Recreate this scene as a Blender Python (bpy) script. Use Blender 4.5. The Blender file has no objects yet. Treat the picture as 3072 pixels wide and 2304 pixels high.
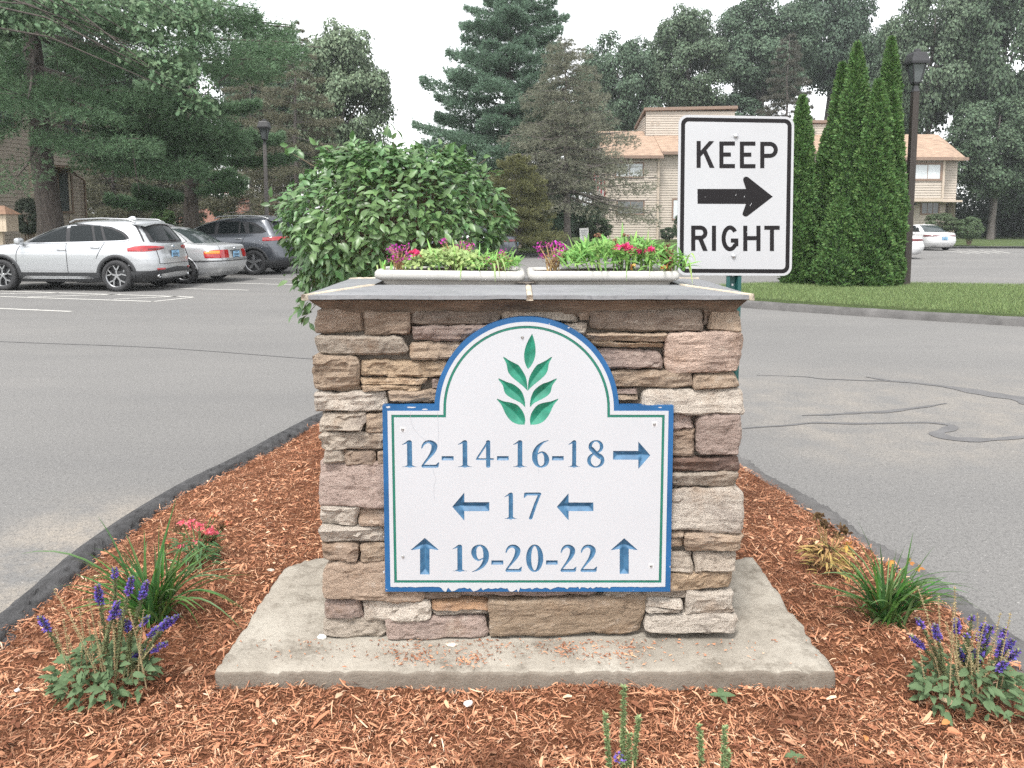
import bpy, bmesh, math, random
import numpy as np
from mathutils import Vector, Matrix, noise as mnoise
from mathutils.geometry import tessellate_polygon

random.seed(7)
RNG = np.random.default_rng(7)
scene = bpy.context.scene
COL = scene.collection

# ------------------------------------------------------------------ camera
CAM_H, PITCH = 1.5, math.radians(5.57)
F_PX, CX, CY = 2306.6, 1536.0, 892.0          # focal length and principal point in photograph pixels
cam_d = bpy.data.cameras.new("camera")
cam_d.sensor_width = 36.0
cam_d.lens = F_PX / 3072.0 * 36.0
cam_d.shift_y = -(1152.0 - CY) / 3072.0
cam_d.clip_start, cam_d.clip_end = 0.05, 1500.0
cam = bpy.data.objects.new("camera", cam_d)
COL.objects.link(cam)
cam.location = (0, 0, CAM_H)
cam.rotation_euler = (math.radians(90) - PITCH, 0, 0)
scene.camera = cam

# ------------------------------------------------------------------ sky and sun (bright overcast)
SUN_EL, SUN_AZ = math.radians(60), math.radians(200)
world = bpy.data.worlds.new("World")
scene.world = world
world.use_nodes = True
wn, wl = world.node_tree.nodes, world.node_tree.links
wn.clear()
w_out = wn.new("ShaderNodeOutputWorld")
w_bg = wn.new("ShaderNodeBackground")
w_sky = wn.new("ShaderNodeTexSky")
w_sky.sky_type = 'NISHITA'
w_sky.sun_disc = False
w_sky.sun_elevation = SUN_EL
w_sky.sun_rotation = SUN_AZ
w_sky.air_density, w_sky.dust_density, w_sky.ozone_density = 1.0, 1.5, 1.0
w_hs = wn.new("ShaderNodeHueSaturation")
w_hs.inputs['Saturation'].default_value = 0.10
w_hs.inputs['Value'].default_value = 1.0
wl.new(w_sky.outputs[0], w_hs.inputs['Color'])
wl.new(w_hs.outputs[0], w_bg.inputs['Color'])
w_bg.inputs['Strength'].default_value = 0.15
wl.new(w_bg.outputs[0], w_out.inputs['Surface'])
sun_d = bpy.data.lights.new("sun", 'SUN')
sun_d.energy = 1.5
sun_d.angle = math.radians(14)
sun_d.color = (1.0, 0.97, 0.93)
sun = bpy.data.objects.new("sun", sun_d)
COL.objects.link(sun)
# the sky's sun_rotation is measured clockwise from +Y
sdir = Vector((math.sin(SUN_AZ) * math.cos(SUN_EL), math.cos(SUN_AZ) * math.cos(SUN_EL), math.sin(SUN_EL)))
sun.rotation_euler = sdir.to_track_quat('Z', 'Y').to_euler()
vs = scene.view_settings
vs.view_transform = 'Standard'
vs.look = 'None'
vs.gamma = 1.0
vs.use_curve_mapping = False
vs.exposure = 1.5
scene.cycles.max_bounces = 6
scene.cycles.transparent_max_bounces = 6
scene.cycles.use_denoising = False
scene.cycles.use_adaptive_sampling = False
scene.cycles.sample_clamp_indirect = 4.0

# ------------------------------------------------------------------ photograph pixel -> place
CT, ST = math.cos(PITCH), math.sin(PITCH)
K = 3072.0 / 2212.0

def ray(u, v):
    a, b = (u - CX) / F_PX, (CY - v) / F_PX
    dy, dz = CT + b * ST, -ST + b * CT
    return a / dy, dz / dy

def at(u, v, Y):
    a, b = ray(u, v)
    return Vector((a * Y, Y, CAM_H + b * Y))

def ground(u, v, z=0.0):
    a, b = ray(u, v)
    Y = (z - CAM_H) / b
    return Vector((a * Y, Y, z))

def ato(u, v, Y): return at(u * K, v * K, Y)
def groundo(u, v, z=0.0): return ground(u * K, v * K, z)

# ------------------------------------------------------------------ objects
def tag(o, label=None, cat=None, group=None, kind=None):
    if label: o["label"] = label
    if cat: o["category"] = cat
    if group: o["group"] = group
    if kind: o["kind"] = kind
    return o

def empty(name, loc, label, cat, group=None, rz=0.0):
    o = bpy.data.objects.new(name, None)
    o.empty_display_size = 0.1
    o.location = loc
    o.rotation_euler = (0, 0, rz)
    COL.objects.link(o)
    return tag(o, label, cat, group)

def root_offset(p):
    off = Vector((0, 0, 0))
    while p is not None:
        off += Vector(p.location)
        p = p.parent
    return off

def link(name, me, mat, parent=None, world_space=True, color=None):
    o = bpy.data.objects.new(name, me)
    if mat is not None and len(me.materials) == 0:
        me.materials.append(mat)
    COL.objects.link(o)
    if parent is not None:
        if world_space:
            me.transform(Matrix.Translation(-root_offset(parent)))
        o.parent = parent
    if color is not None:
        o.color = (*color, 1.0)
    return o

def copy_tree(o, parent=None):
    c = o.copy()
    COL.objects.link(c)
    if parent is not None:
        c.parent = parent
    for ch in list(o.children):
        copy_tree(ch, c)
    return c

def np_mesh(name, V, Fc, smooth=False):
    """V (n,3), Fc (m,k) -> mesh, fast"""
    V = np.ascontiguousarray(V, dtype=np.float32)
    Fc = np.ascontiguousarray(Fc, dtype=np.int32)
    m, k = Fc.shape
    me = bpy.data.meshes.new(name)
    me.vertices.add(len(V))
    me.vertices.foreach_set("co", V.ravel())
    me.loops.add(m * k)
    me.loops.foreach_set("vertex_index", Fc.ravel())
    me.polygons.add(m)
    me.polygons.foreach_set("loop_start", np.arange(0, m * k, k, dtype=np.int32))
    me.polygons.foreach_set("loop_total", np.full(m, k, dtype=np.int32))
    if smooth:
        me.polygons.foreach_set("use_smooth", np.ones(m, dtype=bool))
    me.update(calc_edges=True)
    return me

class MB:
    """collects simple shapes into one mesh"""
    def __init__(self): self.v, self.f, self.sm = [], [], []
    def add(self, vs, fs, smooth=False):
        n = len(self.v)
        self.v += [tuple(p) for p in vs]
        self.f += [tuple(i + n for i in q) for q in fs]
        self.sm += [smooth] * len(fs)
        return self
    def box(self, c, s, rot=None, bevel=0.0):
        hx, hy, hz = s[0] / 2, s[1] / 2, s[2] / 2
        if bevel <= 0:
            P = [Vector((x, y, z)) for x in (-hx, hx) for y in (-hy, hy) for z in (-hz, hz)]
            Fs = [(0, 1, 3, 2), (4, 6, 7, 5), (0, 4, 5, 1), (2, 3, 7, 6), (0, 2, 6, 4), (1, 5, 7, 3)]
        else:
            b = min(bevel, hx * .9, hy * .9, hz * .9)
            bm = bmesh.new()
            bmesh.ops.create_cube(bm, size=1.0)
            for q in bm.verts: q.co = Vector((q.co.x * s[0], q.co.y * s[1], q.co.z * s[2]))
            bmesh.ops.bevel(bm, geom=bm.edges[:], offset=b, segments=2, affect='EDGES', profile=.5)
            bm.verts.index_update()
            P = [q.co.copy() for q in bm.verts]
            Fs = [tuple(q.index for q in fc.verts) for fc in bm.faces]
            bm.free()
        if rot is not None:
            P = [rot @ p for p in P]
        c = Vector(c)
        return self.add([p + c for p in P], Fs)
    def tube(self, pts, rads, n=8, cap=True):
        pts = [Vector(p) for p in pts]
        if not hasattr(rads, '__len__'): rads = [rads] * len(pts)
        V, Fs = [], []
        prev = None
        for i, p in enumerate(pts):
            d = (pts[min(i + 1, len(pts) - 1)] - pts[max(i - 1, 0)]).normalized()
            a = prev if prev is not None else (Vector((1, 0, 0)) if abs(d.x) < .8 else Vector((0, 1, 0)))
            a = (a - d * a.dot(d)).normalized()
            b = d.cross(a)
            prev = a
            for k in range(n):
                t = 2 * math.pi * k / n
                V.append(p + (a * math.cos(t) + b * math.sin(t)) * rads[i])
        for i in range(len(pts) - 1):
            for k in range(n):
                k2 = (k + 1) % n
                Fs.append((i * n + k, i * n + k2, (i + 1) * n + k2, (i + 1) * n + k))
        self.add(V, Fs, True)
        if cap:
            m = (len(pts) - 1) * n
            self.add(V[m:m + n], [tuple(range(n))])
            self.add(V[:n], [tuple(range(n))[::-1]])
        return self
    def lathe(self, prof, n=20, c=(0, 0, 0), axis='Z'):
        V, Fs = [], []
        for (r, z) in prof:
            for k in range(n):
                t = 2 * math.pi * k / n
                x, y = r * math.cos(t), r * math.sin(t)
                p = (x, y, z) if axis == 'Z' else (x, z, y)
                V.append(Vector(p) + Vector(c))
        for i in range(len(prof) - 1):
            for k in range(n):
                k2 = (k + 1) % n
                Fs.append((i * n + k, i * n + k2, (i + 1) * n + k2, (i + 1) * n + k))
        return self.add(V, Fs, True)
    def prism(self, poly, fn, d0, d1, holes=()):
        """poly (and holes) in 2-D; fn(a, b, d) -> point; front at d0, back at d1"""
        loops = [poly, *holes]
        flat = [p for L in loops for p in L]
        tris = tessellate_polygon([[Vector((p[0], p[1], 0)) for p in L] for L in loops])
        self.add([fn(p[0], p[1], d0) for p in flat], tris)
        if d1 is not None:
            for L in loops:
                n = len(L)
                V = [fn(p[0], p[1], d0) for p in L] + [fn(p[0], p[1], d1) for p in L]
                self.add(V, [(i, (i + 1) % n, n + (i + 1) % n, n + i) for i in range(n)])
        return self
    def mesh(self, name):
        me = bpy.data.meshes.new(name)
        me.from_pydata(self.v, [], self.f)
        me.polygons.foreach_set("use_smooth", self.sm)
        me.update()
        return me
    def build(self, name, mat, parent=None, world_space=True, color=None, fix=False):
        me = self.mesh(name)
        if fix:
            bm = bmesh.new(); bm.from_mesh(me)
            bmesh.ops.remove_doubles(bm, verts=bm.verts[:], dist=1e-5)
            bmesh.ops.recalc_face_normals(bm, faces=bm.faces[:])
            bm.to_mesh(me); bm.free()
        return link(name, me, mat, parent, world_space, color)

# ------------------------------------------------------------------ materials
def N(nt, kind, **kw):
    n = nt.nodes.new("ShaderNode" + kind)
    for k, v in kw.items():
        if k.startswith('i_'):
            key = k[2:].replace('_', ' ')
            n.inputs[key].default_value = v
        else:
            setattr(n, k, v)
    return n

def base_mat(name):
    m = bpy.data.materials.new(name)
    m.use_nodes = True
    nt = m.node_tree
    return m, nt, nt.nodes["Principled BSDF"], nt.nodes["Material Output"]

def rgba(c): return (c[0], c[1], c[2], 1.0)

def mixrgb(nt, a, b, fac, mode='MIX'):
    n = nt.nodes.new("ShaderNodeMix")
    n.data_type = 'RGBA'
    n.blend_type = mode
    for sock, val in ((n.inputs[0], fac), (n.inputs[6], a), (n.inputs[7], b)):
        if hasattr(val, 'is_linked') or hasattr(val, 'links'):
            nt.links.new(val, sock)
        elif isinstance(val, (int, float)):
            sock.default_value = val
        else:
            sock.default_value = rgba(val)
    return n.outputs[2]

def ramp(nt, src, stops):
    r = nt.nodes.new("ShaderNodeValToRGB")
    e = r.color_ramp.elements
    while len(e) < len(stops): e.new(0.5)
    for q, (p, c) in zip(e, stops):
        q.position = p
        q.color = rgba(c) if hasattr(c, '__len__') else (c, c, c, 1)
    nt.links.new(src, r.inputs[0])
    return r.outputs[0]

def coords(nt, space='Object', scale=(1, 1, 1)):
    tc = nt.nodes.new("ShaderNodeTexCoord")
    mp = nt.nodes.new("ShaderNodeMapping")
    mp.inputs['Scale'].default_value = scale
    nt.links.new(tc.outputs[space], mp.inputs['Vector'])
    return mp.outputs[0]

def noise(nt, vec, scale, detail=4, rough=.55):
    n = N(nt, "TexNoise")
    n.inputs['Scale'].default_value = scale
    n.inputs['Detail'].default_value = detail
    n.inputs['Roughness'].default_value = rough
    nt.links.new(vec, n.inputs['Vector'])
    return n.outputs[0]

def bump(nt, bs, h, strength=.5, dist=.01):
    b = N(nt, "Bump")
    b.inputs['Strength'].default_value = strength
    b.inputs['Distance'].default_value = dist
    nt.links.new(h, b.inputs['Height'])
    nt.links.new(b.outputs[0], bs.inputs['Normal'])

def M(name, col, rough=.6, metal=0.0, var=.12, vscale=6.0, bmp=0.0, bscale=40.0, bdist=.004, spec=.5, coat=0.0, stretch=(1, 1, 1)):
    m, nt, bs, _ = base_mat(name)
    vec = coords(nt, 'Object', stretch)
    if var > 0:
        f = noise(nt, vec, vscale, 5)
        lo = [c * (1 - var) for c in col]
        hi = [min(1, c * (1 + var)) for c in col]
        nt.links.new(ramp(nt, f, [(.3, lo), (.7, hi)]), bs.inputs['Base Color'])
    else:
        bs.inputs['Base Color'].default_value = rgba(col)
    bs.inputs['Roughness'].default_value = rough
    bs.inputs['Metallic'].default_value = metal
    bs.inputs['Specular IOR Level'].default_value = spec
    bs.inputs['Coat Weight'].default_value = coat
    bs.inputs['Coat Roughness'].default_value = .08
    if bmp > 0:
        bump(nt, bs, noise(nt, vec, bscale, 6, .65), bmp, bdist)
    return m

def foliage(name, rough=.55, trans=.3, spec=.3, var=.45, hue=.02, col=None):
    """leaf material; the colour comes from the object's colour (or col) and differs a little from leaf to leaf"""
    m, nt, bs, out = base_mat(name)
    g = N(nt, "NewGeometry")
    hs = N(nt, "HueSaturation")
    if col is None:
        nt.links.new(N(nt, "ObjectInfo").outputs['Color'], hs.inputs['Color'])
    else:
        hs.inputs['Color'].default_value = rgba(col)
    mr = N(nt, "MapRange")
    mr.inputs['To Min'].default_value, mr.inputs['To Max'].default_value = 1 - var, 1 + var
    nt.links.new(g.outputs['Random Per Island'], mr.inputs['Value'])
    nt.links.new(mr.outputs[0], hs.inputs['Value'])
    wn_ = N(nt, "TexWhiteNoise", noise_dimensions='1D')
    nt.links.new(g.outputs['Random Per Island'], wn_.inputs['W'])
    mh = N(nt, "MapRange")
    mh.inputs['To Min'].default_value, mh.inputs['To Max'].default_value = .5 - hue, .5 + hue
    nt.links.new(wn_.outputs[0], mh.inputs['Value'])
    nt.links.new(mh.outputs[0], hs.inputs['Hue'])
    nt.links.new(hs.outputs[0], bs.inputs['Base Color'])
    bs.inputs['Roughness'].default_value = rough
    bs.inputs['Specular IOR Level'].default_value = spec
    if trans > 0:
        tr = N(nt, "BsdfTranslucent")
        mx = N(nt, "MixShader")
        mx.inputs[0].default_value = trans
        nt.links.new(hs.outputs[0], tr.inputs['Color'])
        nt.links.new(bs.outputs[0], mx.inputs[1])
        nt.links.new(tr.outputs[0], mx.inputs[2])
        nt.links.new(mx.outputs[0], out.inputs['Surface'])
    return m

MAT = {}
MAT['leaf'] = foliage("leaf_matte", .6, .3, .25)
MAT['leaf_gloss'] = foliage("leaf_gloss", .38, .25, .5, .35)
MAT['needle'] = foliage("needle", .6, .2, .2, .4)
MAT['bark'] = M("bark", (.085, .07, .06), .9, var=.35, vscale=5, bmp=.9, bscale=9, bdist=.05, stretch=(3, 3, .6))
MAT['bark_grey'] = M("bark_grey", (.12, .105, .095), .9, var=.3, vscale=8, bmp=.6, bscale=20, bdist=.03, stretch=(2, 2, .5))
MAT['twig'] = M("twig", (.13, .095, .065), .85, var=.2)
MAT['mortar'] = M("mortar", (.16, .135, .11), .95, var=.3, vscale=12, bmp=.8, bscale=60, bdist=.01)
MAT['black_metal'] = M("black_metal", (.022, .022, .024), .5, var=.1)
MAT['tyre'] = M("tyre_rubber", (.02, .02, .021), .75, var=.15, vscale=20)
MAT['plastic'] = M("black_plastic", (.03, .03, .032), .5, var=.1)


# ================================================================== SETTING: ground, asphalt, lawns, kerbs
def asphalt_mat():
    m, nt, bs, _ = base_mat("asphalt")
    vec = coords(nt, 'Object')
    big = noise(nt, coords(nt, 'Object', (.6, 1.0, 1)), .35, 5, .6)
    c = ramp(nt, big, [(.3, (.156, .152, .147)), (.55, (.178, .173, .166)), (.75, (.205, .196, .185))])
    # streaks worn by traffic
    st = noise(nt, coords(nt, 'Object', (.25, 1.6, 1)), .9, 4, .6)
    c = mixrgb(nt, c, (.148, .145, .142), ramp(nt, st, [(.5, 0), (.75, .6)]))
    # pale sand swept along the kerb of the planted bed and in the traffic lane beside it
    sep = N(nt, "SeparateXYZ")
    tcn = nt.nodes.new("ShaderNodeTexCoord")
    nt.links.new(tcn.outputs['Object'], sep.inputs[0])
    def band(sock, a, b, c_, d):
        n = N(nt, "MapRange", interpolation_type='SMOOTHSTEP')
        for k, v in zip((1, 2, 3, 4), (a, b, 0, 1)): n.inputs[k].default_value = v
        n2 = N(nt, "MapRange", interpolation_type='SMOOTHSTEP')
        for k, v in zip((1, 2, 3, 4), (c_, d, 1, 0)): n2.inputs[k].default_value = v
        nt.links.new(sock, n.inputs[0]); nt.links.new(sock, n2.inputs[0])
        mu = N(nt, "Math", operation='MULTIPLY')
        nt.links.new(n.outputs[0], mu.inputs[0]); nt.links.new(n2.outputs[0], mu.inputs[1])
        return mu.outputs[0]
    def mul(a, b):
        mu = N(nt, "Math", operation='MULTIPLY')
        nt.links.new(a, mu.inputs[0]); nt.links.new(b, mu.inputs[1])
        return mu.outputs[0]
    ns = ramp(nt, noise(nt, vec, 2.6, 6, .7), [(.36, 0), (.66, 1)])
    s1 = mul(mul(band(sep.outputs[0], -2.75, -2.05, -1.6, -1.5), band(sep.outputs[1], .5, 1.5, 3.4, 4.4)), ns)
    s2 = mul(mul(band(sep.outputs[0], 1.5, 2.2, 4.0, 6.5), band(sep.outputs[1], 4.2, 5.2, 6.2, 8.5)), ns)
    c = mixrgb(nt, c, (.34, .295, .24), s1)
    c = mixrgb(nt, c, (.235, .215, .19), s2)
    # aggregate
    c = mixrgb(nt, c, (.09, .088, .085), ramp(nt, noise(nt, vec, 42, 5, .85), [(.38, .65), (.50, 0)]))
    sp = noise(nt, vec, 130, 2, .6)
    c = mixrgb(nt, c, (.06, .058, .056), ramp(nt, sp, [(.3, .75), (.48, 0)]))
    sp2 = noise(nt, vec, 75, 3, .75)
    c = mixrgb(nt, c, (.40, .39, .37), ramp(nt, sp2, [(.63, 0), (.70, 1)]))
    nt.links.new(c, bs.inputs['Base Color'])
    bs.inputs['Roughness'].default_value = .85
    bs.inputs['Specular IOR Level'].default_value = .35
    bump(nt, bs, noise(nt, vec, 110, 5, .75), .7, .006)
    return m

MAT['asphalt'] = asphalt_mat()
MAT['paint_line'] = M("road_paint", (.44, .43, .40), .8, var=.18, vscale=9)
MAT['tar'] = M("tar", (.108, .105, .105), .65, var=.15, vscale=8)
MAT['soil'] = M("ground_earth", (.05, .065, .03), .95, var=.4, vscale=.6)
def lawn_mat():
    m, nt, bs, _ = base_mat("lawn")
    vec = coords(nt, 'Object')
    c = ramp(nt, noise(nt, vec, .5, 6, .65), [(.3, (.085, .115, .05)), (.55, (.11, .145, .06)), (.78, (.17, .175, .085))])
    c = mixrgb(nt, c, (.04, .07, .02), ramp(nt, noise(nt, vec, 30, 4, .7), [(.35, .8), (.6, 0)]))
    nt.links.new(c, bs.inputs['Base Color'])
    bs.inputs['Roughness'].default_value = .9
    bs.inputs['Specular IOR Level'].default_value = .1
    bump(nt, bs, noise(nt, vec, 45, 4, .7), 1.0, .05)
    return m
MAT['lawn'] = lawn_mat()
MAT['kerb'] = M("kerb_asphalt", (.055, .054, .055), .9, var=.5, vscale=14, bmp=1.0, bscale=60, bdist=.02)
MAT['kerb_worn'] = M("kerb_worn_asphalt", (.095, .091, .088), .9, var=.3, vscale=4, bmp=.9, bscale=40, bdist=.012)

def sheet(name, pts, z, mat):
    mb = MB()
    mb.prism([(p[0], p[1]) for p in pts], lambda a, b, d: (a, b, z), 0, None)
    return tag(mb.build(name, mat), kind='structure')

sheet("ground", [(-160, -40), (160, -40), (160, 200), (-160, 200)], -.06, MAT['soil'])
sheet("asphalt", [(-34, -12), (34, -12), (34, 46), (-34, 46)], 0, MAT['asphalt'])

def ribbon(name, pts, width, z, mat, kind='structure'):
    """flat strip along 3-D ground points; width may be one per point"""
    P = [Vector((p[0], p[1], 0)) for p in pts]
    W = width if hasattr(width, '__len__') else [width] * len(P)
    V, Fs = [], []
    for i, p in enumerate(P):
        d = (P[min(i + 1, len(P) - 1)] - P[max(i - 1, 0)]).normalized()
        n = Vector((-d.y, d.x, 0))
        V += [p + n * W[i] / 2 + Vector((0, 0, z)), p - n * W[i] / 2 + Vector((0, 0, z))]
    for i in range(len(P) - 1):
        Fs.append((2 * i, 2 * i + 1, 2 * i + 3, 2 * i + 2))
    return tag(MB().add(V, Fs).build(name, mat), kind=kind)

def smooth_path(pts, per=6):
    P = [Vector((*p, 0)) if len(p) == 2 else Vector(p) for p in pts]
    out = []
    for i in range(len(P) - 1):
        p0, p1, p2, p3 = P[max(i - 1, 0)], P[i], P[i + 1], P[min(i + 2, len(P) - 1)]
        for k in range(per):
            t = k / per
            out.append(.5 * ((2 * p1) + (p2 - p0) * t + (2 * p0 - 5 * p1 + 4 * p2 - p3) * t * t + (3 * p1 - p0 - 3 * p2 + p3) * t ** 3))
    out.append(P[-1])
    return out

for a, b in (((0, 890), (460, 905)), ((455, 905.6), (582, 892)), ((0, 873), (578, 891.5)), ((0, 881.5), (175, 879)), ((81, 891.5), (362, 883)),
             ((342, 898), (541, 889)), ((430, 863), (745, 871)), ((640, 848), (879, 854.6)), ((660, 834.6), (885, 838)), ((-120, 921), (215, 935))):
    ribbon("parking_line", [ground(*a), ground(*b)], .10, .004, MAT['paint_line'])
for k in range(5):
    p = groundo(2095 + k * 22, 548 - k * .2) ; q = groundo(2040 + k * 26, 541.5)
    ribbon("parking_line", [p, q], .12, .004, MAT['paint_line'])

ribbon("tar_seam", smooth_path([ground(u, v) for u, v in ((-200, 1019), (0, 1025), (96, 1029), (424, 1041), (660, 1056), (935, 1077), (1500, 1110))]), .028, .004, MAT['tar'])
def seam(pts, w):
    P = smooth_path([ground(2150 + x / 2.074, 850 + y / 2.074) for x, y in pts], 16)
    P = [p + Vector((.02 * mnoise.noise(p * 3.1), .03 * mnoise.noise(p * 2.7 + Vector((5, 0, 0))), 0)) for p in P]
    W = np.interp(np.linspace(0, 1, len(P)), np.linspace(0, 1, len(w)), w) * [1 + .8 * mnoise.noise(p * 7) for p in P]
    ribbon("tar_seam", P, list(W), .004, MAT['tar'])
seam([(250, 573), (530, 580), (670, 597), (1010, 607), (1180, 615), (1400, 640), (1700, 690), (1912, 725), (2300, 790)], [.01, .02, .03, .05, .09, .2, .3, .34])
seam([(530, 823), (850, 810), (1100, 795), (1430, 748)], [.015, .05, .06, .02])
seam([(170, 907), (430, 880), (640, 868), (1000, 875), (1250, 865), (1380, 872), (1460, 887), (1440, 902), (1375, 935), (1450, 965), (1600, 978), (1912, 958), (2300, 930)],
     [.02, .03, .045, .045, .04, .05, .06, .1, .11, .08, .05, .05])
seam([(920, 582), (1000, 594), (1075, 606)], [.015, .06, .03])

def swept(name, pts, prof, mat, closed=False, kind='structure', wob=0.0, seed=0, fine=0.0):
    """extrude a cross-section (offset to the left, height) along a path on the ground"""
    P = [Vector((p[0], p[1], 0)) for p in pts]
    n, k = len(P), len(prof)
    V, Fs = [], []
    for i, p in enumerate(P):
        if closed: d = (P[(i + 1) % n] - P[i - 1]).normalized()
        else: d = (P[min(i + 1, n - 1)] - P[max(i - 1, 0)]).normalized()
        nn = Vector((-d.y, d.x, 0))
        for (o, h) in prof:
            q = p + nn * o
            w = (wob * mnoise.noise(Vector((q.x * 3 + seed, q.y * 3, h * 5))) + fine * mnoise.noise(Vector((q.x * 24, q.y * 24, h * 60 + o * 30))) + fine * .7 * mnoise.noise(Vector((q.x * 60, q.y * 60, h * 90)))) if wob else 0
            V.append((q.x + w, q.y + w * .5, h + w * (.6 if h > .02 else 0)))
    for i in range(n if closed else n - 1):
        j = (i + 1) % n
        for a in range(k - 1):
            Fs.append((i * k + a, i * k + a + 1, j * k + a + 1, j * k + a))
    return tag(MB().add(V, Fs, True).build(name, mat, fix=True), kind=kind)

# lawns behind and to the left of the car park, slightly rising
def lawn(name, front, yback, slope, nseg=24, z0=.11):
    V, Fs = [], []
    for (x, y) in front:
        for k in range(nseg + 1):
            yy = y + (yback - y) * (k / nseg) ** 1.6
            V.append((x, yy, z0 + (yy - y) * slope + .02 * mnoise.noise(Vector((x * .7, yy * .7, 0)))))
    m = nseg + 1
    for i in range(len(front) - 1):
        for k in range(nseg):
            Fs.append((i * m + k, (i + 1) * m + k, (i + 1) * m + k + 1, i * m + k + 1))
    return tag(MB().add(V, Fs, True).build(name, MAT['lawn'], fix=True), kind='structure')
def dens(pts, step=1.0):
    out = []
    for a, b in zip(pts[:-1], pts[1:]):
        n = max(1, int((Vector(b) - Vector(a)).length / step))
        out += [tuple(Vector(a).lerp(Vector(b), i / n)) for i in range(n)]
    return out + [tuple(pts[-1])]
BACK_EDGE = [(-14.2, 25.6), (-9, 26.2), (-6.2, 27.2), (-5.0, 30), (-4.4, 33.5), (-2, 34), (10.5, 34), (12.2, 37), (13.5, 43.2), (17, 44), (60, 44.6)]
lawn("lawn", [(-60, 25.4)] + dens(BACK_EDGE, 1.2), 150, .013)
lawn("side_lawn", [(-60, 2.5), (-30, 2.5), (-14.2, 2.5)], 25.5, .004, 14)
KERB = [(0, -.02), (.0, .12), (.02, .14), (.13, .14), (.15, .12), (.16, .0)]
swept("kerb", smooth_path([(-14.1, 2.4), (-14.1, 24.5)] + BACK_EDGE[1:], 4), KERB, MAT['kerb'], wob=.01)

# grass island on the right
ISL = smooth_path([(3.75, 14.7), (4.0, 13.75), (4.7, 13.05), (6, 12.05), (7.5, 11.05), (10, 9.7), (14, 8.6), (16.5, 11.5), (14.5, 15.2), (11, 16.7), (8.6, 17.35), (6.2, 17.45), (4.7, 16.7), (3.9, 15.7), (3.75, 14.7)], 6)[:-1]
swept("kerb", ISL[::-1], [(0.09, -.02), (.07, .09), (.03, .125), (-.06, .125), (-.12, .10)], MAT['kerb_worn'], closed=True, wob=.02)
def island_sheet():
    c = Vector((9.2, 13.2, 0))
    V, Fs = [(c.x, c.y, .2)], []
    n = len(ISL)
    for r in range(1, 9):
        for p in ISL:
            q = c.lerp(p, r / 8 * .995)
            V.append((q.x, q.y, .115 + .07 * (1 - (r / 8) ** 2) + .012 * mnoise.noise(Vector((q.x, q.y, 3)))))
    for i in range(n): Fs.append((0, 1 + i, 1 + (i + 1) % n))
    for r in range(7):
        for i in range(n):
            a, b = 1 + r * n + i, 1 + r * n + (i + 1) % n
            Fs.append((a, a + n, b + n, b))
    return tag(MB().add(V, Fs, True).build("grass_island", MAT['lawn'], fix=True), kind='structure')
island_sheet()

# ------------------------------------------------------------------ planted bed: kerb and bark mulch
XL = [(-3, -1.45), (-1, -1.62), (0, -1.74), (1.5, -1.84), (2.7, -1.90), (3.3, -1.935), (4.0, -1.87), (4.7, -1.70), (5.65, -1.49), (7.0, -1.08), (8.2, -.55), (8.9, -.1)]
XR = [(-3, 1.5), (-1, 1.62), (0, 1.70), (1.5, 1.75), (2.7, 1.76), (3.3, 1.69), (4.0, 1.575), (4.7, 1.41), (5.65, 1.13), (7.0, .72), (8.2, .3), (8.9, .1)]
def bed_x(Y):
    return np.interp(Y, [p[0] for p in XL], [p[1] for p in XL]), np.interp(Y, [p[0] for p in XR], [p[1] for p in XR])
BUMP = [(0.17, .0), (.165, .055), (.13, .085), (.07, .09), (.02, .07), (-.02, .03), (-.035, -.01)]
BUMP = [(float(np.interp(k, range(7), [q[0] for q in BUMP])), float(np.interp(k, range(7), [q[1] for q in BUMP]))) for k in np.linspace(0, 6, 19)]
lp = smooth_path([(x, y) for y, x in XL], 50)
swept("kerb", lp, [(-o, h) for o, h in BUMP], MAT['kerb'], wob=.022, seed=2, fine=.014)
rp = smooth_path([(x, y) for y, x in XR], 50)
swept("kerb", rp, [(o, h * .5 + .008) for o, h in BUMP], MAT['kerb_worn'], wob=.026, seed=9, fine=.014)

PAD = dict(x0=-.905, x1=.985, y0=2.232, y1=3.03, z=.14)
def mulch_z(x, y):
    xl, xr = bed_x(y)
    e = np.minimum(x - xl, xr - x)
    z = .055 + .035 * np.clip((e - .1) / .4, 0, 1)
    v = Vector((float(x) * 2.2, float(y) * 2.2, 0))
    if 1.9 < y < 2.4: z -= .012
    z += .018 * mnoise.noise(v) + .015 * mnoise.noise(v * 4.1) + .009 * mnoise.noise(v * 11)
    return float(z)
def mulch_mat(name, ramped):
    m, nt, bs, _ = base_mat(name)
    if ramped:
        g = N(nt, "NewGeometry")
        wn_ = N(nt, "TexWhiteNoise", noise_dimensions='1D')
        nt.links.new(g.outputs['Random Per Island'], wn_.inputs['W'])
        c = ramp(nt, wn_.outputs[0], [(0, (.12, .046, .027)), (.16, (.24, .096, .052)), (.40, (.39, .172, .094)), (.72, (.50, .245, .138)), (.92, (.57, .33, .20)), (.99, (.62, .43, .29)), (1, (.68, .54, .42))])
        c = mixrgb(nt, c, (.10, .038, .020), ramp(nt, noise(nt, coords(nt, 'Object'), 2.6, 6, .68), [(.50, 0), (.66, .85)]))
    else:
        vec = coords(nt, 'Object')
        c = ramp(nt, noise(nt, vec, 55, 6, .8), [(.3, (.06, .022, .012)), (.5, (.17, .065, .03)), (.7, (.32, .14, .07))])
        bump(nt, bs, noise(nt, vec, 60, 6, .8), 1.0, .02)
    nt.links.new(c, bs.inputs['Base Color'])
    bs.inputs['Roughness'].default_value = .85
    bs.inputs['Specular IOR Level'].default_value = .2
    return m
MAT['mulch'] = mulch_mat("mulch_base", False)
MAT['chip'] = mulch_mat("mulch_chips", True)
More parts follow.
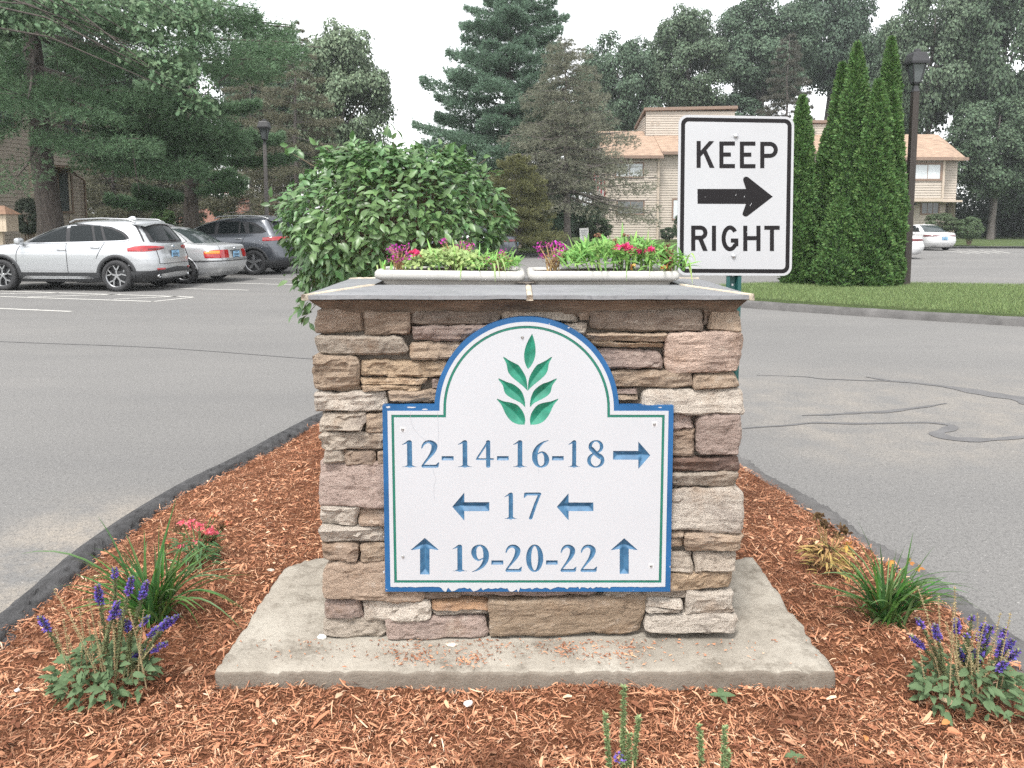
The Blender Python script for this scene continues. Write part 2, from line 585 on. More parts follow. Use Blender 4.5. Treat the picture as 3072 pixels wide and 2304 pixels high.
def mulch_base():
    V, Fs = [], []
    ys = np.concatenate([np.linspace(-3, 1.4, 18), np.linspace(1.45, 6, 110), np.linspace(6.2, 8.75, 14)])
    nx = 70
    for y in ys:
        xl, xr = bed_x(y)
        xl, xr = xl + .12, xr - .12
        for k in range(nx + 1):
            x = xl + (xr - xl) * k / nx
            V.append((x, y, mulch_z(x, y)))
    for i in range(len(ys) - 1):
        for k in range(nx):
            a = i * (nx + 1) + k
            Fs.append((a, a + 1, a + nx + 2, a + nx + 1))
    return tag(MB().add(V, Fs, True).build("mulch_bed", MAT['mulch']), kind='structure')
mulch_base()
def chips(n):
    rng = np.random.default_rng(3)
    y = 1.55 + (6.2 - 1.55) * rng.random(n * 2) ** 1.9
    xl, xr = bed_x(y)
    x = xl + .1 + (xr - xl - .2) * rng.random(len(y))
    keep = ~((x > PAD['x0'] + .015) & (x < PAD['x1'] - .015) & (y > PAD['y0'] + .015) & (y < PAD['y1'] - .02))
    keep &= np.abs(x) < .70 * y + .25
    x, y = x[keep][:n], y[keep][:n]
    n = len(x)
    z = np.array([mulch_z(a, b) for a, b in zip(x, y)]) + .001 + .012 * rng.random(n) ** 2
    L = np.clip(np.exp(rng.normal(-4.3, .55, n)), .004, .07)
    W = np.clip(L * rng.uniform(.04, .17, n), .0011, .0042)
    W = np.where(rng.random(n) < .05, np.clip(L * rng.uniform(.3, .6, n), .003, .012), W)
    L = np.where(rng.random(n) < .3, L * .55, L)
    az = rng.uniform(0, 2 * np.pi, n)
    tilt = rng.normal(0, .28, n)
    d = np.stack([np.cos(az) * np.cos(tilt), np.sin(az) * np.cos(tilt), np.sin(tilt)], 1)
    s = np.stack([-np.sin(az), np.cos(az), rng.normal(0, .45, n)], 1)
    s /= np.linalg.norm(s, axis=1)[:, None]
    up = np.cross(d, s)
    up *= np.sign(up[:, 2:3])
    C = np.stack([x, y, z + .5 * L * np.abs(np.sin(tilt))], 1)
    bend = rng.normal(0, .07, n)[:, None] * L[:, None] * s
    V = np.empty((n, 6, 3))
    for k, (t, w) in enumerate(((-.5, .7), (0, 1), (.5, .55))):
        mid = C + d * (t * L)[:, None] + (bend if k == 1 else 0) + (up * (.06 * L)[:, None] if k == 1 else 0)
        V[:, 2 * k] = mid + s * (W * w / 2)[:, None]
        V[:, 2 * k + 1] = mid - s * (W * w / 2)[:, None]
    base = np.arange(n)[:, None] * 6
    Fc = np.concatenate([base + np.array([[0, 1, 3, 2]]), base + np.array([[2, 3, 5, 4]])])
    o = link("bark_mulch", np_mesh("bark_mulch", V.reshape(-1, 3), Fc), MAT['chip'])
    return tag(o, "loose shredded red brown bark mulch covering the planted bed", "mulch", kind='stuff')
chips(250000)

# ------------------------------------------------------------------ grass blades on the island
def grass_blades(name, label, n, pick, zf, h=(.03, .075), col=(.185, .25, .10)):
    rng = np.random.default_rng(11)
    P = pick(rng, n)
    n = len(P)
    z = zf(P)
    az = rng.uniform(0, 2 * np.pi, n)
    H = rng.uniform(*h, n)
    lean = rng.normal(0, .45, (n, 2)) * H[:, None]
    W = rng.uniform(.004, .009, n)
    b = np.stack([P[:, 0], P[:, 1], z], 1)
    s = np.stack([np.cos(az), np.sin(az), np.zeros(n)], 1) * (W / 2)[:, None]
    t = b + np.concatenate([lean, H[:, None]], 1)
    V = np.stack([b - s, b + s, t], 1).reshape(-1, 3)
    Fc = np.arange(n * 3).reshape(n, 3)
    o = link(name, np_mesh(name, V, Fc), MAT['leaf'], color=col)
    return tag(o, label, "grass", kind='stuff')
def pick_island(rng, n):
    poly = np.array([(p.x, p.y) for p in ISL])
    P = np.stack([rng.uniform(3.6, 12.5, n), rng.uniform(9, 17.6, n)], 1)
    inside = np.zeros(len(P), bool)
    j = len(poly) - 1
    for i in range(len(poly)):
        xi, yi, xj, yj = *poly[i], *poly[j]
        c = ((yi > P[:, 1]) != (yj > P[:, 1])) & (P[:, 0] < (xj - xi) * (P[:, 1] - yi) / (yj - yi + 1e-12) + xi)
        inside ^= c
        j = i
    return P[inside]
def island_z(P):
    c = np.array([9.2, 13.2])
    return .125 + .05 * np.clip(1 - (np.abs(P[:, 1] - 13.2) / 4.2) ** 2, 0, 1)
grass_blades("grass_blades", "short mown green grass growing on the kerbed island", 150000, pick_island, island_z)

# ================================================================== STONE PILLAR
def stone_mat():
    m, nt, bs, _ = base_mat("fieldstone")
    oi = N(nt, "ObjectInfo")
    vec = coords(nt, 'Object')
    add = N(nt, "VectorMath", operation='ADD')
    mulv = N(nt, "VectorMath", operation='MULTIPLY')
    cmb = N(nt, "CombineXYZ")
    for k in range(3): nt.links.new(oi.outputs['Random'], cmb.inputs[k])
    nt.links.new(cmb.outputs[0], mulv.inputs[0])
    mulv.inputs[1].default_value = (37, 19, 53)
    nt.links.new(vec, add.inputs[0]); nt.links.new(mulv.outputs[0], add.inputs[1])
    v = add.outputs[0]
    c = oi.outputs['Color']
    n1 = noise(nt, v, 7, 6, .65)
    c = mixrgb(nt, c, (.30, .175, .095), ramp(nt, n1, [(.54, 0), (.72, .55)]))
    n2 = noise(nt, v, 5.3, 5, .6)
    c = mixrgb(nt, c, (.155, .12, .115), ramp(nt, n2, [(.55, 0), (.74, .6)]))
    st = nt.nodes.new("ShaderNodeMapping"); st.inputs['Scale'].default_value = (1, 1, 2.0)
    nt.links.new(v, st.inputs[0])
    n3 = noise(nt, st.outputs[0], 20, 10, .8)
    c = mixrgb(nt, c, (.085, .06, .045), ramp(nt, n3, [(.34, .75), (.46, 0)]))
    c = mixrgb(nt, c, (.68, .60, .51), ramp(nt, n3, [(.54, 0), (.72, .7)]))
    n4 = noise(nt, v, 190, 3, .6)
    c = mixrgb(nt, c, (.05, .04, .035), ramp(nt, n4, [(.30, .55), (.42, 0)]))
    nt.links.new(c, bs.inputs['Base Color'])
    bs.inputs['Roughness'].default_value = .85
    bs.inputs['Specular IOR Level'].default_value = .25
    hsum = N(nt, "Math", operation='ADD')
    sc = N(nt, "Math", operation='MULTIPLY'); sc.inputs[1].default_value = .35
    nt.links.new(noise(nt, st.outputs[0], 60, 8, .75), sc.inputs[0])
    nt.links.new(n3, hsum.inputs[0]); nt.links.new(sc.outputs[0], hsum.inputs[1])
    bump(nt, bs, hsum.outputs[0], 1.0, .028)
    return m
MAT['stone'] = stone_mat()

PF = 2.412
pillar = empty("stone_pillar", (.054, 2.68, PAD['z']), "stacked fieldstone pillar carrying the white number sign under a grey slate cap", "pillar")

def stone(fn, a0, a1, b0, b1, proud, back, color, seed, relief=.010, corner=.22, nscale=1.0):
    """one rough stone; fn(a, b, d) places wall coordinates, d outward"""
    w, h = a1 - a0, b1 - b0
    nx, nz = int(min(34, max(7, w / .0105))), int(min(16, max(6, h / .0085)))
    ca, cb = (a0 + a1) / 2, (b0 + b1) / 2
    rnd = random.Random(seed)
    tilt_a, tilt_b = rnd.uniform(-.012, .012), rnd.uniform(-.012, .012)
    sh = [rnd.uniform(-.10, .10) for _ in range(4)]
    V, Fs = [], []
    S = Vector((seed * 3.17, seed * 1.31, 0))
    def outline(u, v):
        uu = u * math.sqrt(max(.05, 1 - corner * .6 * v ** 6))
        vv = v * math.sqrt(max(.05, 1 - corner * 1.1 * u ** 14))
        vv *= 1 + sh[0] * u * (v > 0) + sh[1] * u * (v < 0)
        uu *= 1 + .5 * sh[2] * v * (u > 0) + .5 * sh[3] * v * (u < 0)
        a, b = ca + uu * w / 2, cb + vv * h / 2
        e = max(abs(u), abs(v))
        k = e ** 3
        a += .0075 * k * mnoise.noise(Vector((a * 14, b * 26, 1)) + S) + .004 * k * mnoise.noise(Vector((a * 55, b * 70, 4)) + S)
        b += .0075 * k * mnoise.noise(Vector((a * 14, b * 26, 7)) + S) + .004 * k * mnoise.noise(Vector((a * 60, b * 70, 2)) + S)
        return a, b, e
    for j in range(nz + 1):
        v = -1 + 2 * j / nz
        v = math.copysign(abs(v) ** .8, v)
        for i in range(nx + 1):
            u = -1 + 2 * i / nx
            u = math.copysign(abs(u) ** .8, u)
            a, b, e = outline(u, v)
            q = Vector((a, b, 0)) + S
            r = mnoise.noise(Vector((q.x * 9 * nscale, q.y * 16, 0))) * .7 + .5 * abs(mnoise.noise(Vector((q.x * 21, q.y * 38, 9))))
            r += mnoise.noise(Vector((q.x * 16 * nscale, q.y * 70, 3))) * .55
            r += .3 * mnoise.noise(Vector((q.x * 55, q.y * 95, 5)))
            qq = q + Vector((mnoise.noise(q * 19) * .02, mnoise.noise(q * 23) * .014, 0)); cell = (mnoise.cell(Vector((qq.x * 13, qq.y * 26, 0))) - .5) * .55
            d = proud + relief * (r + cell) * (1 - .3 * e ** 6) - .003 * max(0, e - .6) ** 2 / .16 - .009 * e ** 22
            d += tilt_a * u + tilt_b * v
            V.append(fn(a, b, d))
    W = nx + 1
    for j in range(nz):
        for i in range(nx):
            Fs.append((j * W + i, j * W + i + 1, (j + 1) * W + i + 1, (j + 1) * W + i))
    ring = [i for i in range(nx)] + [j * W + nx for j in range(nz)] + [nz * W + i for i in range(nx, 0, -1)] + [j * W for j in range(nz, 0, -1)]
    uv = [(-1 + 2 * (k % W) / nx, -1 + 2 * (k // W) / nz) for k in ring]
    m = len(V)
    for (u, v) in uv:
        u = math.copysign(abs(u) ** .8, u); v = math.copysign(abs(v) ** .8, v)
        a, b, e = outline(u, v)
        V.append(fn(ca + (a - ca) * .985, cb + (b - cb) * .97, -back))
    n = len(ring)
    for i in range(n):
        Fs.append((ring[i], ring[(i + 1) % n], m + (i + 1) % n, m + i))
    mb = MB().add(V, Fs, False)
    return mb.build("stone", MAT['stone'], pillar, True, color, fix=True)

TAN, GTAN, CREAM, GOLD = (.47, .36, .265), (.48, .41, .335), (.60, .53, .45), (.52, .385, .26)
PURP, DARK, PINK, RUST, BROWN = (.41, .315, .27), (.28, .22, .175), (.63, .475, .385), (.52, .32, .19), (.40, .30, .225)
cA = lambda x, y: (900 + x / 3.072, 820 + y / 3.072)
cB = lambda x, y: (1560 + x / 3.072, 820 + y / 3.072)
cC = lambda x, y: (900 + x / 2.592, 1320 + y / 2.592)
cD = lambda x, y: (1560 + x / 2.592, 1320 + y / 2.592)
STONES = [
 (cA, 140, 335, 568, 562, BROWN), (cA, 572, 350, 1012, 580, BROWN), (cA, 1025, 345, 1840, 480, DARK), (cA, 1866, 352, 2568, 450, GTAN),
 (cA, 1030, 482, 1760, 628, PURP), (cA, 130, 580, 975, 762, GTAN), (cA, 1003, 645, 1560, 800, TAN), (cA, 120, 768, 535, 1095, TAN),
 (cA, 557, 810, 1400, 960, GOLD), (cA, 548, 968, 1150, 1040, GOLD), (cA, 555, 1042, 1108, 1095, GOLD), (cA, 1205, 985, 1330, 1080, PURP),
 (cA, 118, 1105, 782, 1290, CREAM), (cA, 808, 1095, 1290, 1207, TAN), (cA, 170, 1297, 590, 1468, GTAN), (cA, 603, 1300, 900, 1490, TAN),
 (cA, 178, 1480, 790, 1650, GTAN),
 (cB, 535, 360, 640, 452, BROWN), (cB, 420, 462, 614, 630, GTAN), (cB, 642, 340, 1690, 540, DARK), (cB, 1692, 330, 1755, 485, DARK),
 (cB, 1742, 345, 2040, 540, TAN), (cB, 600, 560, 1360, 638, TAN), (cB, 640, 640, 1330, 692, GOLD), (cB, 1335, 540, 2050, 932, PINK),
 (cB, 720, 710, 1320, 885, PURP), (cB, 830, 905, 1590, 1070, TAN), (cB, 1600, 938, 2032, 1078, TAN), (cB, 880, 1075, 1090, 1128, PURP),
 (cB, 880, 1131, 1085, 1180, TAN), (cB, 1120, 1078, 2095, 1305, CREAM), (cB, 1380, 1300, 1615, 1450, PURP),
 (cD, 1378, -190, 1730, 130, PURP), (cD, 1150, -66, 1368, 142, BROWN), (cD, 1150, 150, 1728, 260, (.21, .135, .105)), (cD, 1180, 264, 1712, 390, GTAN),
 (cD, 1150, 395, 1752, 722, CREAM), (cD, 1140, 724, 1285, 770, TAN), (cD, 1140, 773, 1285, 860, TAN), (cD, 1287, 728, 1733, 890, TAN),
 (cD, 1130, 893, 1350, 1045, GTAN), (cD, 1360, 888, 1700, 1045, GTAN), (cD, 1150, 1048, 1665, 1195, GOLD), (cD, 660, 1175, 1350, 1252, GTAN),
 (cD, 1290, 1200, 1680, 1378, CREAM), (cD, 980, 1258, 1270, 1322, CREAM), (cD, 985, 1324, 1275, 1365, CREAM), (cD, 972, 1372, 1698, 1512, CREAM),
 (cC, 186, 60, 330, 190, GTAN), (cC, 335, 100, 575, 215, BROWN), (cC, 592, 100, 690, 225, BROWN), (cC, 140, 190, 690, 532, PURP),
 (cC, 140, 518, 440, 692, CREAM), (cC, 446, 545, 690, 670, BROWN), (cC, 155, 690, 690, 820, CREAM), (cC, 160, 822, 440, 962, BROWN),
 (cC, 468, 825, 690, 972, TAN), (cC, 172, 968, 955, 1258, BROWN), (cC, 968, 1180, 1240, 1260, DARK), (cC, 1242, 1165, 2310, 1228, PURP),
 (cC, 185, 1268, 470, 1413, PURP), (cC, 490, 1262, 1015, 1408, CREAM), (cC, 1022, 1270, 1465, 1330, RUST), (cC, 1030, 1332, 1465, 1380, CREAM),
 (cC, 175, 1400, 655, 1552, GTAN), (cC, 665, 1388, 1455, 1560, PURP), (cC, 1466, 1236, 2680, 1536, (.36, .27, .19)),
]
def front_fn(a, b, d): return (a, PF - d, b)
for i, (cf, x0, y0, x1, y1, col) in enumerate(STONES):
    p0, p1 = at(*cf(x0, y1), PF - .02), at(*cf(x1, y0), PF - .02)
    jit = 1 + random.uniform(-.12, .12)
    big = (p1.x - p0.x) * (p1.z - p0.z) > .018
    edge = cf in (cA, cC) and x0 < 200 or cf in (cB, cD) and x1 > 1640
    stone(front_fn, p0.x, p1.x, p0.z, p1.z, random.uniform(.006, .022), .12 if edge else .05, tuple(c * jit for c in col), i + 1,
          relief=.006 if big else .011, corner=random.uniform(.03, .20))

# sides and back, laid in courses (seen only from the side)
PX0, PX1, PB = -.600, .708, 2.985
def course_wall(fn, a0, a1, seed):
    rnd = random.Random(seed)
    b = PAD['z'] + .004
    k = seed * 100
    while b < 1.20:
        h = min(rnd.uniform(.05, .13), 1.235 - b)
        if 1.235 - (b + h) < .035: h = 1.235 - b
        a = a0
        while a < a1 - .01:
            w = min(rnd.uniform(.10, .32), a1 - a)
            if a1 - (a + w) < .06: w = a1 - a
            k += 1
            c = rnd.choice((TAN, GTAN, CREAM, GOLD, PURP, BROWN, DARK))
            stone(fn, a + .004, a + w - .004, b + .004, b + h - .004, rnd.uniform(.012, .03), .05, c, k)
            a += w
        b += h
course_wall(lambda a, b, d: (PX0 - d + .012, a, b), PF + .125, PB - .02, 3)
course_wall(lambda a, b, d: (PX1 + d - .012, a, b), PF + .125, PB - .02, 4)
course_wall(lambda a, b, d: (a, PB + d, b), PX0 + .01, PX1 - .01, 5)
mb = MB().box(((PX0 + PX1) / 2, (PF + .03 + PB) / 2, (PAD['z'] - .02 + 1.245) / 2), (PX1 - PX0 - .05, PB - PF - .03, 1.245 - PAD['z'] + .02))
mb.build("mortar_core", MAT['mortar'], pillar)
# mortar bed spreading out under the cap
V, Fs = [], []
def ringpts(x0, x1, y0, y1, z, nz_):
    out = []
    for (xa, ya, xb, yb, n) in ((x0, y0, x1, y0, 60), (x1, y0, x1, y1, 24), (x1, y1, x0, y1, 60), (x0, y1, x0, y0, 24)):
        for k in range(n):
            t = k / n
            out.append(Vector((xa + (xb - xa) * t, ya + (yb - ya) * t, z)))
    res = []
    for p in out:
        w = nz_ * mnoise.noise(Vector((p.x * 18, p.y * 18, z * 40)))
        c = Vector(((x0 + x1) / 2, (y0 + y1) / 2, z))
        d = (p - c); d.z = 0
        res.append(p + d.normalized() * w)
    return res
RR = [ringpts(PX0 + .012, PX1 - .012, PF + .004, PB - .02, 1.205, .010), ringpts(PX0 - .002, PX1 + .004, PF - .012, PB, 1.232, .012),
      ringpts(PX0 - .022, PX1 + .016, PF - .026, PB + .012, 1.250, .010), ringpts(PX0 - .03, PX1 + .022, PF - .040, PB + .02, 1.2605, .005)]
for r in RR: V += r
n = len(RR[0])
for k in range(len(RR) - 1):
    for i in range(n):
        Fs.append((k * n + i, k * n + (i + 1) % n, (k + 1) * n + (i + 1) % n, (k + 1) * n + i))
Fs.append(tuple(range(3 * n, 4 * n)))
MAT['mortar_bed'] = M("mortar_bed", (.17, .125, .09), .95, var=.45, vscale=9, bmp=1.0, bscale=45, bdist=.012, stretch=(1, 1, 3))
MB().add(V, Fs, True).build("mortar_bed", MAT['mortar_bed'], pillar)

# slate cap: sloping slabs, pale mortar in the hips and the middle joint
def slate_mat():
    m, nt, bs, _ = base_mat("slate")
    vec = coords(nt, 'Object', (1, 3, 1))
    c = ramp(nt, noise(nt, vec, 6, 6, .65), [(.3, (.155, .158, .164)), (.6, (.205, .208, .215)), (.8, (.27, .272, .275))])
    c = mixrgb(nt, c, (.10, .105, .115), ramp(nt, noise(nt, vec, 40, 4, .7), [(.32, .6), (.45, 0)]))
    nt.links.new(c, bs.inputs['Base Color'])
    bs.inputs['Roughness'].default_value = .55
    bs.inputs['Specular IOR Level'].default_value = .4
    bump(nt, bs, noise(nt, coords(nt, 'Object', (1, 2, 1)), 30, 6, .6), .35, .006)
    return m
MAT['slate'] = slate_mat()
MAT['pale_mortar'] = M("pale_mortar", (.42, .36, .28), .9, var=.25, vscale=25, bmp=.8, bscale=70, bdist=.006)
CO = dict(x0=-.640, x1=.741, y0=2.345, y1=3.05, z=1.2775)
CI = dict(x0=-.458, x1=.556, y0=2.535, y1=2.86, z=1.2945)
TH = .0125
def slab(pts4, name='cap_slab', mat=None, th=TH, sub=10, wob=.0018):
    """pts4: outer-a, outer-b, inner-b, inner-a (top surface); a slab of thickness th below, edges slightly uneven"""
    a, b, c, d = [Vector(p) for p in pts4]
    V, Fs = [], []
    for j in range(4):
        for i in range(sub + 1):
            p = a.lerp(b, i / sub).lerp(d.lerp(c, i / sub), j / 3)
            if j == 0:
                p = p + Vector((0, wob * 2 * mnoise.noise(p * 13), wob * mnoise.noise(p * 9)))
            V.append(p)
    m = len(V)
    V += [p - Vector((0, 0, th + (.002 * mnoise.noise(p * 21)))) for p in V]
    W = sub + 1
    for j in range(3):
        for i in range(sub):
            q = (j * W + i, j * W + i + 1, (j + 1) * W + i + 1, (j + 1) * W + i)
            Fs.append(q); Fs.append(tuple(k + m for k in q[::-1]))
    ring = [i for i in range(sub)] + [j * W + sub for j in range(3)] + [3 * W + i for i in range(sub, 0, -1)] + [j * W for j in range(3, 0, -1)]
    for i in range(len(ring)):
        p, q = ring[i], ring[(i + 1) % len(ring)]
        Fs.append((p, q, q + m, p + m))
    return MB().add(V, Fs).build(name, mat or MAT['slate'], pillar, fix=True)
g = .010
jx = at(1588, 870, 2.4).x
o, i_ = CO, CI
slab([(o['x0'] + .014, o['y0'], o['z']), (jx - g, o['y0'], o['z']), (jx - g, i_['y0'], i_['z']), (i_['x0'] + .014, i_['y0'], i_['z'])])
slab([(jx + g, o['y0'], o['z']), (o['x1'] - .014, o['y0'], o['z']), (i_['x1'] - .014, i_['y0'], i_['z']), (jx + g, i_['y0'], i_['z'])])
slab([(o['x1'], o['y0'] + .014, o['z']), (o['x1'], o['y1'] - .014, o['z']), (i_['x1'], i_['y1'] - .014, i_['z']), (i_['x1'], i_['y0'] + .014, i_['z'])])
slab([(o['x1'] - .014, o['y1'], o['z']), (o['x0'] + .014, o['y1'], o['z']), (i_['x0'] + .014, i_['y1'], i_['z']), (i_['x1'] - .014, i_['y1'], i_['z'])])
slab([(o['x0'], o['y1'] - .014, o['z']), (o['x0'], o['y0'] + .014, o['z']), (i_['x0'], i_['y0'] + .014, i_['z']), (i_['x0'], i_['y1'] - .014, i_['z'])])
def joint(p, q, w, h=.006):
    p, q = Vector(p), Vector(q)
    d = (q - p).normalized()
    s = Vector((-d.y, d.x, 0)).normalized() * w / 2
    V, Fs = [], []
    for k in range(13):
        c = p.lerp(q, k / 12)
        z = h + .0025 * mnoise.noise(c * 31)
        e = .0025 * mnoise.noise(c * 27)
        V += [c - s * (1 + e * 60) + Vector((0, 0, -.014)), c - s * .8 + Vector((0, 0, z * .6)), c + Vector((0, 0, z)), c + s * .8 + Vector((0, 0, z * .6)), c + s * (1 - e * 60) + Vector((0, 0, -.014))]
    for k in range(12):
        for a in range(4):
            Fs.append((k * 5 + a, k * 5 + a + 1, k * 5 + a + 6, k * 5 + a + 5))
    Fs += [(0, 1, 2, 3, 4), (60, 61, 62, 63, 64)]
    MB().add(V, Fs, True).build("mortar_joint", MAT['pale_mortar'], pillar)
for sx, sy in (('x0', 'y0'), ('x1', 'y0'), ('x1', 'y1'), ('x0', 'y1')):
    joint((o[sx], o[sy], o['z'] - .002), (i_[sx], i_[sy], i_['z'] - .002), .026 if sx == 'x0' else .008)
joint((jx, o['y0'] + .001, o['z'] - .003), (jx, i_['y0'], i_['z'] - .003), .022, .0035)
# the flat inside the cap
MB().box(((i_['x0'] + i_['x1']) / 2, (i_['y0'] + i_['y1']) / 2, 1.268), (i_['x1'] - i_['x0'] + .02, i_['y1'] - i_['y0'] + .02, .022)).build("cap_bed", MAT['mortar'], pillar)

# ------------------------------------------------------------------ concrete pad
def concrete_mat():
    m, nt, bs, _ = base_mat("concrete")
    vec = coords(nt, 'Object')
    c = ramp(nt, noise(nt, vec, 2.5, 6, .65), [(.28, (.19, .17, .14)), (.5, (.31, .28, .235)), (.75, (.42, .39, .335))])
    c = mixrgb(nt, c, (.10, .082, .062), ramp(nt, noise(nt, vec, 7, 8, .8), [(.50, 0), (.68, .8)]))
    c = mixrgb(nt, c, (.08, .06, .045), ramp(nt, noise(nt, vec, 75, 4, .7), [(.26, .9), (.38, 0)]))
    c = mixrgb(nt, c, (.58, .55, .50), ramp(nt, noise(nt, vec, 110, 4, .7), [(.63, 0), (.75, .7)]))
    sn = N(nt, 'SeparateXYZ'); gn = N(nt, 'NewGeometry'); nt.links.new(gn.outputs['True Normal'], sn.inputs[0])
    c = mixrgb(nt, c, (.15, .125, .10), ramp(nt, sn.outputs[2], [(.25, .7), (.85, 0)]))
    nt.links.new(c, bs.inputs['Base Color'])
    bs.inputs['Roughness'].default_value = .9
    bs.inputs['Specular IOR Level'].default_value = .2
    bump(nt, bs, noise(nt, vec, 65, 8, .75), .8, .008)
    return m
MAT['concrete'] = concrete_mat()
def pad():
    x0, x1, y0, y1, zt = PAD['x0'], PAD['x1'], PAD['y0'], PAD['y1'], PAD['z']
    nx, ny = 120, 56
    V, Fs = [], []
    rc = .16
    def pos(u, v):
        x, y = x0 + (x1 - x0) * u, y0 + (y1 - y0) * v
        # the far left corner is rounded
        cx, cy = x0 + rc, y1 - rc
        if x < cx and y > cy:
            dx, dy = cx - x, y - cy
            m_ = max(dx, dy); L = math.hypot(dx, dy)
            if L > 0: x, y = cx - dx * m_ / L, cy + dy * m_ / L
        return x, y
    for j in range(ny + 1):
        for i in range(nx + 1):
            u, v = i / nx, j / ny
            x, y = pos(u, v)
            e = min(u * (x1 - x0), (1 - u) * (x1 - x0), v * (y1 - y0), (1 - v) * (y1 - y0))
            wob = .006 * mnoise.noise(Vector((x * 9, y * 9, 0))) + .004 * mnoise.noise(Vector((x * 31, y * 31, 0)))
            z = zt + .0025 * mnoise.noise(Vector((x * 5, y * 5, 1)))
            if e < .05:
                k = 1 - e / .05
                z -= (.005 + .022 * max(0, mnoise.noise(Vector((x * 17, y * 17, 2))) + .5 * mnoise.noise(Vector((x * 47, y * 47, 2))))) * k ** 1.5
            if j == 0: y += wob * 1.4 - .004
            if i in (0, nx): x += wob
            V.append((x, y, z))
    W = nx + 1
    for j in range(ny):
        for i in range(nx):
            Fs.append((j * W + i, j * W + i + 1, (j + 1) * W + i + 1, (j + 1) * W + i))
    ring = [i for i in range(nx)] + [j * W + nx for j in range(ny)] + [ny * W + i for i in range(nx, 0, -1)] + [j * W for j in range(ny, 0, -1)]
    last = ring
    for lev, dz, out in ((0, -.010, .003), (1, -.03, .002), (2, -.13, .004)):
        m = len(V)
        for k in ring:
            x, y, z = V[k]
            d = Vector((x - .04, y - 2.63, 0)).normalized()
            wv = .004 * mnoise.noise(Vector((x * 23, y * 23, lev * 5)))
            V.append((x + d.x * (out + wv), y + d.y * (out + wv), z + dz))
        cur = list(range(m, len(V)))
        for i in range(len(ring)):
            j = (i + 1) % len(ring)
            Fs.append((last[i], last[j], cur[j], cur[i]))
        last = cur
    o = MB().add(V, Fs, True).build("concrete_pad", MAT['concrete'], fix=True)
    tag(o, "weathered grey concrete slab under the stone pillar", "slab")
pad()
def crumbs():
    rng = np.random.default_rng(5)
    V, Fs = [], []
    cl = [(-.3, 2.30, .05, 60), (-.12, 2.27, .035, 45), (.16, 2.33, .04, 40), (.36, 2.31, .05, 40), (.77, 2.54, .02, 14), (-.2, 2.37, .25, 70), (.3, 2.385, .3, 90), (-.75, 2.4, .15, 14), (.85, 2.45, .12, 20), (0, 2.3, .5, 60)]
    for (cx, cy, s, n) in cl:
        for _ in range(n * 2):
            x, y = rng.normal(cx, s), rng.normal(cy, min(s, .03))
            if not (PAD['x0'] + .02 < x < PAD['x1'] - .02 and PAD['y0'] - .005 < y < PF - .02): continue
            L, w = rng.uniform(.004, .02), rng.uniform(.0015, .005)
            a = rng.uniform(0, 6.28)
            d, s_ = Vector((math.cos(a), math.sin(a), 0)) * L / 2, Vector((-math.sin(a), math.cos(a), 0)) * w / 2
            c = Vector((x, y, PAD['z'] + .003 + rng.uniform(0, .003)))
            h = Vector((0, 0, w * .8))
            k = len(V)
            V += [c - d, c + s_, c + d, c - s_, c + h]
            Fs += [(k, k + 1, k + 4), (k + 1, k + 2, k + 4), (k + 2, k + 3, k + 4), (k + 3, k, k + 4)]
    o = MB().add(V, Fs).build("mulch_crumbs", MAT['chip'])
    tag(o, "bits of dark mulch strewn over the concrete slab", "mulch crumbs", kind='stuff')
crumbs()

# ------------------------------------------------------------------ planters in the top
MAT['planter'] = M("planter_stone", (.40, .388, .365), .8, var=.14, vscale=10, bmp=.3, bscale=60, bdist=.004)
MAT['potting_soil'] = M("potting_soil", (.05, .032, .022), .95, var=.4, vscale=20, bmp=1, bscale=80, bdist=.01)
def planter(x0, x1, y0, y1, ztop, tilt, label):
    root = empty("planter_box", ((x0 + x1) / 2, (y0 + y1) / 2, 1.28), label, "planter", "stone planters on the pillar")
    cx, cy = (x0 + x1) / 2, (y0 + y1) / 2
    def loop(inset, z, r=.022):
        hx, hy = (x1 - x0) / 2 - inset, (y1 - y0) / 2 - inset
        P = []
        for (sx, sy, a0) in ((1, -1, -90), (1, 1, 0), (-1, 1, 90), (-1, -1, 180)):
            for k in range(5):
                a = math.radians(a0 + 90 * k / 4)
                P.append(Vector((cx + sx * (hx - r) + r * math.cos(a), cy + sy * (hy - r) + r * math.sin(a), z + tilt * (sx * (hx - r)))))
        return P
    prof = [(.034, ztop - .062), (.034, ztop - .050), (.026, ztop - .046), (.026, ztop - .040), (.014, ztop - .034), (.003, ztop - .029), (0, ztop - .020),
            (.001, ztop - .008), (.007, ztop - .001), (.016, ztop), (.024, ztop - .004), (.028, ztop - .02)]
    V, Fs = [], []
    for ins, z in prof: V += loop(ins, z)
    n = 20
    for k in range(len(prof) - 1):
        for i in range(n):
            Fs.append((k * n + i, k * n + (i + 1) % n, (k + 1) * n + (i + 1) % n, (k + 1) * n + i))
    MB().add(V, Fs, True).build("trough", MAT['planter'], root, fix=True)
    P = loop(.027, ztop - .010)
    c = Vector((cx, cy, ztop + .004))
    MB().add([c] + P, [(0, 1 + i, 1 + (i + 1) % n) for i in range(n)], True).build("soil", MAT['potting_soil'], root)
    return root
planter(-.460, .044, 2.545, 2.80, 1.340, -.012, "left pale stone planter with rolled rim holding purple flowers and lime foliage")
planter(.052, .560, 2.545, 2.80, 1.3385, 0.0, "right pale stone planter with rolled rim holding grasses and pink flowers")

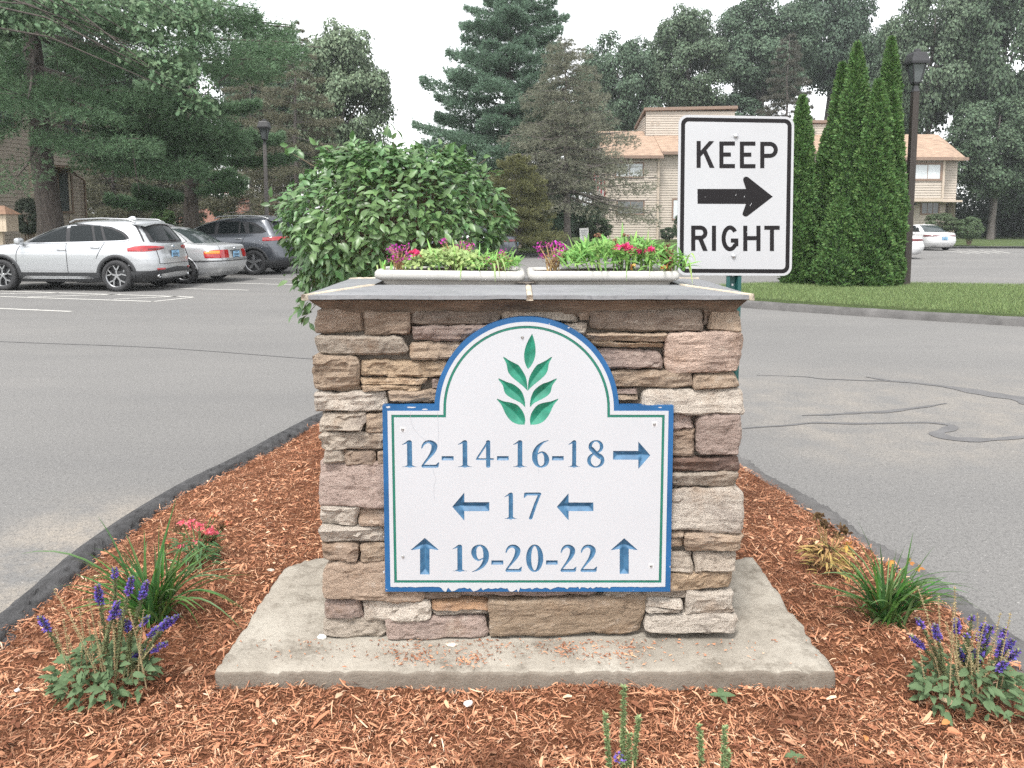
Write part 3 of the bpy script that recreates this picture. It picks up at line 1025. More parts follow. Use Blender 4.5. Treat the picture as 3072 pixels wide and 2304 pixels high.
# ================================================================== NUMBER SIGN ON THE PILLAR
def catmull(pts, per=14):
    P = np.array(pts, float)
    out = []
    for i in range(len(P) - 1):
        p0, p1, p2, p3 = P[max(i - 1, 0)], P[i], P[i + 1], P[min(i + 2, len(P) - 1)]
        for k in range(per):
            t = k / per
            out.append(.5 * ((2 * p1) + (p2 - p0) * t + (2 * p0 - 5 * p1 + 4 * p2 - p3) * t * t + (3 * p1 - p0 - 3 * p2 + p3) * t ** 3))
    out.append(P[-1])
    return np.array(out)
def lin(pts, per=14):
    P = np.array(pts, float)
    return np.concatenate([P[i] + (P[i + 1] - P[i]) * np.linspace(0, 1, per)[:, None] for i in range(len(P) - 1)])
def ell(cx, cy, rx, ry, w_side, w_top, n=72):
    t = np.linspace(0, 2 * np.pi, n)
    return np.stack([cx + rx * np.cos(t), cy + ry * np.sin(t), w_top + (w_side - w_top) * np.abs(np.cos(t)) ** 1.3], 1)
SERIF_BASE = [lin([(.07, .013, .013), (.43, .013, .013)]), lin([(.14, .022, .018), (.25, .05, .05), (.36, .022, .018)])]
six = [catmull([(.45, .965, .012), (.32, .90, .030), (.19, .76, .055), (.105, .55, .070), (.095, .30, .072), (.15, .11, .050), (.255, .032, .030), (.375, .11, .052), (.41, .28, .068), (.375, .46, .052), (.285, .555, .030), (.17, .49, .020)])]
GLYPH = {
 '1': [lin([(.25, .04, .066), (.25, .93, .064)], 40), catmull([(.07, .835, .012), (.15, .885, .025), (.235, .95, .045)]), lin([(.27, .985, .014), (.30, .93, .015)])] + SERIF_BASE,
 '2': [catmull([(.035, .70, .014), (.075, .83, .030), (.16, .925, .050), (.265, .925, .062), (.345, .83, .072), (.345, .69, .072), (.295, .53, .058), (.20, .35, .038), (.09, .16, .026), (.04, .06, .022)]),
       lin([(.075, .058, .055), (.40, .058, .055)], 30), lin([(.40, .06, .05), (.455, .19, .012)])],
 '4': [lin([(.355, .965, .030), (.04, .33, .026)], 40), lin([(.035, .285, .035), (.475, .285, .035)], 40), lin([(.345, .02, .06), (.345, .94, .06)], 40)],
 '6': six,
 '7': [lin([(.075, .925, .055), (.43, .925, .055)], 30), lin([(.025, .79, .012), (.07, .90, .045)]), lin([(.445, .93, .036), (.33, .55, .043), (.20, .03, .047)], 30)],
 '8': [ell(.25, .755, .155, .205, .048, .028), ell(.25, .27, .185, .238, .052, .028), lin([(.135, .68, .062), (.24, .52, .072), (.38, .36, .062)], 20)],
 '9': [np.stack([.5 - six[0][:, 0], 1 - six[0][:, 1], six[0][:, 2]], 1)],
 '0': [ell(.25, .5, .170, .462, .074, .028)],
 '-': [lin([(.02, .5, .0), (.48, .5, .0)])],
}
def sd_strokes(X, Z, strokes):
    d = np.full(X.shape, 9.0)
    for s in strokes:
        for (px, pz, r) in s:
            d = np.minimum(d, np.hypot(X - px, Z - pz) - r)
    return d
def sd_poly(X, Z, poly):
    P = np.array(poly, float)
    d = np.full(X.shape, 1e9)
    inside = np.zeros(X.shape, bool)
    for i in range(len(P)):
        a, b = P[i - 1], P[i]
        e = b - a
        t = np.clip(((X - a[0]) * e[0] + (Z - a[1]) * e[1]) / max(1e-12, e @ e), 0, 1)
        d = np.minimum(d, np.hypot(X - a[0] - t * e[0], Z - a[1] - t * e[1]))
        c = ((a[1] > Z) != (b[1] > Z)) & (X < (b[0] - a[0]) * (Z - a[1]) / (b[1] - a[1] + 1e-15) + a[0])
        inside ^= c
    return np.where(inside, -d, d)
def contours(xs, zs, D):
    """zero level of D (rows z, columns x) as closed loops"""
    segs = {}
    nz, nx = D.shape
    def cross(i0, j0, i1, j1):
        a, b = D[j0, i0], D[j1, i1]
        t = a / (a - b)
        return (xs[i0] + (xs[i1] - xs[i0]) * t, zs[j0] + (zs[j1] - zs[j0]) * t)
    nxt, pt = {}, {}
    S = D < 0
    for j in range(nz - 1):
        for i in range(nx - 1):
            c = (S[j, i], S[j, i + 1], S[j + 1, i + 1], S[j + 1, i])
            if all(c) or not any(c): continue
            E = [('h', i, j), ('v', i + 1, j), ('h', i, j + 1), ('v', i, j)]
            C = [((i, j), (i + 1, j)), ((i + 1, j), (i + 1, j + 1)), ((i + 1, j + 1), (i, j + 1)), ((i, j + 1), (i, j))]
            ins, outs = [], []
            for k in range(4):
                a, b = c[k], c[(k + 1) % 4]
                if a != b:
                    if E[k] not in pt: pt[E[k]] = cross(*C[k][0], *C[k][1])
                    (outs if a else ins).append(k)
            for k in outs:      # walk with the inside on one side
                best = min(ins, key=lambda q: (q - k) % 4) if len(ins) > 1 else ins[0]
                nxt[E[k]] = E[best]
                if len(ins) > 1: ins.remove(best)
    loops, seen = [], set()
    for s in list(nxt):
        if s in seen: continue
        L, e = [], s
        while e not in seen and e in nxt:
            seen.add(e); L.append(pt[e]); e = nxt[e]
        if len(L) > 5: loops.append(L)
    return loops

SY = 2.372
def sgn(u, v):
    p = at(u, v, SY)
    return (p.x, p.z)
sign = empty("number_sign", (*sgn(1580, 1775)[:1], SY + .014, sgn(1580, 1775)[1]), "white arched sign with building numbers, arrows and green leaf emblem on the stone pillar", "sign")
def sfn(a, b, d): return (a, SY + d, b)

def painted_sheen(name, lo, hi, dark):  # lighter sheen mottled into the base colour by noise
    m, nt, bs, _ = base_mat(name)
    vec = coords(nt, 'Object')
    c = ramp(nt, noise(nt, vec, 45, 4, .6), [(.3, lo), (.7, hi)])
    c = mixrgb(nt, c, dark, ramp(nt, noise(nt, vec, 13, 3, .5), [(.5, 0), (.75, .5)]))
    nt.links.new(c, bs.inputs['Base Color'])
    bs.inputs['Roughness'].default_value = .45
    return m
MAT['sign_white'] = M("sign_white", (.415, .424, .442), .45, var=.025, vscale=3, spec=.4)
MAT['sign_blue'] = M("sign_blue", (.014, .085, .215), .45, var=.22, vscale=5, spec=.4)
MAT['numeral_blue'] = painted_sheen("numeral_blue", (.020, .078, .155), (.05, .145, .255), (.014, .055, .12))
MAT['sign_green'] = M("sign_green", (.010, .13, .09), .45, var=.15, vscale=12)
MAT['leaf_green'] = painted_sheen("emblem_green", (.006, .13, .08), (.018, .22, .14), (.005, .10, .06))

def arch(inset):
    """outline of the sign, inset inwards in photograph pixels"""
    i = inset
    L, R = 1147 + i, 2021 - i
    P = [(1156 + i, 1775 - i), (2011 - i, 1775 - i), (R, 1217 + i), (1857 - i, 1217 + i)]
    rad = 277 - i
    cx, cy = 1580, 1227
    for k in range(1, 48):
        a = math.pi * k / 48
        P.append((cx + rad * math.cos(a), cy - rad * math.sin(a)))
    P += [(1303 + i, 1217 + i), (L, 1217 + i)]
    return P
def S2(P): return [sgn(*p) for p in P]
# blue backboard, its edge forms the border
mb = MB(); mb.prism(S2(arch(0)), sfn, 0, .028, holes=[S2(arch(30))]); mb.prism(S2(arch(26)), sfn, .0135, .0275); mb.build("backboard", MAT['sign_blue'], sign)
# outer white band, its lower edge chipped and streaked
wo = arch(15.5)
rnd = random.Random(21)
bl, br = wo[0], wo[1]
drip = [bl]
x = bl[0]
while x < br[0] - 14:
    x += rnd.uniform(4, 11)
    t = (x - bl[0]) / (br[0] - bl[0])
    strength = 1.0 if .18 < t < .50 else (.55 if .5 < t < .8 else .12)
    dy = strength * (rnd.random() ** 3 * 13 + rnd.uniform(1, 4)) if rnd.random() < .85 else 0
    drip.append((min(x, br[0] - 5), bl[1] + dy + (2.5 if .18 < t < .6 else 0)))
chip_l = [(1240, 1231), (1236, 1224), (1228, 1221)]
wo_full = drip + wo[1:]
mb = MB(); mb.prism(S2(wo_full), sfn, -.0016, .001, holes=[S2(arch(27))]); mb.build("white_band", MAT['sign_white'], sign)
mb = MB(); mb.prism(S2(arch(27.4)), sfn, -.0004, None, holes=[S2(arch(34.6))]); mb.build("green_line", MAT['sign_green'], sign)
# chipped paint at the shoulder and small nicks along the edge
mb = MB()
for (u, v, w, h) in ((1235, 1222, 40, 5), (1165, 1221, 14, 7), (1275, 1228, 22, 5), (1980, 1222, 12, 4), (1648, 972, 6, 3), (1706, 983, 7, 4), (2010, 1700, 4, 6), (1152, 1715, 5, 9), (1151, 1610, 3, 4), (1154, 1748, 4, 3), (2014, 1650, 3, 3), (2016, 1560, 2, 3), (1160, 1768, 4, 3), (1900, 1771, 3, 2), (1450, 1770, 3, 2)):
    P = [(u + w / 2 * math.cos(t) * rnd.uniform(.6, 1.1), v + h / 2 * math.sin(t) * rnd.uniform(.6, 1.1)) for t in np.linspace(0, 6.28, 10)[:-1]]
    mb.prism(S2(P), sfn, -.0006, None)
tag(mb.build("paint_chips", MAT['sign_white'], sign), kind='stuff')

CUTS = []   # loops cut out of the white field
def carve(name, D, xs, zs, slope, mat, lip=.0015, label=None):
    """D in metres on grid (zs, xs): a V-cut below the face wherever D < 0"""
    for L in contours(xs, zs, D):
        CUTS.append(L)
    depth = np.where(D < 0, .0012 + (-D) * slope, .0012 + lip * 0)
    depth = np.where(D < .0001, depth, .0013)
    XX, ZZ = np.meshgrid(xs, zs)
    V = np.stack([XX, SY + np.where(D < 0, -.0016 + (-D) * slope + .0006, -.0008), ZZ], -1).reshape(-1, 3)
    nx, nz = len(xs), len(zs)
    I = np.arange(nx * nz).reshape(nz, nx)
    Fc = np.stack([I[:-1, :-1], I[:-1, 1:], I[1:, 1:], I[1:, :-1]], -1).reshape(-1, 4)
    near = D < .004
    keep = (near[:-1, :-1] | near[:-1, 1:] | near[1:, 1:] | near[1:, :-1]).ravel()
    o = link(name, np_mesh(name, V, Fc[keep]), mat, sign)
    return tag(o, label)
def carve_strokes(name, ch, u0, v0, u1, v1, label=None):
    """glyph in the pixel box"""
    (xa, zb), (xb, za) = sgn(u0, v1), sgn(u1, v0)
    m_ = .006
    xs = np.arange(xa - m_, xb + m_, .0014)
    zs = np.arange(zb - m_, za + m_, .0014)
    X, Z = np.meshgrid(xs, zs)
    H = za - zb
    st = GLYPH[ch]
    lo = min((s[:, 0] - s[:, 2]).min() for s in st); hi = max((s[:, 0] + s[:, 2]).max() for s in st)
    lz = min((s[:, 1] - s[:, 2]).min() for s in st); hz = max((s[:, 1] + s[:, 2]).max() for s in st)
    sx, sz = (xb - xa) / (hi - lo), (za - zb) / (hz - lz)
    D = sd_strokes((X - xa) / sx + lo, (Z - zb) / sz + lz, st) * H * .85
    carve(name, D, xs, zs, .75, MAT['numeral_blue'], label=label)
def carve_poly(name, P, mat, slope=.5, label=None):
    Q = S2(P)
    A = np.array(Q)
    m_ = .006
    xs = np.arange(A[:, 0].min() - m_, A[:, 0].max() + m_, .0014)
    zs = np.arange(A[:, 1].min() - m_, A[:, 1].max() + m_, .0014)
    X, Z = np.meshgrid(xs, zs)
    carve(name, sd_poly(X, Z, Q), xs, zs, slope, mat, label=label)
def row(v0, v1, items):
    for ch, u0, u1 in items:
        if ch == '-':
            vm = v0 + (v1 - v0) * .655
            carve_poly("hyphen", [(u0, vm - 6.5), (u1, vm - 6.5), (u1, vm + 6.5), (u0, vm + 6.5)], MAT['numeral_blue'], .75)
        else:
            carve_strokes("numeral", ch, u0, v0, u1, v1, "numeral " + ch)
row(1320, 1403, [('1', 1207, 1251), ('2', 1264, 1317), ('-', 1325, 1361), ('1', 1374, 1416), ('4', 1428, 1482), ('-', 1491, 1526), ('1', 1539, 1581), ('6', 1596, 1648), ('-', 1656, 1691), ('1', 1704, 1741), ('8', 1761, 1814)])
row(1477, 1558.5, [('1', 1513, 1552), ('7', 1571, 1624)])
row(1633, 1715.5, [('1', 1358, 1401), ('9', 1414, 1467), ('-', 1474, 1510), ('2', 1516, 1566), ('0', 1578, 1630), ('-', 1638, 1673), ('2', 1681, 1730), ('2', 1741, 1792)])
def arrow_h(u0, v0, u1, v1, right):
    vm = (v0 + v1) / 2
    sh = (v1 - v0) * .16
    hl = (u1 - u0) * .325
    P = [(u0, vm - sh), (u1 - hl, vm - sh), (u1 - hl, v0), (u1, vm), (u1 - hl, v1), (u1 - hl, vm + sh), (u0, vm + sh)]
    if not right: P = [(u0 + u1 - a, b) for a, b in P]
    carve_poly("arrow", P, MAT['numeral_blue'], .6, "arrow pointing " + ("right" if right else "left"))
def arrow_v(u0, v0, u1, v1):
    um = (u0 + u1) / 2
    sh = (u1 - u0) * .165
    hl = (v1 - v0) * .34
    P = [(um, v0), (u1, v0 + hl), (um + sh, v0 + hl - 4), (um + sh, v1), (um - sh, v1), (um - sh, v0 + hl - 4), (u0, v0 + hl)]
    carve_poly("arrow", P, MAT['numeral_blue'], .6, "arrow pointing up")
arrow_h(1839, 1324, 1951, 1407, True)
arrow_h(1357, 1477, 1468, 1562, False)
arrow_h(1670, 1479, 1780, 1561, False)
arrow_v(1231, 1613, 1318, 1723)
arrow_v(1831, 1614, 1914, 1721)
# emblem: one upright leaf and three pairs, from the right-hand crop
def eb(x, y): return (1560 + x / 3.072, 820 + y / 3.072)
def leafshape(base, tip, belly, w):
    """outline from base to tip; belly < 0 bows one way; w half-width"""
    b, t = np.array(base, float), np.array(tip, float)
    d = t - b
    L = np.hypot(*d); d /= L
    n = np.array([-d[1], d[0]])
    P = []
    for s in np.linspace(0, 1, 16): P.append(b + d * L * s + n * (w * math.sin(math.pi * s ** .85) ** .9 + belly * math.sin(math.pi * s) + belly * 1.1 * max(0, s - .75) * -1.5))
    for s in np.linspace(1, 0, 16)[1:-1]: P.append(b + d * L * s + n * (-w * math.sin(math.pi * s ** .85) ** .9 + belly * math.sin(math.pi * s) + belly * 1.1 * max(0, s - .75) * -1.5))
    return [eb(*p) for p in P]
carve_poly("emblem_leaf", leafshape((74, 882), (112, 556), 0, 52), MAT['leaf_green'], .42)
R1 = [(72, 1084), (80, 990), (100, 930), (150, 852), (185, 830), (240, 802), (298, 768), (268, 830), (252, 905), (215, 955), (150, 1010), (108, 1045)]
R2 = [(92, 1236), (98, 1160), (130, 1080), (200, 1022), (262, 1000), (342, 968), (300, 1030), (280, 1098), (235, 1140), (170, 1175), (125, 1200)]
R3 = [(98, 1395), (92, 1345), (110, 1280), (160, 1215), (225, 1190), (290, 1178), (356, 1155), (310, 1215), (270, 1300), (220, 1362), (160, 1390)]
for Rr in (R1, R2, R3):
    dense = [tuple(q[:2]) for q in smooth_path([(a, b) for a, b in Rr] + [Rr[0]], 4)[:-1]]
    carve_poly("emblem_leaf", [eb(a - 1, b) for a, b in dense], MAT['leaf_green'], .42)
    carve_poly("emblem_leaf", [eb(2 * 70 - a + (2 if Rr is R1 else 0), b) for a, b in dense], MAT['leaf_green'], .42)
# white field with all cuts
def hole_tree(outer, loops):
    def area(L): return abs(sum(L[i - 1][0] * L[i][1] - L[i][0] * L[i - 1][1] for i in range(len(L)))) / 2
    def inside(p, L):
        c = False
        for i in range(len(L)):
            (xa, ya), (xb, yb) = L[i - 1], L[i]
            if (ya > p[1]) != (yb > p[1]) and p[0] < (xb - xa) * (p[1] - ya) / (yb - ya) + xa: c = not c
        return c
    loops = sorted(loops, key=area, reverse=True)
    level1 = [L for L in loops if sum(inside(L[0], Q) for Q in loops if Q is not L and area(Q) > area(L)) % 2 == 0]
    islands = [L for L in loops if L not in level1]
    return level1, islands
h1, islands = hole_tree(None, CUTS)
mb = MB()
mb.prism(S2(arch(35)), sfn, -.0016, .001, holes=h1)
for L in islands: mb.prism(L, sfn, -.0016, .0004)
mb.build("white_field", MAT['sign_white'], sign)
MAT['screw'] = M("screw_steel", (.32, .31, .30), .4, metal=.8, var=.2)
MAT['sign_patch'] = M("patch_white", (.50, .50, .51), .3, var=.02)
for (u, v) in ((1567, 1011), (1209, 1669), (1953, 1697), (1963, 1272), (1208, 1288)):
    c = sgn(u, v)
    scr = MB().lathe([(.0005, -.0052), (.0016, -.0045), (.0017, -.0055), (.0038, -.0050), (.0046, -.0030), (.0047, .0005)], 14, (0, 0, 0), 'Y')
    scr.v = [(p[0] + c[0], p[1] + SY, p[2] + c[1]) for p in scr.v]
    scr.build("screw", MAT['screw'], sign)
for (u, v) in ((1963, 1272), (1208, 1288), (1953, 1697)):
    mb = MB(); mb.prism(S2([(u - 8, v - 9), (u + 9, v - 9), (u + 9, v + 8), (u - 8, v + 8)]), sfn, -.0019, None)
    mb.build("patch", MAT['sign_patch'], sign)
# hairline cracks in the paint
MAT['crack'] = M("crack_line", (.30, .31, .34), .7, var=.1)
for pts in ([(1232, 1236), (1233, 1262), (1245, 1290), (1262, 1308), (1283, 1326)], [(1314, 1230), (1313, 1250), (1316, 1300), (1313, 1340)], [(1298, 1404), (1304, 1426), (1308, 1438), (1302, 1460), (1304, 1500)], [(1616, 1405), (1616, 1419)]):
    P = smooth_path([(a, b) for a, b in pts], 5)
    V, Fs = [], []
    for k, q in enumerate(P):
        x_, z_ = sgn(q.x, q.y)
        V += [(x_ - .0004, SY - .0019, z_), (x_ + .0004, SY - .0019, z_)]
    for k in range(len(P) - 1): Fs.append((2 * k, 2 * k + 1, 2 * k + 3, 2 * k + 2))
    MB().add(V, Fs).build("hairline_crack", MAT['crack'], sign)

# ================================================================== KEEP RIGHT SIGN
KY = 3.06
kpos = at(2200, 1400, KY)
keep = empty("keep_right_sign", (kpos.x, KY + .03, .06), "white rectangular traffic sign reading KEEP RIGHT with black arrow on a green post", "traffic sign")
MAT['sheet_white'] = M("reflective_white", (.40, .405, .415), .4, var=.03, vscale=4, spec=.4)
MAT['sheet_black'] = M("sheet_black", (.010, .0085, .0095), .5, var=.12, vscale=9, spec=.2)
MAT['alu'] = M("sign_aluminium", (.55, .56, .57), .35, metal=.7, var=.05)
MAT['post_green'] = M("post_green", (.012, .075, .070), .45, var=.2, vscale=8)
QC = [(2036, 344), (2383, 350), (2375, 827.5), (2030.8, 825.6)]
def kq(s, t):
    """s to the right, t downwards, 0..1 over the panel"""
    a = np.array(QC[0]) * (1 - s) * (1 - t) + np.array(QC[1]) * s * (1 - t) + np.array(QC[2]) * s * t + np.array(QC[3]) * (1 - s) * t
    p = at(a[0], a[1], KY)
    return p.x, p.z
KW, KH = 346.0, 480.0
def rr(inset, r):
    P = []
    for (cx, cy, a0) in ((KW - inset - r, KH - inset - r, 0), (inset + r, KH - inset - r, 90), (inset + r, inset + r, 180), (KW - inset - r, inset + r, 270)):
        for k in range(9):
            a = math.radians(a0 + 90 * k / 8)
            P.append(kq((cx + r * math.cos(a)) / KW, (cy + r * math.sin(a)) / KH))
    return P
def kfn(a, b, d): return (a, KY + d, b)
mb = MB(); mb.prism(rr(0, 27), kfn, 0, .0025); mb.build("panel", MAT['sheet_white'], keep, fix=True)
mb = MB(); mb.prism(rr(7.6, 21), kfn, -.0006, None, holes=[rr(19.5, 11)]); mb.build("border", MAT['sheet_black'], keep)
def k5(x, y):
    p = at(1700 + x / 2.766, 300 + y / 2.766, KY)
    return p.x, p.z
def thick(pts, w):
    """outline of a polyline of width w (square ends, mitred corners)"""
    P = [np.array(p, float) for p in pts]
    Lf, Rt = [], []
    for i, p in enumerate(P):
        d0 = (p - P[i - 1]) if i > 0 else None
        d1 = (P[i + 1] - p) if i < len(P) - 1 else None
        ns = [np.array([-d[1], d[0]]) / np.hypot(*d) for d in (d0, d1) if d is not None]
        n = sum(ns); n /= np.hypot(*n)
        n = n / max(.5, n @ ns[0])
        Lf.append(p + n * w / 2); Rt.append(p - n * w / 2)
    return Lf + Rt[::-1]
def letter(name, strokes, w=34):
    mb = MB()
    for k, s in enumerate(strokes):
        P = s if isinstance(s, dict) else thick(s, w)
        if isinstance(s, dict): P = s['poly']
        mb.prism([k5(*p) for p in P], kfn, -.0006 - .00012 * k, None)
    mb.build("letter", MAT['sheet_black'], keep)
    return keep.children[-1]
def arc(cx, cy, rx, ry, a0, a1, n=14):
    return [(cx + rx * math.cos(math.radians(a)), cy - ry * math.sin(math.radians(a))) for a in np.linspace(a0, a1, n)]
h = 17
def E(x0, x1, y0, y1):
    letter("letter", [[(x0 + h, y0), (x0 + h, y1)], [(x0 + h, y0 + h), (x1, y0 + h)], [(x0 + h, (y0 + y1) / 2 - 2), (x1 - 34, (y0 + y1) / 2 - 2)], [(x0 + h, y1 - h), (x1, y1 - h)]])
def bowl(x0, x1, y0, ym):
    r = (ym - y0) / 2 - h
    cy = (y0 + ym) / 2
    return [(x0 + h, y0 + h), (x1 - h - r, y0 + h)] + arc(x1 - h - r, cy, r, r, 90, -90, 14)[1:-1] + [(x1 - h - r, ym - h), (x0 + h, ym - h)]
letter("letter", [[(1078 + h, 340), (1078 + h, 563)], {'poly': [(1182, 341), (1224, 341), (1112, 470), (1112, 420)]}, {'poly': [(1130, 432), (1155, 405), (1226, 563), (1187, 563)]}])
E(1267, 1396, 344, 565); E(1437, 1566, 345, 566)
letter("letter", [[(1606 + h, 347), (1606 + h, 566)], bowl(1606, 1752, 347, 480)])
letter("letter", [[(1033 + h, 1042), (1033 + h, 1252)], bowl(1033, 1168, 1042, 1160), {'poly': [(1088, 1145), (1126, 1145), (1170, 1252), (1131, 1252)]}])
letter("letter", [[(1205 + h, 1043), (1205 + h, 1252)]])
gx = (1285 + 1425) / 2
letter("letter", [arc(gx, 1148, 53, 90, 38, 325, 30), [(1362, 1166), (1424, 1166)], [(1407, 1150), (1407, 1212)]])
letter("letter", [[(1465 + h, 1043), (1465 + h, 1253)], [(1608 - h, 1043), (1608 - h, 1253)], [(1482, 1146), (1592, 1146)]])
letter("letter", [[(1640, 1043 + h), (1767, 1043 + h)], [(1703, 1043), (1703, 1253)]])
for o_, t_ in zip([c for c in keep.children if c.name.startswith("letter")], "KEEPRIGHT"): o_["label"] = "letter " + t_
head = [(1085, 738), (1488, 738), (1466, 672), (1464, 656), (1469, 644), (1480, 637), (1494, 636), (1506, 641), (1710, 802), (1505, 960), (1494, 966), (1480, 967), (1468, 961), (1459, 950), (1460, 938), (1488, 862), (1086, 861)]
mb = MB(); mb.prism([k5(*p) for p in head], kfn, -.0006, None); mb.build("arrow", MAT['sheet_black'], keep)
for (x, y) in ((1403, 298), (1385, 1293)):
    c = k5(x, y)
    b_ = MB().lathe([(.0002, -.009), (.004, -.0085), (.0075, -.006), (.0095, -.003), (.0098, -.0005)], 16, (0, 0, 0), 'Y')
    b_.v = [(p[0] + c[0], p[1] + KY, p[2] + c[1]) for p in b_.v]
    b_.build("bolt", MAT['alu'], keep)
mb = MB()
for (x, y, L, a) in ((1147, 805, 4, 0), (1400, 795, 16, 70), (1472, 808, 14, 80), (1525, 875, 22, 65), (1520, 880, 12, 60), (1493, 1100, 12, 60), (1792, 762, 4, 0)):
    d_ = (L * math.cos(math.radians(a)), -L * math.sin(math.radians(a)))
    mb.prism([k5(*p) for p in thick([(x, y), (x + d_[0], y + d_[1])], 3.5)], kfn, -.0013, None)
tag(mb.build("scratches", MAT['sheet_white'], keep), kind='stuff')
MAT['scuff'] = M("scuff_line", (.45, .45, .46), .6, var=.1)
mb = MB()
for pts in ([(1465, 200), (1450, 240), (1418, 285)], [(1300, 330), (1345, 308), (1385, 305)], [(1693, 640), (1700, 760), (1695, 920), (1685, 1020)], [(1370, 1310), (1362, 1360), (1358, 1395)], [(1090, 1265), (1120, 1310), (1150, 1330), (1160, 1355)], [(1410, 1285), (1450, 1265), (1500, 1240)]):
    P = [tuple(q[:2]) for q in smooth_path(pts, 4)]
    mb.prism([k5(*p) for p in thick(P, 2.2)], kfn, -.0004, None)
tag(mb.build("scuff_marks", MAT['scuff'], keep), kind='stuff')
# post: ribbed U-channel
px = at(2201, 900, KY).x
mb = MB()
prof = [(-.030, .004), (-.016, .004), (-.010, .024), (.010, .024), (.016, .004), (.030, .004), (.030, .008), (.019, .008), (.013, .028), (-.013, .028), (-.019, .008), (-.030, .008)]
zs_ = (.02, 1.86)
V = [(px + a, KY + b, z) for z in zs_ for a, b in prof]
n = len(prof)
mb.add(V, [(i, (i + 1) % n, n + (i + 1) % n, n + i) for i in range(n)] + [tuple(range(n, 2 * n))])
mb.build("post", MAT['post_green'], keep)
mb = MB()
for k in range(40):
    z = .3 + k * .038
    mb.prism([(px + .0045 * math.cos(t), z + .0045 * math.sin(t)) for t in np.linspace(0, 2 * math.pi, 9)[:-1]], lambda a, b, d: (a, KY + .0236 + d, b), 0, None)
tag(mb.build("post_holes", MAT['alu'], keep), kind='stuff')

# ================================================================== CARS
MAT['silver'] = M("silver_paint", (.45, .463, .475), .32, metal=.55, var=.015, coat=.6)
MAT['silver_old'] = M("silver_paint_sedan", (.47, .48, .488), .36, metal=.5, var=.02, coat=.5)
MAT['grey_paint'] = M("grey_paint", (.07, .077, .09), .30, metal=.5, var=.02, coat=.7)
MAT['white_paint'] = M("white_paint", (.55, .55, .55), .3, var=.01, coat=.6)
MAT['glass'] = M("car_glass", (.010, .013, .014), .06, var=0, spec=.2)
MAT['rear_glass'] = M("rear_glass", (.04, .05, .052), .06, var=0, spec=.7)
MAT['chrome'] = M("chrome", (.65, .66, .67), .18, metal=1.0, var=.02)
MAT['alloy'] = M("alloy", (.38, .385, .39), .32, metal=.85, var=.05)
MAT['red_lamp'] = M("red_lamp", (.32, .008, .012), .12, var=.3, vscale=22, coat=.8)
MAT['red_dark'] = M("red_lamp_dark", (.11, .006, .009), .12, var=.2, vscale=22, coat=.8)
MAT['amber'] = M("amber_lamp", (.75, .22, .02), .12, var=.1, coat=.8)
MAT['plate'] = M("plate_blue", (.24, .45, .66), .5, var=.15, vscale=30)
MAT['cladding'] = M("dark_cladding", (.032, .033, .035), .6, var=.08)
MAT['seam'] = M("panel_gap", (.02, .02, .022), .7, var=0)

class Car:
    def __init__(s, layers, rx=.42, ry=.34, bow=.07, taper=.05):
        A = np.array(layers, float)
        s.z, s.xf, s.xr, s.w = A.T
        s.rx, s.ry, s.bow, s.taper = rx, ry, bow, taper
        s.zmin, s.zmax = s.z[0], s.z[-1]
    def dims(s, z):
        f = lambda q: float(np.interp(z, s.z, q))
        return f(s.xf), f(s.xr), f(s.w)
    def quarter(s, end, t, z):
        """t 0..1 side from the middle, 1..2 corner, 2..3 end face to the centre line; end +1 front, -1 rear"""
        xf, xr, w = s.dims(z)
        xe = xf if end > 0 else xr
        xm = .5 * (xf + xr)
        half = abs(xe - xm)
        rx, ry = min(s.rx, half * .6), min(s.ry, w * .6)
        x1 = half - rx
        def tw(x): return w * (1 - s.taper * (abs(x) / max(half, .1)) ** 3)
        if t <= 1:
            x = x1 * t
            return xm + end * x, tw(x)
        yw = tw(x1)
        if t <= 2:
            a = (t - 1) * math.pi / 2
            x, y = x1 + rx * math.sin(a), yw - ry + ry * math.cos(a)
        else:
            x, y = half, (yw - ry) * (3 - t)
        x += s.bow * (1 - (y / w) ** 2) * (1 if t > 1 else 0) - (s.bow * (1 - ((yw) / w) ** 2) if t > 1 else 0) * (2 - min(t, 2))
        return xm + end * x, y
    def half_w(s, x, z):
        xf, xr, w = s.dims(z)
        xm = .5 * (xf + xr)
        end = 1 if x > xm else -1
        lo, hi = 0.0, 2.0
        for _ in range(30):
            m = (lo + hi) / 2
            if (s.quarter(end, m, z)[0] - x) * end < 0: lo = m
            else: hi = m
        return s.quarter(end, lo, z)[1]
    def end_x(s, end, y, z):
        lo, hi = 1.0, 3.0
        for _ in range(30):
            m = (lo + hi) / 2
            if s.quarter(end, m, z)[1] > abs(y): lo = m
            else: hi = m
        return s.quarter(end, lo, z)[0]
    def ring(s, z):
        q = [i / 16 for i in range(17)] + [1 + i / 7 for i in range(1, 8)] + [2 + i / 6 for i in range(1, 7)]
        R = [s.quarter(-1, t, z) for t in q]
        Fr = [s.quarter(1, t, z) for t in q]
        left = Fr[::-1] + R[1:]
        right = [(x, -y) for x, y in left[::-1]][1:-1]
        return left + right

def car_root(name, loc, head, label, group):
    """head: direction the nose points to, radians from +X"""
    return empty(name, loc, label, "car", group, head)

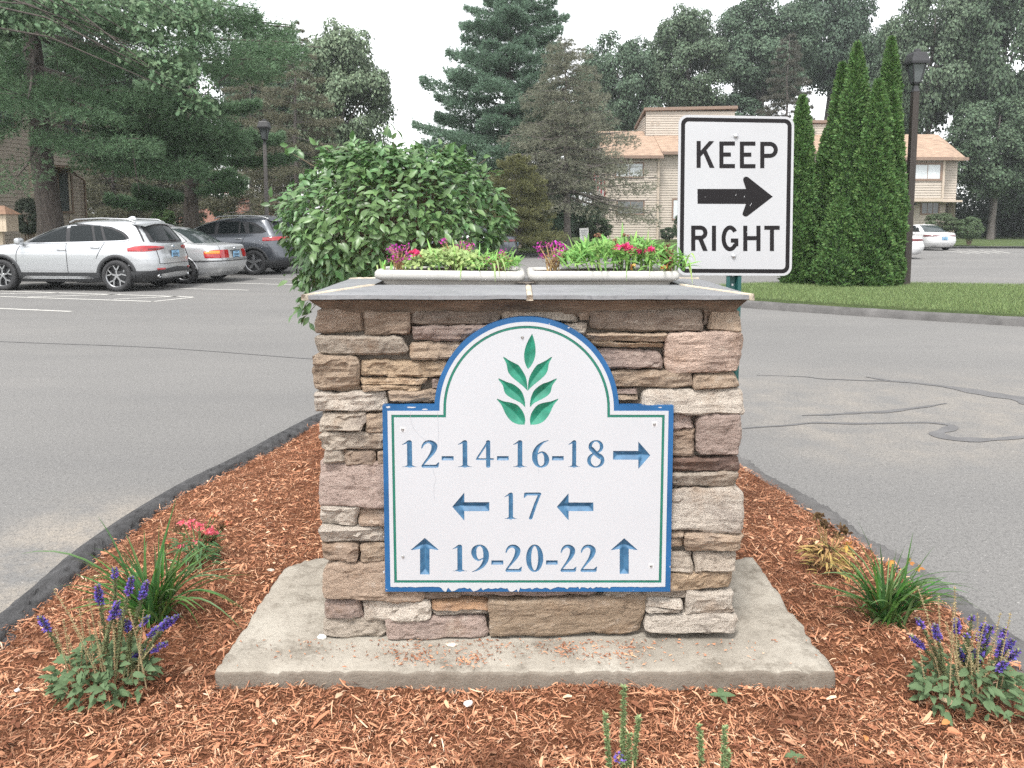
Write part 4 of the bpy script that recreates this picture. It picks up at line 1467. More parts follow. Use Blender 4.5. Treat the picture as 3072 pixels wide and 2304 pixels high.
def build_body(c, root, mat, axles, rwell=.40, zwell=.36, clad_z=.0, nz=46):
    zs = np.linspace(c.zmin, c.zmax, nz)
    V, body, clad = [], [], []
    rings = [c.ring(z) for z in zs]
    n = len(rings[0])
    for z, r in zip(zs, rings): V += [(x, y, z) for x, y in r]
    for k in range(nz - 1):
        for i in range(n):
            j = (i + 1) % n
            q = (k * n + i, k * n + j, (k + 1) * n + j, (k + 1) * n + i)
            cx = sum(V[a][0] for a in q) / 4; cy = sum(V[a][1] for a in q) / 4; cz = sum(V[a][2] for a in q) / 4
            if abs(cy) > .45 and any(math.hypot(cx - ax, cz - zwell) < rwell for ax in axles): continue
            (clad if cz < clad_z else body).append(q)
    body.append(tuple(range((nz - 1) * n, nz * n)))
    b = MB().add(V, body, True).build("body", mat, root, False, fix=True)
    if clad: MB().add(V, clad, True).build("sill_cladding", MAT['cladding'], root, False, fix=True)
    # dark wells and underside
    mb = MB()
    for ax in axles:
        for sy in (1, -1):
            P, Q = [], []
            for k in range(13):
                a = math.pi * (k / 12 * 1.16 - .08)
                P.append((ax + rwell * 1.04 * math.cos(a), sy * .45, zwell + rwell * 1.04 * math.sin(a)))
                Q.append((ax + rwell * 1.04 * math.cos(a), sy * (c.half_w(ax, .5) - .012), zwell + rwell * 1.04 * math.sin(a)))
            mb.add(P + Q, [(k, k + 1, 14 + k, 13 + k) for k in range(12)] + [tuple(range(13))])
    xf, xr, w = c.dims(c.zmin)
    mb.box(((xf + xr) / 2, 0, c.zmin + .01), (xf - xr - .5, 2 * w - .5, .04))
    mb.build("underbody", MAT['plastic'], root, False)
    return b

def arch_trim(c, root, ax, rin, rout, zc, mat, z0=None):
    for sy in (1, -1):
        V, Fs = [], []
        for k in range(25):
            a = math.radians(-18 + 216 * k / 24)
            for r, o in ((rin, -.04), (rin, .014), (rout, .014), (rout + .006, -.01)):
                x, z = ax + r * math.cos(a), max(c.zmin, zc + r * math.sin(a))
                V.append((x, sy * (c.half_w(x, z) + o), z))
        for k in range(24):
            for q in range(3): Fs.append((4 * k + q, 4 * k + q + 1, 4 * k + q + 5, 4 * k + q + 4))
        MB().add(V, Fs, True).build("wheel_arch", mat, root, False)

def wheel(root, x, y, r, wid, spokes, style, mat_rim):
    sy = 1 if y > 0 else -1
    prof = [(r * .70, -wid / 2), (r * .90, -wid / 2), (r * .975, -wid * .42), (r, -wid * .25), (r, wid * .25), (r * .975, wid * .42), (r * .90, wid / 2), (r * .70, wid / 2), (r * .68, wid * .3), (r * .68, -wid * .3), (r * .70, -wid / 2)]
    w = MB().lathe(prof, 32, (0, 0, 0), 'Y').build("wheel", MAT['tyre'], root, False)
    w.location = (x, y, r)
    rim = MB().lathe([(r * .66, wid * .36 * sy), (r * .70, wid * .46 * sy), (r * .715, wid * .47 * sy), (r * .735, wid * .44 * sy)], 32, (0, 0, 0), 'Y')
    rim.lathe([(0.001, wid * .34 * sy), (r * .10, wid * .36 * sy), (r * .13, wid * .30 * sy)], 16, (0, 0, 0), 'Y')
    for k in range(spokes):
        a = 2 * math.pi * k / spokes + .3
        def spoke(a0, r0, a1, r1, w0, w1):
            p, q = Vector((math.cos(a0) * r0, 0, math.sin(a0) * r0)), Vector((math.cos(a1) * r1, 0, math.sin(a1) * r1))
            d = (q - p).normalized(); nrm = Vector((-d.z, 0, d.x))
            f, bk = wid * .37 * sy, wid * .15 * sy
            P = [p + nrm * w0, p - nrm * w0, q - nrm * w1, q + nrm * w1]
            rim.add([v + Vector((0, f, 0)) for v in P] + [v + Vector((0, bk, 0)) for v in P], [(0, 1, 2, 3), (0, 4, 5, 1), (1, 5, 6, 2), (2, 6, 7, 3), (3, 7, 4, 0)])
        if style == 'Y':
            spoke(a, r * .06, a, r * .36, r * .05, r * .045)
            spoke(a, r * .34, a + .30, r * .70, r * .04, r * .035)
            spoke(a, r * .34, a - .30, r * .70, r * .04, r * .035)
        else:
            spoke(a, r * .06, a, r * .70, r * .10, r * .085)
    rb = rim.build("rim", mat_rim, w, False)
    dk = MB().lathe([(.001, wid * .05 * sy), (r * .69, wid * .05 * sy)], 24, (0, 0, 0), 'Y').build("brake_disc", MAT['plastic'], w, False)

def side_panel(c, root, name, poly, mat, off=.006, sides=(1, -1), n=8, thick_=0.0):
    for sy in sides:
        P = []
        m = len(poly)
        for i in range(m):
            a, b = poly[i], poly[(i + 1) % m]
            for k in range(n): P.append((a[0] + (b[0] - a[0]) * k / n, a[1] + (b[1] - a[1]) * k / n))
        cx, cz = sum(p[0] for p in P) / len(P), sum(p[1] for p in P) / len(P)
        V = []
        for f in (1.0, .66, .33):
            V += [(cx + (p[0] - cx) * f, cz + (p[1] - cz) * f) for p in P]
        V.append((cx, cz))
        L = len(P)
        Fs = []
        for q in range(2):
            for i in range(L): Fs.append((q * L + i, q * L + (i + 1) % L, (q + 1) * L + (i + 1) % L, (q + 1) * L + i))
        for i in range(L): Fs.append((2 * L + i, 2 * L + (i + 1) % L, 3 * L))
        V3 = [(x, sy * (c.half_w(x, z) + off), z) for x, z in V]
        if thick_ > 0:
            m0 = len(V3)
            V3 += [(x, sy * (c.half_w(x, z) + off - thick_), z) for x, z in V[:L]]
            Fs += [(i, (i + 1) % L, m0 + (i + 1) % L, m0 + i) for i in range(L)]
        MB().add(V3, Fs, True).build(name, mat, root, False)

def side_line(c, root, name, pts, w, mat, off=.004, sides=(1, -1)):
    for sy in sides:
        P = [tuple(p[:2]) for p in smooth_path(pts, 8)]
        V, Fs = [], []
        for i, p in enumerate(P):
            d = Vector(P[min(i + 1, len(P) - 1)]) - Vector(P[max(i - 1, 0)])
            d.normalize()
            nx, nz = -d.y * w / 2, d.x * w / 2
            for s_ in (1, -1):
                x, z = p[0] + nx * s_, p[1] + nz * s_
                V.append((x, sy * (c.half_w(x, z) + off), z))
        for i in range(len(P) - 1): Fs.append((2 * i, 2 * i + 1, 2 * i + 3, 2 * i + 2))
        MB().add(V, Fs).build(name, mat, root, False)

def end_panel(c, root, name, y0, y1, zb, zt, mat, end=-1, off=.008, ny=12, nz=5, y0t=None, y1t=None):
    """panel on the front or rear face; zb, zt may be functions of y"""
    fb = zb if callable(zb) else (lambda y: zb)
    ft = zt if callable(zt) else (lambda y: zt)
    V, Fs = [], []
    for j in range(nz + 1):
        for i in range(ny + 1):
            t, q = i / ny, j / nz
            ya = y0 + ((y0t if y0t is not None else y0) - y0) * q
            yb = y1 + ((y1t if y1t is not None else y1) - y1) * q
            y = ya + (yb - ya) * t
            z = fb(y) + (ft(y) - fb(y)) * q
            V.append((c.end_x(end, y, z) + end * off, y, z))
    W = ny + 1
    for j in range(nz):
        for i in range(ny): Fs.append((j * W + i, j * W + i + 1, (j + 1) * W + i + 1, (j + 1) * W + i))
    return MB().add(V, Fs, True).build(name, mat, root, False)

def wrap_lamp(c, root, name, t0, t1, zb, zt, mat, end=-1, off=.012, sides=(1, -1), n=18, m=5, thick_=.02):
    """lamp wrapped round a corner, t as in quarter(); zb, zt functions of s in 0..1"""
    for sy in sides:
        V, Fs = [], []
        for j in range(m + 1):
            for i in range(n + 1):
                s_ = i / n
                t = t0 + (t1 - t0) * s_
                z = zb(s_) + (zt(s_) - zb(s_)) * j / m
                x, y = c.quarter(end, t, z)
                x2, y2 = c.quarter(end, t + .04, z)
                d = Vector((x2 - x, y2 - y)); d.normalize()
                nn = Vector((-d.y, d.x)) if end < 0 else Vector((d.y, -d.x))
                if nn.x * end < 0 and abs(nn.x) > .2: nn = -nn
                if nn.y < 0 and abs(nn.y) > abs(nn.x): nn = -nn
                bul = off * (1 - .6 * abs(2 * j / m - 1) ** 3)
                V.append((x + nn.x * bul, sy * (y + nn.y * bul), z))
        W = n + 1
        for j in range(m):
            for i in range(n): Fs.append((j * W + i, j * W + i + 1, (j + 1) * W + i + 1, (j + 1) * W + i))
        MB().add(V, Fs, True).build(name, mat, root, False)

def mirror(c, root, x, z, mat):
    for sy in (1, -1):
        y = c.half_w(x, z)
        mb = MB().box((x + .0, sy * (y + .13), z + .06), (.13, .19, .15), bevel=.05)
        mb.tube([(x, sy * (y - .02), z), (x, sy * (y + .08), z + .03)], .022, 6)
        mb.build("wing_mirror", mat, root, False)

def handle(c, root, x, z, mat):
    for sy in (1, -1):
        mb = MB()
        mb.tube([(x + .10, sy * (c.half_w(x, z) + .004), z), (x + .07, sy * (c.half_w(x, z) + .03), z + .004), (x - .07, sy * (c.half_w(x, z) + .03), z + .004), (x - .10, sy * (c.half_w(x, z) + .004), z)], .014, 8)
        mb.build("door_handle", mat, root, False)

def rear_badge(c, root, z, r=.036):
    x = c.end_x(-1, 0, z) - .012
    b = MB().lathe([(.0005, -.006), (r * .8, -.005), (r, -.002), (r, .01)], 18, (0, 0, 0), 'Y')
    b.v = [(x + p[1], p[0], z + p[2]) for p in b.v]
    b.build("badge", MAT['chrome'], root, False)
    q = MB()
    for a0 in (0, 180):
        P = [(0, 0)] + [(r * .62 * math.cos(math.radians(a0 + k * 15)), r * .62 * math.sin(math.radians(a0 + k * 15))) for k in range(7)]
        q.prism(P, lambda a, b_, d: (x - .0085 + d, a, z + b_), 0, None)
    q.build("badge_quarters", MAT['plate'], root, False)

def number_plate(c, root, z, w=.31, h=.155, y=0):
    x = c.end_x(-1, 0, z) - .022
    pl = MB().box((x, y, z), (.008, w, h), bevel=.003).build("number_plate", MAT['plate'], root, False)
    MB().box((x + .006, y, z), (.008, w + .03, h + .03)).build("plate_frame", MAT['plastic'], root, False)
    mb = MB()
    for k in range(6):
        mb.box((x - .0052, y - .10 + k * .04, z - .005), (.002, .022, .06))
    mb.box((x - .0052, y, z + .056), (.002, .16, .012)); mb.box((x - .0052, y, z - .06), (.002, .2, .02))
    tag(mb.build("plate_print", MAT['plastic'], root, False), kind='stuff')

# ------------------------------------------------------------------ silver sport utility car
def suv_silver(loc, head):
    L = [(.20, 2.02, -1.98, .80), (.30, 2.15, -2.10, .86), (.42, 2.21, -2.17, .893), (.47, 2.215, -2.17, .90), (.60, 2.22, -2.165, .908), (.72, 2.20, -2.15, .912), (.82, 2.15, -2.115, .912),
         (.90, 2.06, -2.10, .90), (.96, 1.86, -2.09, .885), (1.00, 1.55, -2.08, .872), (1.035, 1.18, -2.07, .855), (1.06, .98, -2.06, .838), (1.14, .80, -2.00, .812), (1.25, .55, -1.92, .775),
         (1.36, .27, -1.84, .732), (1.45, -.02, -1.775, .688), (1.50, -.22, -1.75, .655), (1.535, -.42, -1.74, .60), (1.556, -.62, -1.70, .50), (1.563, -.8, -1.5, .36)]
    c = Car(L, rx=.40, ry=.36, bow=.09, taper=.06)
    r = car_root("parked_suv", loc, head, "silver sport utility car parked nearest the road with dark lower cladding and roof rails", "cars parked on the left")
    AX = (1.30, -1.37)
    build_body(c, r, MAT['silver'], AX, .405, .35, .40)
    for ax in AX:
        arch_trim(c, r, ax, .385, .455, .35, MAT['cladding'])
        for sy in (1, -1): wheel(r, ax, sy * .80, .345, .23, 5, 'Y', MAT['alloy'])
    gz = 1.055
    side_panel(c, r, "window_surround", [(.80, gz - .012), (-1.60, gz + .045), (-1.66, 1.17), (-1.52, 1.285), (-1.2, 1.40), (-.5, 1.462), (-.1, 1.447), (.28, 1.355), (.62, 1.19)], MAT['seam'], .004)
    side_panel(c, r, "side_window", [(.72, gz + .01), (-.20, gz + .03), (-.15, 1.415), (.05, 1.385), (.30, 1.315), (.55, 1.19)], MAT['glass'], .009)
    side_panel(c, r, "side_window", [(-.30, gz + .032), (-.84, gz + .045), (-.72, 1.437), (-.24, 1.425)], MAT['glass'], .009)
    side_panel(c, r, "side_window", [(-.90, gz + .047), (-1.07, gz + .05), (-.93, 1.428), (-.78, 1.435)], MAT['glass'], .009)
    side_panel(c, r, "side_window", [(-1.14, gz + .052), (-1.50, gz + .07), (-1.575, 1.16), (-1.45, 1.265), (-1.2, 1.36), (-1.0, 1.405)], MAT['glass'], .009)
    side_line(c, r, "window_trim", [(.86, gz - .012), (-.5, gz + .015), (-1.45, gz + .045), (-1.63, gz + .075), (-1.655, 1.17), (-1.5, 1.30), (-1.15, 1.425), (-.5, 1.475), (-.05, 1.45)], .022, MAT['chrome'], .012)
    for pts in ([(-.22, 1.05), (-.25, .80), (-.26, .40)], [(-1.10, 1.06), (-1.0, .86), (-.93, .72)], [(.86, .99), (.93, .8), (.93, .42)]): side_line(c, r, "door_gap", pts, .012, MAT['seam'])
    side_line(c, r, "body_crease", [(.85, .845), (-.8, .90), (-1.75, .915)], .012, MAT['alloy'], .003)
    handle(c, r, -.03 - .1, .905, MAT['silver']); handle(c, r, -.95 + .05, .955, MAT['silver'])
    mirror(c, r, .80, 1.03, MAT['silver'])
    side_panel(c, r, "sill_trim", [(.86, .275), (-.83, .275), (-.70, .335), (.72, .335)], MAT['silver'], .02, thick_=.03)
    # rails, shark fin, spoiler
    for sy in (1, -1):
        MB().tube([(-.15, sy * .60, 1.50), (-.30, sy * .615, 1.562), (-.9, sy * .60, 1.592), (-1.5, sy * .585, 1.565), (-1.66, sy * .575, 1.50)], .017, 8).build("roof_rail", MAT['alloy'], r, False)
    MB().add([(-1.22, 0, 1.64), (-1.05, 0, 1.555), (-1.34, .035, 1.55), (-1.34, -.035, 1.55), (-1.30, 0, 1.63)], [(0, 1, 2), (0, 3, 1), (0, 2, 4), (0, 4, 3), (2, 3, 4)]).build("roof_antenna", MAT['silver'], r, False)
    V, Fs = [], []
    for k in range(15):
        y = -.64 + 1.28 * k / 14
        e = (y / .64) ** 2
        V += [(-1.60, y, 1.548 - .09 * e), (-1.88, y * .97, 1.490 - .07 * e), (-1.90, y * .97, 1.468 - .07 * e), (-1.72, y * .95, 1.455 - .07 * e)]
    for k in range(14):
        for q in range(3): Fs.append((4 * k + q, 4 * k + q + 1, 4 * k + q + 5, 4 * k + q + 4))
    MB().add(V, Fs, True).build("roof_spoiler", MAT['silver'], r, False, fix=True)
    end_panel(c, r, "rear_window_surround", -.735, .735, lambda y: 1.045 + .03 * (y / .7) ** 2, 1.455, MAT['plastic'], -1, .006, y0t=-.60, y1t=.60)
    end_panel(c, r, "rear_window", -.56, .56, 1.10, 1.42, MAT['glass'], -1, .014, y0t=-.50, y1t=.50)
    MB().tube([(c.end_x(-1, .02, 1.12) - .03, .02, 1.115), (c.end_x(-1, -.22, 1.10) - .03, -.25, 1.095)], [.016, .008], 6).build("rear_wiper", MAT['plastic'], r, False)
    wrap_lamp(c, r, "tail_lamp", .965, 2.30, lambda s: .86 + .05 * abs(s - .35) ** 1.2 + .03 * s, lambda s: 1.02 - .15 * max(0, .22 - s) * 2.2 - .05 * s, MAT['red_lamp'])
    wrap_lamp(c, r, "tail_lamp_inner", 1.55, 2.28, lambda s: .90 + .02 * s, lambda s: .945 + .01 * s, MAT['red_dark'], off=.016)
    end_panel(c, r, "number_plate_recess", -.36, .36, .70, .90, MAT['silver'], -1, .003)
    number_plate(c, r, .80); rear_badge(c, r, .965)
    for (y0, z0, y1, z1) in ((-.60, .93, -.60, .60), (.60, .93, .60, .60), (-.60, .60, .60, .60)):
        P = [(c.end_x(-1, y0 + (y1 - y0) * k / 8, z0 + (z1 - z0) * k / 8) - .005, y0 + (y1 - y0) * k / 8, z0 + (z1 - z0) * k / 8) for k in range(9)]
        MB().tube(P, .006, 4).build("tailgate_gap", MAT['seam'], r, False)
    # bumper cladding, diffuser, exhausts, reflectors
    wrap_lamp(c, r, "rear_bumper_cladding", .80, 3.0, lambda s: .215 + .0 * s, lambda s: .45 + .10 * max(0, (s - .35)) ** .8, MAT['cladding'], off=.018, n=30)
    end_panel(c, r, "rear_skid_plate", -.48, .48, lambda y: .27, lambda y: .40 - .02 * (y / .5) ** 2, MAT['silver'], -1, .032, y0t=-.58, y1t=.58)
    wrap_lamp(c, r, "reflector", 1.72, 2.10, lambda s: .465, lambda s: .505, MAT['red_lamp'], off=.024, m=2)
    for y in (.58, -.58):
        x = c.end_x(-1, y, .33) - .02
        b = MB().lathe([(.030, .06), (.042, .055), (.045, -.02), (.036, -.025), (.034, .05)], 14, (0, 0, 0), 'Y')
        b.v = [(x + p[1], y + p[0], .335 + p[2]) for p in b.v]
        b.build("exhaust", MAT['chrome'], r, False)
    wrap_lamp(c, r, "headlamp", 1.0, 2.3, lambda s: .70 + .02 * s, lambda s: .86 - .05 * s, MAT['rear_glass'], end=1)
    # seats and wheel glimpsed through the glass are left dark behind tinted panes
    return r

# ------------------------------------------------------------------ sedans
SEDAN = [(.18, 2.00, -1.98, .76), (.28, 2.14, -2.12, .82), (.40, 2.20, -2.20, .855), (.52, 2.22, -2.225, .866), (.64, 2.20, -2.20, .870), (.74, 2.14, -2.175, .866), (.82, 1.98, -2.165, .855),
         (.87, 1.70, -2.155, .845), (.905, 1.35, -2.15, .83), (.935, 1.02, -2.12, .815), (.955, .90, -1.95, .80), (.975, .84, -1.62, .785), (1.05, .68, -1.46, .755), (1.14, .49, -1.31, .715), (1.23, .28, -1.14, .668),
         (1.31, .03, -.95, .612), (1.36, -.16, -.78, .555), (1.385, -.32, -.62, .48), (1.392, -.4, -.52, .36)]
def sedan(loc, head, mat, label, group, style, name="parked_sedan", lamp='euro'):
    c = Car(SEDAN, rx=.34, ry=.34, bow=.06, taper=.05)
    r = car_root(name, loc, head, label, group)
    AX = (1.40, -1.325)
    build_body(c, r, mat, AX, .355, .31, 0)
    for ax in AX:
        arch_trim(c, r, ax, .345, .365, .31, mat)
        for sy in (1, -1): wheel(r, ax, sy * .755, .315, .205, style, 'I', MAT['alloy'])
    side_panel(c, r, "window_surround", [(.78, .955), (-1.30, 1.0), (-1.36, 1.03), (-1.08, 1.22), (-.75, 1.315), (-.2, 1.332), (.12, 1.27), (.5, 1.11)], MAT['seam'], .004)
    side_panel(c, r, "side_window", [(.62, .985), (-.18, 1.0), (-.20, 1.30), (.06, 1.255), (.35, 1.15)], MAT['glass'], .008)
    side_panel(c, r, "side_window", [(-.26, 1.0), (-.86, 1.01), (-.80, 1.275), (-.62, 1.30), (-.27, 1.305)], MAT['glass'], .008)
    side_panel(c, r, "side_window", [(-.92, 1.012), (-1.24, 1.02), (-1.02, 1.20), (-.87, 1.25)], MAT['glass'], .008)
    side_line(c, r, "window_trim", [(.8, .95), (-.4, .985), (-1.30, .995)], .014, MAT['seam'], .009)
    for pts in ([(-.22, .99), (-.24, .7), (-.25, .3)], [(-.98, 1.0), (-.95, .86), (-.90, .72)], [(.80, .93), (.86, .7), (.86, .3)]): side_line(c, r, "door_gap", pts, .010, MAT['seam'])
    side_line(c, r, "side_moulding", [(.9, .56), (-.9, .575)], .035, mat, .012)
    handle(c, r, -.10, .86, mat); handle(c, r, -.85, .875, mat)
    mirror(c, r, .66, .95, mat)
    end_panel(c, r, "rear_window", -.66, .66, .985, 1.345, MAT['rear_glass'], -1, .010, y0t=-.48, y1t=.48, nz=10)
    end_panel(c, r, "windscreen", -.68, .68, .965, 1.33, MAT['glass'], 1, .010, y0t=-.50, y1t=.50, nz=10)
    if lamp == 'euro':
        wrap_lamp(c, r, "tail_lamp", 1.05, 2.32, lambda s: .63 + .0 * s, lambda s: .83 - .10 * max(0, .35 - s), MAT['red_lamp'], off=.012)
        wrap_lamp(c, r, "indicator_lamp", 1.10, 1.72, lambda s: .725, lambda s: .81 - .08 * max(0, .3 - s), MAT['amber'], off=.018)
        wrap_lamp(c, r, "bumper_strip", .72, 3.0, lambda s: .545, lambda s: .575, MAT['cladding'], off=.02, n=30, m=2)
        number_plate(c, r, .705); rear_badge(c, r, .855, .03)
        end_panel(c, r, "boot_handle", -.24, .24, .795, .815, MAT['plastic'], -1, .014)
    else:
        wrap_lamp(c, r, "tail_lamp", .93, 2.45, lambda s: .74 + .03 * s, lambda s: .84 - .02 * s, MAT['red_dark'], off=.014)
        number_plate(c, r, .64)
        end_panel(c, r, "boot_trim", -.40, .40, .765, .79, MAT['chrome'], -1, .014)
        for y in (.5, -.5): end_panel(c, r, "exhaust_finisher", y - .11, y + .11, .22, .27, MAT['chrome'], -1, .02)
    for (y0, z0, y1, z1) in ((-.62, .93, -.62, .60), (.62, .93, .62, .60), (-.62, .60, .62, .60)):
        P = [(c.end_x(-1, y0 + (y1 - y0) * k / 8, z0 + (z1 - z0) * k / 8) - .004, y0 + (y1 - y0) * k / 8, z0 + (z1 - z0) * k / 8) for k in range(9)]
        MB().tube(P, .005, 4).build("boot_gap", MAT['seam'], r, False)
    wrap_lamp(c, r, "headlamp", 1.05, 2.4, lambda s: .60, lambda s: .74, MAT['rear_glass'], end=1)
    MB().add([(-.50, 0, 1.43), (-.38, 0, 1.388), (-.60, .03, 1.385), (-.60, -.03, 1.385)], [(0, 1, 2), (0, 3, 1), (0, 2, 3)]).build("roof_antenna", mat, r, False)
    return r

# ------------------------------------------------------------------ dark grey sport utility car
def suv_grey(loc, head):
    L = [(.20, 2.05, -2.00, .80), (.32, 2.20, -2.16, .87), (.48, 2.27, -2.26, .905), (.55, 2.275, -2.24, .915), (.68, 2.27, -2.21, .922), (.80, 2.25, -2.18, .922), (.92, 2.17, -2.15, .912),
         (1.00, 2.02, -2.13, .90), (1.06, 1.75, -2.12, .885), (1.10, 1.40, -2.11, .87), (1.14, 1.08, -2.09, .85), (1.20, .92, -2.05, .825), (1.30, .68, -1.98, .785), (1.42, .40, -1.90, .74),
         (1.53, .08, -1.84, .69), (1.60, -.20, -1.82, .645), (1.635, -.42, -1.80, .58), (1.655, -.7, -1.7, .46), (1.662, -.85, -1.5, .34)]
    c = Car(L, rx=.40, ry=.36, bow=.09, taper=.06)
    r = car_root("parked_suv", loc, head, "dark grey sport utility car parked half behind the leafy bush", "cars parked on the left")
    AX = (1.32, -1.34)
    build_body(c, r, MAT['grey_paint'], AX, .42, .36, .34)
    for ax in AX:
        arch_trim(c, r, ax, .40, .45, .36, MAT['cladding'])
        for sy in (1, -1): wheel(r, ax, sy * .80, .36, .23, 5, 'I', MAT['alloy'])
    side_panel(c, r, "window_surround", [(.82, 1.13), (-1.58, 1.19), (-1.70, 1.24), (-1.60, 1.34), (-1.3, 1.50), (-.5, 1.56), (-.05, 1.54), (.35, 1.44), (.66, 1.29)], MAT['seam'], .004)
    side_panel(c, r, "side_window", [(.70, 1.155), (-.16, 1.175), (-.14, 1.52), (.1, 1.48), (.4, 1.37)], MAT['glass'], .009)
    side_panel(c, r, "side_window", [(-.26, 1.178), (-.88, 1.195), (-.86, 1.52), (-.27, 1.53)], MAT['glass'], .009)
    side_panel(c, r, "side_window", [(-.93, 1.197), (-1.10, 1.20), (-.95, 1.515), (-.91, 1.52)], MAT['glass'], .009)
    side_panel(c, r, "side_window", [(-1.22, 1.21), (-1.50, 1.225), (-1.60, 1.27), (-1.42, 1.38), (-1.15, 1.475)], MAT['glass'], .009)
    for pts in ([(-.20, 1.16), (-.24, .85), (-.26, .4)], [(-1.12, 1.19), (-1.02, .95), (-.95, .78)]): side_line(c, r, "door_gap", pts, .010, MAT['seam'])
    handle(c, r, -.05 - .1, 1.0, MAT['chrome']); handle(c, r, -.9, 1.03, MAT['chrome'])
    mirror(c, r, .80, 1.12, MAT['grey_paint'])
    for sy in (1, -1):
        MB().tube([(-.05, sy * .60, 1.60), (-.2, sy * .61, 1.672), (-.9, sy * .60, 1.695), (-1.5, sy * .59, 1.67), (-1.68, sy * .58, 1.60)], .02, 8).build("roof_rail", MAT['alloy'], r, False)
    end_panel(c, r, "rear_window_surround", -.74, .74, 1.19, 1.57, MAT['plastic'], -1, .006, y0t=-.60, y1t=.60)
    end_panel(c, r, "rear_window", -.68, .68, 1.21, 1.52, MAT['rear_glass'], -1, .014, y0t=-.55, y1t=.55)
    wrap_lamp(c, r, "tail_lamp", .93, 2.35, lambda s: .97 + .05 * s, lambda s: 1.09 + .02 * s - .06 * max(0, .3 - s), MAT['red_lamp'])
    end_panel(c, r, "chrome_trim", -.45, .45, .985, 1.03, MAT['chrome'], -1, .015)
    number_plate(c, r, .88)
    wrap_lamp(c, r, "rear_bumper_cladding", .85, 3.0, lambda s: .215, lambda s: .42, MAT['cladding'], off=.018, n=30)
    V, Fs = [], []
    for k in range(11):
        y = -.62 + 1.24 * k / 10; e = (y / .62) ** 2
        V += [(-1.66, y, 1.635 - .07 * e), (-1.96, y, 1.585 - .06 * e), (-1.97, y, 1.56 - .06 * e), (-1.8, y, 1.55 - .06 * e)]
    for k in range(10):
        for q in range(3): Fs.append((4 * k + q, 4 * k + q + 1, 4 * k + q + 5, 4 * k + q + 4))
    MB().add(V, Fs, True).build("roof_spoiler", MAT['grey_paint'], r, False, fix=True)
    return r

HD = math.radians(180 - 6)     # noses point left and a little away
def place(fn, rear_axle_px, Y, head, ax, half_w, *a, **k):
    """the near rear wheel of the car stands below the pixel column rear_axle_px, its near side at depth Y"""
    x = at(rear_axle_px, 860, Y).x
    d = Vector((math.cos(head), math.sin(head), 0)); side = Vector((-d.y, d.x, 0))   # left of the car is towards the camera
    p = Vector((x, Y, 0)) - d * ax - side * half_w
    return fn((p.x, p.y, 0), head, *a, **k)
place(suv_silver, 350, 16.6, HD, -1.37, .90)
place(sedan, 552, 18.75, math.radians(180 - 8), -1.325, .86, MAT['silver_old'], "silver sedan with red and amber tail lamps parked between the two sport utility cars", "cars parked on the left", 7)
place(suv_grey, 762, 21.9, math.radians(180 - 7), -1.34, .92)
# white sedans on the far right, tails towards the road
p = at(2796, 740, 41.0)
sedan((p.x + .25, 43.0, 0), math.radians(97), MAT['white_paint'], "white sedan seen from behind in front of the far house", "cars parked on the right", 9, lamp='wide')
p = at(2700, 760, 31.5)
sedan((p.x - 1.05, 32.6, 0), math.radians(162), MAT['white_paint'], "white sedan half hidden behind the tall clipped evergreens and brown lamp post", "cars parked on the right", 9, lamp='wide')
p = at(1530, 735, 33)
sedan((p.x - 1.95, 31.0, 0), math.radians(176), MAT['grey_paint'], "grey car mostly hidden behind the leafy bush", "cars parked on the left", 9, lamp='wide')

# ================================================================== BUILDINGS
MAT['siding'] = M("tan_siding", (.40, .35, .295), .75, var=.06, vscale=2)
MAT['siding_dark'] = M("brown_siding", (.35, .295, .245), .8, var=.10, vscale=2)
MAT['trim'] = M("brown_trim", (.20, .135, .10), .7, var=.1)
MAT['tan_trim'] = M("tan_trim", (.42, .35, .28), .7, var=.06)
MAT['roofing'] = M("shingle_roof", (.30, .21, .15), .9, var=.28, vscale=2.2, bmp=.8, bscale=5, bdist=.05, stretch=(1, 2, 4))
MAT['pane'] = M("window_glass", (.06, .07, .075), .05, var=.2, vscale=1.5, spec=1.0)
MAT['pane_light'] = M("window_blind", (.52, .55, .56), .25, var=.12, vscale=2, spec=.6)
MAT['dark_door'] = M("dark_door", (.045, .035, .03), .6, var=.1)
def brick_mat():
    m, nt, bs, _ = base_mat("brick_wall")
    b = N(nt, "TexBrick")
    b.inputs['Color1'].default_value = (.33, .12, .08, 1); b.inputs['Color2'].default_value = (.26, .10, .07, 1)
    b.inputs['Mortar'].default_value = (.40, .34, .30, 1)
    b.inputs['Scale'].default_value = 3.5
    mp = nt.nodes.new("ShaderNodeMapping"); mp.inputs['Rotation'].default_value = (math.radians(90), 0, 0)
    tc = nt.nodes.new("ShaderNodeTexCoord")
    nt.links.new(tc.outputs['Object'], mp.inputs[0]); nt.links.new(mp.outputs[0], b.inputs['Vector'])
    nt.links.new(b.outputs['Color'], bs.inputs['Base Color'])
    bs.inputs['Roughness'].default_value = .9
    return m
MAT['brick'] = brick_mat()

def siding(root, p0, p1, z0, z1, pitch, mat, lap=.035):
    """lapped boards between two plan points; the outside is to the right of p0->p1 ... joined, the boards are too thin to pick apart"""
    p0, p1 = Vector((p0[0], p0[1], 0)), Vector((p1[0], p1[1], 0))
    d = (p1 - p0).normalized()
    n = Vector((d.y, -d.x, 0))
    V, Fs = [], []
    z = z0
    while z < z1 - .01:
        h = min(pitch, z1 - z)
        k = len(V)
        for p in (p0, p1):
            V += [p + n * lap + Vector((0, 0, z)), p + n * .002 + Vector((0, 0, z + h)), p + Vector((0, 0, z))]
        Fs += [(k, k + 3, k + 4, k + 1), (k + 2, k + 5, k + 3, k)]
        z += h
    o = MB().add(V, Fs).build("siding", mat, root)
    return tag(o, kind='stuff')

